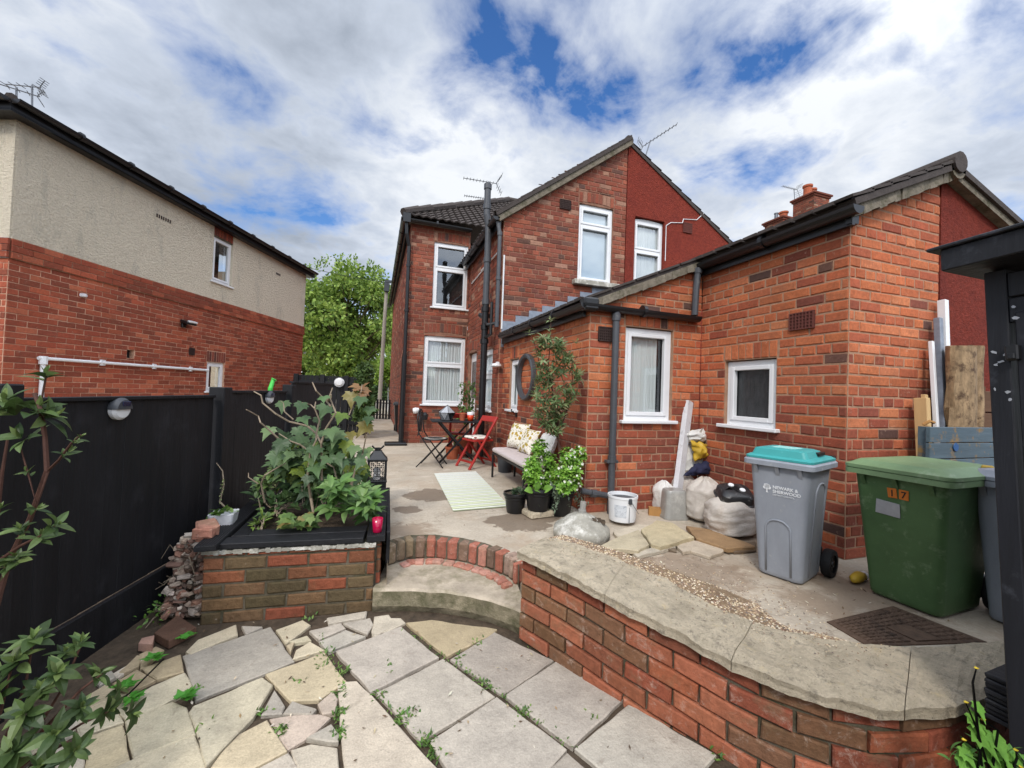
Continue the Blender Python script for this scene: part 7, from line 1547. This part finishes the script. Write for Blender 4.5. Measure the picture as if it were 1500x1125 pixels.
for k,ch in enumerate('17'): text(st2,'digit',ch,.055,c+fu*(k*.056-.03-.014)-fv*.019+nn_*s_*.002,fu,fv,'blackplastic',bold=.0006)
mb=MB(); c=facept(T2,ND_,.045,.575,.003); mb.box(c,(.12,.085,.003),rotb@Matrix.Rotation(rad(-3),3,'Z'),None,.002); mb.build('worn_label','silver',gr_)
g2=V((3.55,1.25,0)); G2=(.28,.34,.38,.44,.80); g2_,T3=bin_('grey_bin','second grey wheelie bin standing mostly hidden behind the black shed',g2,rad(3),G2,'greybin','greybin',wheels=True)
o=thing('yellow_bottle','crushed yellow plastic bottle lying between the grey bin and the green bin','bottle',tuple(G(1258,853))); c=G(1256,855); mb=MB(); mb.tube([c+V((-.06,-.01,.03)),c+V((-.03,0,.035)),c+V((.03,.01,.04)),c+V((.06,.02,.035)),c+V((.09,.02,.03))],[.012,.03,.035,.03,.026],10); mb.build('bottle','yellow',o,True); mb=MB(); mb.tube([c+V((.09,.02,.03)),c+V((.12,.03,.03))],.028,10); mb.build('label_band','frost',o)
o=thing('sponge','yellow sponge block lying on the lid of the second grey bin','sponge',tuple(gX(1447,645,g2.x-.1))); c=gX(1447,646,g2.x-.12); mb=MB(); mb.box((c.x,c.y-.0,.85),(.06,.05,.04),rotz(.4),None,0,.006); mb.build('sponge','yellow',o)
# ================================================================== MANHOLE COVER
mp=[gz(x,y,.0) for x,y in((1211,912),(1308,889),(1446,942),(1272,948))]; mh=thing('manhole_cover','rusty chequered iron drain cover set in the concrete beside the green bin','manhole cover',tuple(sum(mp,V())/4))
mb=MB(); mb.prism([(p.x,p.y) for p in mp],-.02,.006); mb.build('frame','iron',mh); mb=MB(); cm=sum(mp,V())/4; n=13
il=lambda u,v:(mp[0].lerp(mp[1],u)).lerp(mp[3].lerp(mp[2],u),v)
for i in range(n):
    for j in range(9):
        u=.05+.9*(i+.5)/n; v=.06+.88*(j+.5)/9; du=.9/n*.42; dv=.88/9*.42
        if (i+j)%1==0 and not(.42<u<.68 and .45<v<.95): q=[il(u-du,v-dv),il(u+du,v-dv),il(u+du,v+dv),il(u-du,v+dv)]; mb.add([V((p.x,p.y,.006)) for p in q]+[V((p.x,p.y,.013)) for p in [a.lerp(sum(q,V())/4,.2) for a in q]],[(0,1,5,4),(1,2,6,5),(2,3,7,6),(3,0,4,7),(4,5,6,7)])
q=[il(.44,.48),il(.67,.48),il(.67,.93),il(.44,.93)]; mb.prism([(p.x,p.y) for p in q],.005,.012); mb.build('cover_plate','iron',mh)
# ================================================================== LEANING TIMBER, LOGS, BOXES BEHIND THE BINS
def lean(name,label,pa,pb,w_,d_,mt,cat='timber',side=(1,0,0)):
    mb=MB(); mb.bar(pa,pb,w_,d_,None,.003,side); o=mb.build(name,mt); tag(o,label,cat); return o
A1=gY(1352,655,1.95); A1.z=.0
lean('white_plastic_trim','longest white plastic profile leaning upright in the corner by the red wall',V((4.38,1.99,.02)),gY(1381,440,2.14),.055,.05,'white','plastic trim')
lean('grey_plastic_trim','grey channel profile strapped to the white plastic trim',V((4.30,1.97,.02)),gY(1374,466,2.13),.045,.045,'lead','plastic trim')
lean('white_plastic_trim','shorter white plastic strip leaning left of the grey channel',V((4.24,1.97,.02)),gY(1364,500,2.13),.03,.03,'white','plastic trim')
lean('pine_offcut','raw pine offcut leaning against the brick corner behind the green bin',V((4.12,2.0,.02)),gY(1350,583,2.10),.085,.05,'timber')
mb=MB(); P_=[gY(1340,652,2.0),gY(1351,580,2.08)]; 
lean('pine_offcut','narrow split pine batten beside the thicker pine offcut',V((4.18,1.99,.02)),gY(1354,578,2.12),.03,.04,'timber')
def logpost(name,label,x0,x1,y0,y1,Y,th=.07):
    mb=MB(); a,b=gY(x0,y1,Y),gY(x1,y1,Y); t=gY((x0+x1)/2,y0,Y); n=10; rings=[]
    w_=(b.x-a.x)/2; cx=(a.x+b.x)/2
    for j in range(n+1):
        z_=.05+(t.z-.05)*j/n; rings.append([V((cx+math.cos(6.283*k/16)*w_*(1+mnoise.noise(V((k*.9,z_*7,x0)))*.30),Y+math.sin(6.283*k/16)*th*(1+mnoise.noise(V((k*.7,z_*3,x0+4)))*.3),z_+(mnoise.noise(V((k*.9,1,x0)))*.03 if j==n else 0))) for k in range(16)])
    mb.loft(rings); o=mb.build(name,'oldwood',None,False,rad(30)); tag(o,label,'log'); return o
logpost('timber_log','thick weathered log post with split bark standing against the red wall',1390,1423,508,640,2.0)
logpost('timber_log','thinner weathered log post standing behind the thick one',1420,1434,507,640,2.07,.05)
bf=thing('brown_fence','brown boarded fence behind the logs at the foot of the red wall','fence',(4.9,2.12,0)); mb=MB(); xa=gY(1378,560,2.13).x
for i in range(7): mb.box(((xa+5.8)/2,2.14,.10+.195*i),(5.8-xa,.03,.185),None,None,0,.004)
mb.build('boards','brownfence',bf); mb=MB(); mb.box((5.05,2.115,.7),(.07,.03,1.4)); mb.build('post','brownfence',bf)
bx=thing('blue_planter_box','blue stained wooden box behind the green bin','wooden box',(4.5,1.8,0)); xa=gY(1359,640,1.86).x; xb=gY(1470,640,1.86).x; zt_=gY(1400,626,1.86).z; mb=MB()
for i in range(5): mb.box(((xa+xb)/2,1.86,zt_-.055-.118*i),(xb-xa,.03,.112),None,None,0,.004)
mb.build('front_boards','bluewood',bx); 
for q_ in(xa+.02,xb-.02): mb=MB(); mb.box((q_+.02,1.905,zt_-.28),(.03,.05,.56)); mb.build('side_board','bluewood',bx)
mb=MB(); q=gY(1400,655,1.84); mb.lathe([(0,.004),(.03,.004),(.032,0)],q+V((0,.0,0)),16,None,Matrix.Rotation(rad(90),3,'X')); M['bluedab']=mat('blue_paint_dab',S(46,84,130),.6,.1,10,0); mb.build('blue_dab','bluedab',bx)
o=MB(); o.box(gY(1384,580,2.09)-Z*.1,(.13,.02,.52)); ob_=o.build('wood_offcut','brownfence'); tag(ob_,'dark stained board standing between the white trim and the log','board')
o=MB(); o.tube([gY(1352,622,2.03),gY(1362,617,2.0),gY(1368,619,2.0)],.012,6); ob_=o.build('orange_strap','card'); tag(ob_,'orange tape tied round the leaning plastic trims','strap')
# ================================================================== SHED
sh_=thing('black_shed','leaning black painted timber shed with overhanging roof at the right edge','shed',(1.95,.7,PZ))
SX=1.95; 
def onS(x,y,dx=0): return gX(x,y,SX+dx)
e1=onS(1440,392); e2=onS(1479,1110); up_=(e1-e2).normalized(); fwd=V((0,-1,0)); fwd=(fwd-up_*fwd.dot(up_)).normalized(); nx=V((-1,0,0)); rots=Matrix((fwd,nx,up_)).transposed(); O=e2-up_*.35; Hs=(e1-O).length
def sbx(mb,f0,f1,h0,h1,dep,front,bev=.003): mb.box(O+fwd*((f0+f1)/2)+up_*((h0+h1)/2)+nx*(front-dep/2),(f1-f0,dep,h1-h0),rots,None,0,bev)
pw=abs((onS(1472,760)-onS(1440,760)).dot(fwd)); mb=MB(); sbx(mb,0,pw,0,Hs-.02,.06,.0); mb.build('corner_post','shedwood',sh_)
mb=MB(); 
for i in range(9): sbx(mb,pw+.015+i*.115,pw+.015+i*.115+.109,0,Hs-.16,.02,-.015+U(-.001,.001))
mb.build('door_boards','shedwood',sh_); mb=MB()
hz=lambda y: (onS(1480,y)-O).dot(up_)
for k in range(5): sbx(mb,pw,1.3,Hs-.20+k*.085,min(Hs-.02,Hs-.12+k*.085),.028,-.006) if k<2 else None
mb.build('top_boards','shedwood',sh_); mb=MB(); sbx(mb,pw,1.2,hz(925)-.02,hz(915)+.02,.05,.012,.015); mb.build('ledge','shedwood',sh_)
mb=MB(); sbx(mb,pw+.015,pw+.055,0,Hs-.17,.03,.002); mb.build('door_frame','shedwood',sh_)
mb=MB(); q=onS(1487,517); mb.box(q+nx*.012,(.03,.025,.05),rots,None,0,.004); mb.box(q+nx*.02-up_*.012,(.018,.02,.02),rots,None,0,.003); mb.build('latch','blackmetal',sh_)
mb=MB()
for (x,y,s) in ((1456,516,.012),(1466,530,.010),(1460,534,.008),(1474,520,.009),(1485,450,.008),(1488,466,.01),(1458,570,.008),(1477,575,.012),(1480,585,.009)):
    p=onS(x,y)+nx*.0022; k=7; mb.add([p+fwd*(math.cos(6.28*i/k)*s*U(.2,1))+up_*(math.sin(6.28*i/k)*s*U(.2,.8)) for i in range(k)],[tuple(range(k))])
mb.build('chipped_paint','silver',sh_)
mb=MB(); r0=onS(1381,383,-.10); r1=r0+fwd*2.2; nz_=up_; ti=.075
mb.box((r0+r1)/2-up_*0+V((.0,0,0)),(2.2,.03,ti),rots,None,0,.004); mb.build('fascia','darkgreywood' if 'darkgreywood' in M else 'shedwood',sh_)
mb=MB(); c=(r0+r1)/2+up_*(ti/2+.006)+V((.9,0,0)); mb.box(c,(2.26,1.86,.012),rots,None,0,.003); mb.box((r0+r1)/2-up_*.03+V((.9,0,0)),(2.2,1.8,.012),rots); mb.build('roof','shedwood',sh_)
mb=MB(); mb.box(O+fwd*.0+up_*(Hs*.5)+V((.7,0,0))+fwd*.012,(.02,1.3,Hs),rots,None,0,.002); mb.build('back_wall','shedwood',sh_)
# stack of black decking offcuts by the shed
dk=thing('decking_stack','stack of grooved black decking offcuts wedged beside the shed at the end of the coping','decking',tuple(gD(1450,1010,1.3))); mb=MB(); a=gX(1436,978,2.0); b=gX(1437,1044,2.0); n=9
for i in range(n):
    p=a.lerp(b,(i+.5)/n); mb.box(V((2.10,p.y-.14,p.z))+V((0,.14-.14,0)),(.22+U(-.01,.01),.26,abs(a.z-b.z)/n*.86),rotz(.05),None,.001,.003)
mb.build('boards','blackdeck',dk)

lt=MB(); random.seed(91)
for _ in range(420):
    q=R()
    if q<.55: p=V((U(1.9,3.3),U(1.35,2.9),.003))
    elif q<.8: p=V((U(.3,2.1),U(3.0,6),.003))
    else: p=gz(U(240,960),U(905,1115),PZ+.005)
    s_=U(.004,.012); a=U(0,6.28); d=V((math.cos(a),math.sin(a),U(0,.3))); e=V((-d.y,d.x,0)); col=vary(random.choice([S(150,126,92),S(110,88,66),S(186,170,140),S(92,76,60),S(206,196,176)]),.2)
    lt.add([p,p+d*s_*1.6+e*s_*.5,p+d*s_*2.6+Z*.002,p+d*s_*1.4-e*s_*.5],[(0,1,2,3)],col)
struct(tag(lt.build('litter','gravel'),'tiny bits of straw, dry leaf and grit lying about the yard','litter'),'stuff')
# ================================================================== GROUPS FOR REPEATED KINDS
GRP={'boarded_fence':'black boarded fence sections','fence_post':'black fence posts','solar_light':'solar lights on the fence','tv_aerial':'television aerials on the roofs','chimney':'chimneys beyond the outbuilding','builders_sack':'sacks piled in the wall corner','cushion':'cushions on the bench','folding_chair':'red folding chairs at the table','grey_bin':'grey wheelie bins','flagstone':'stacked loose flagstones','wall_lamp':'wall lamps','black_pot':'black plant pots by the rug','flowering_bush':'white flowered bushes in pots','loose_brick':'loose brick lumps on the planter','yellow_sheet':'yellow plastic sheets on the sacks','white_plastic_trim':'leaning plastic trims','pine_offcut':'pine offcuts in the corner','timber_log':'logs against the red wall'}
for o in scn.objects:
    k=o.name.split('.')[0]
    if o.parent is None and k in GRP: o['group']=GRP[k]
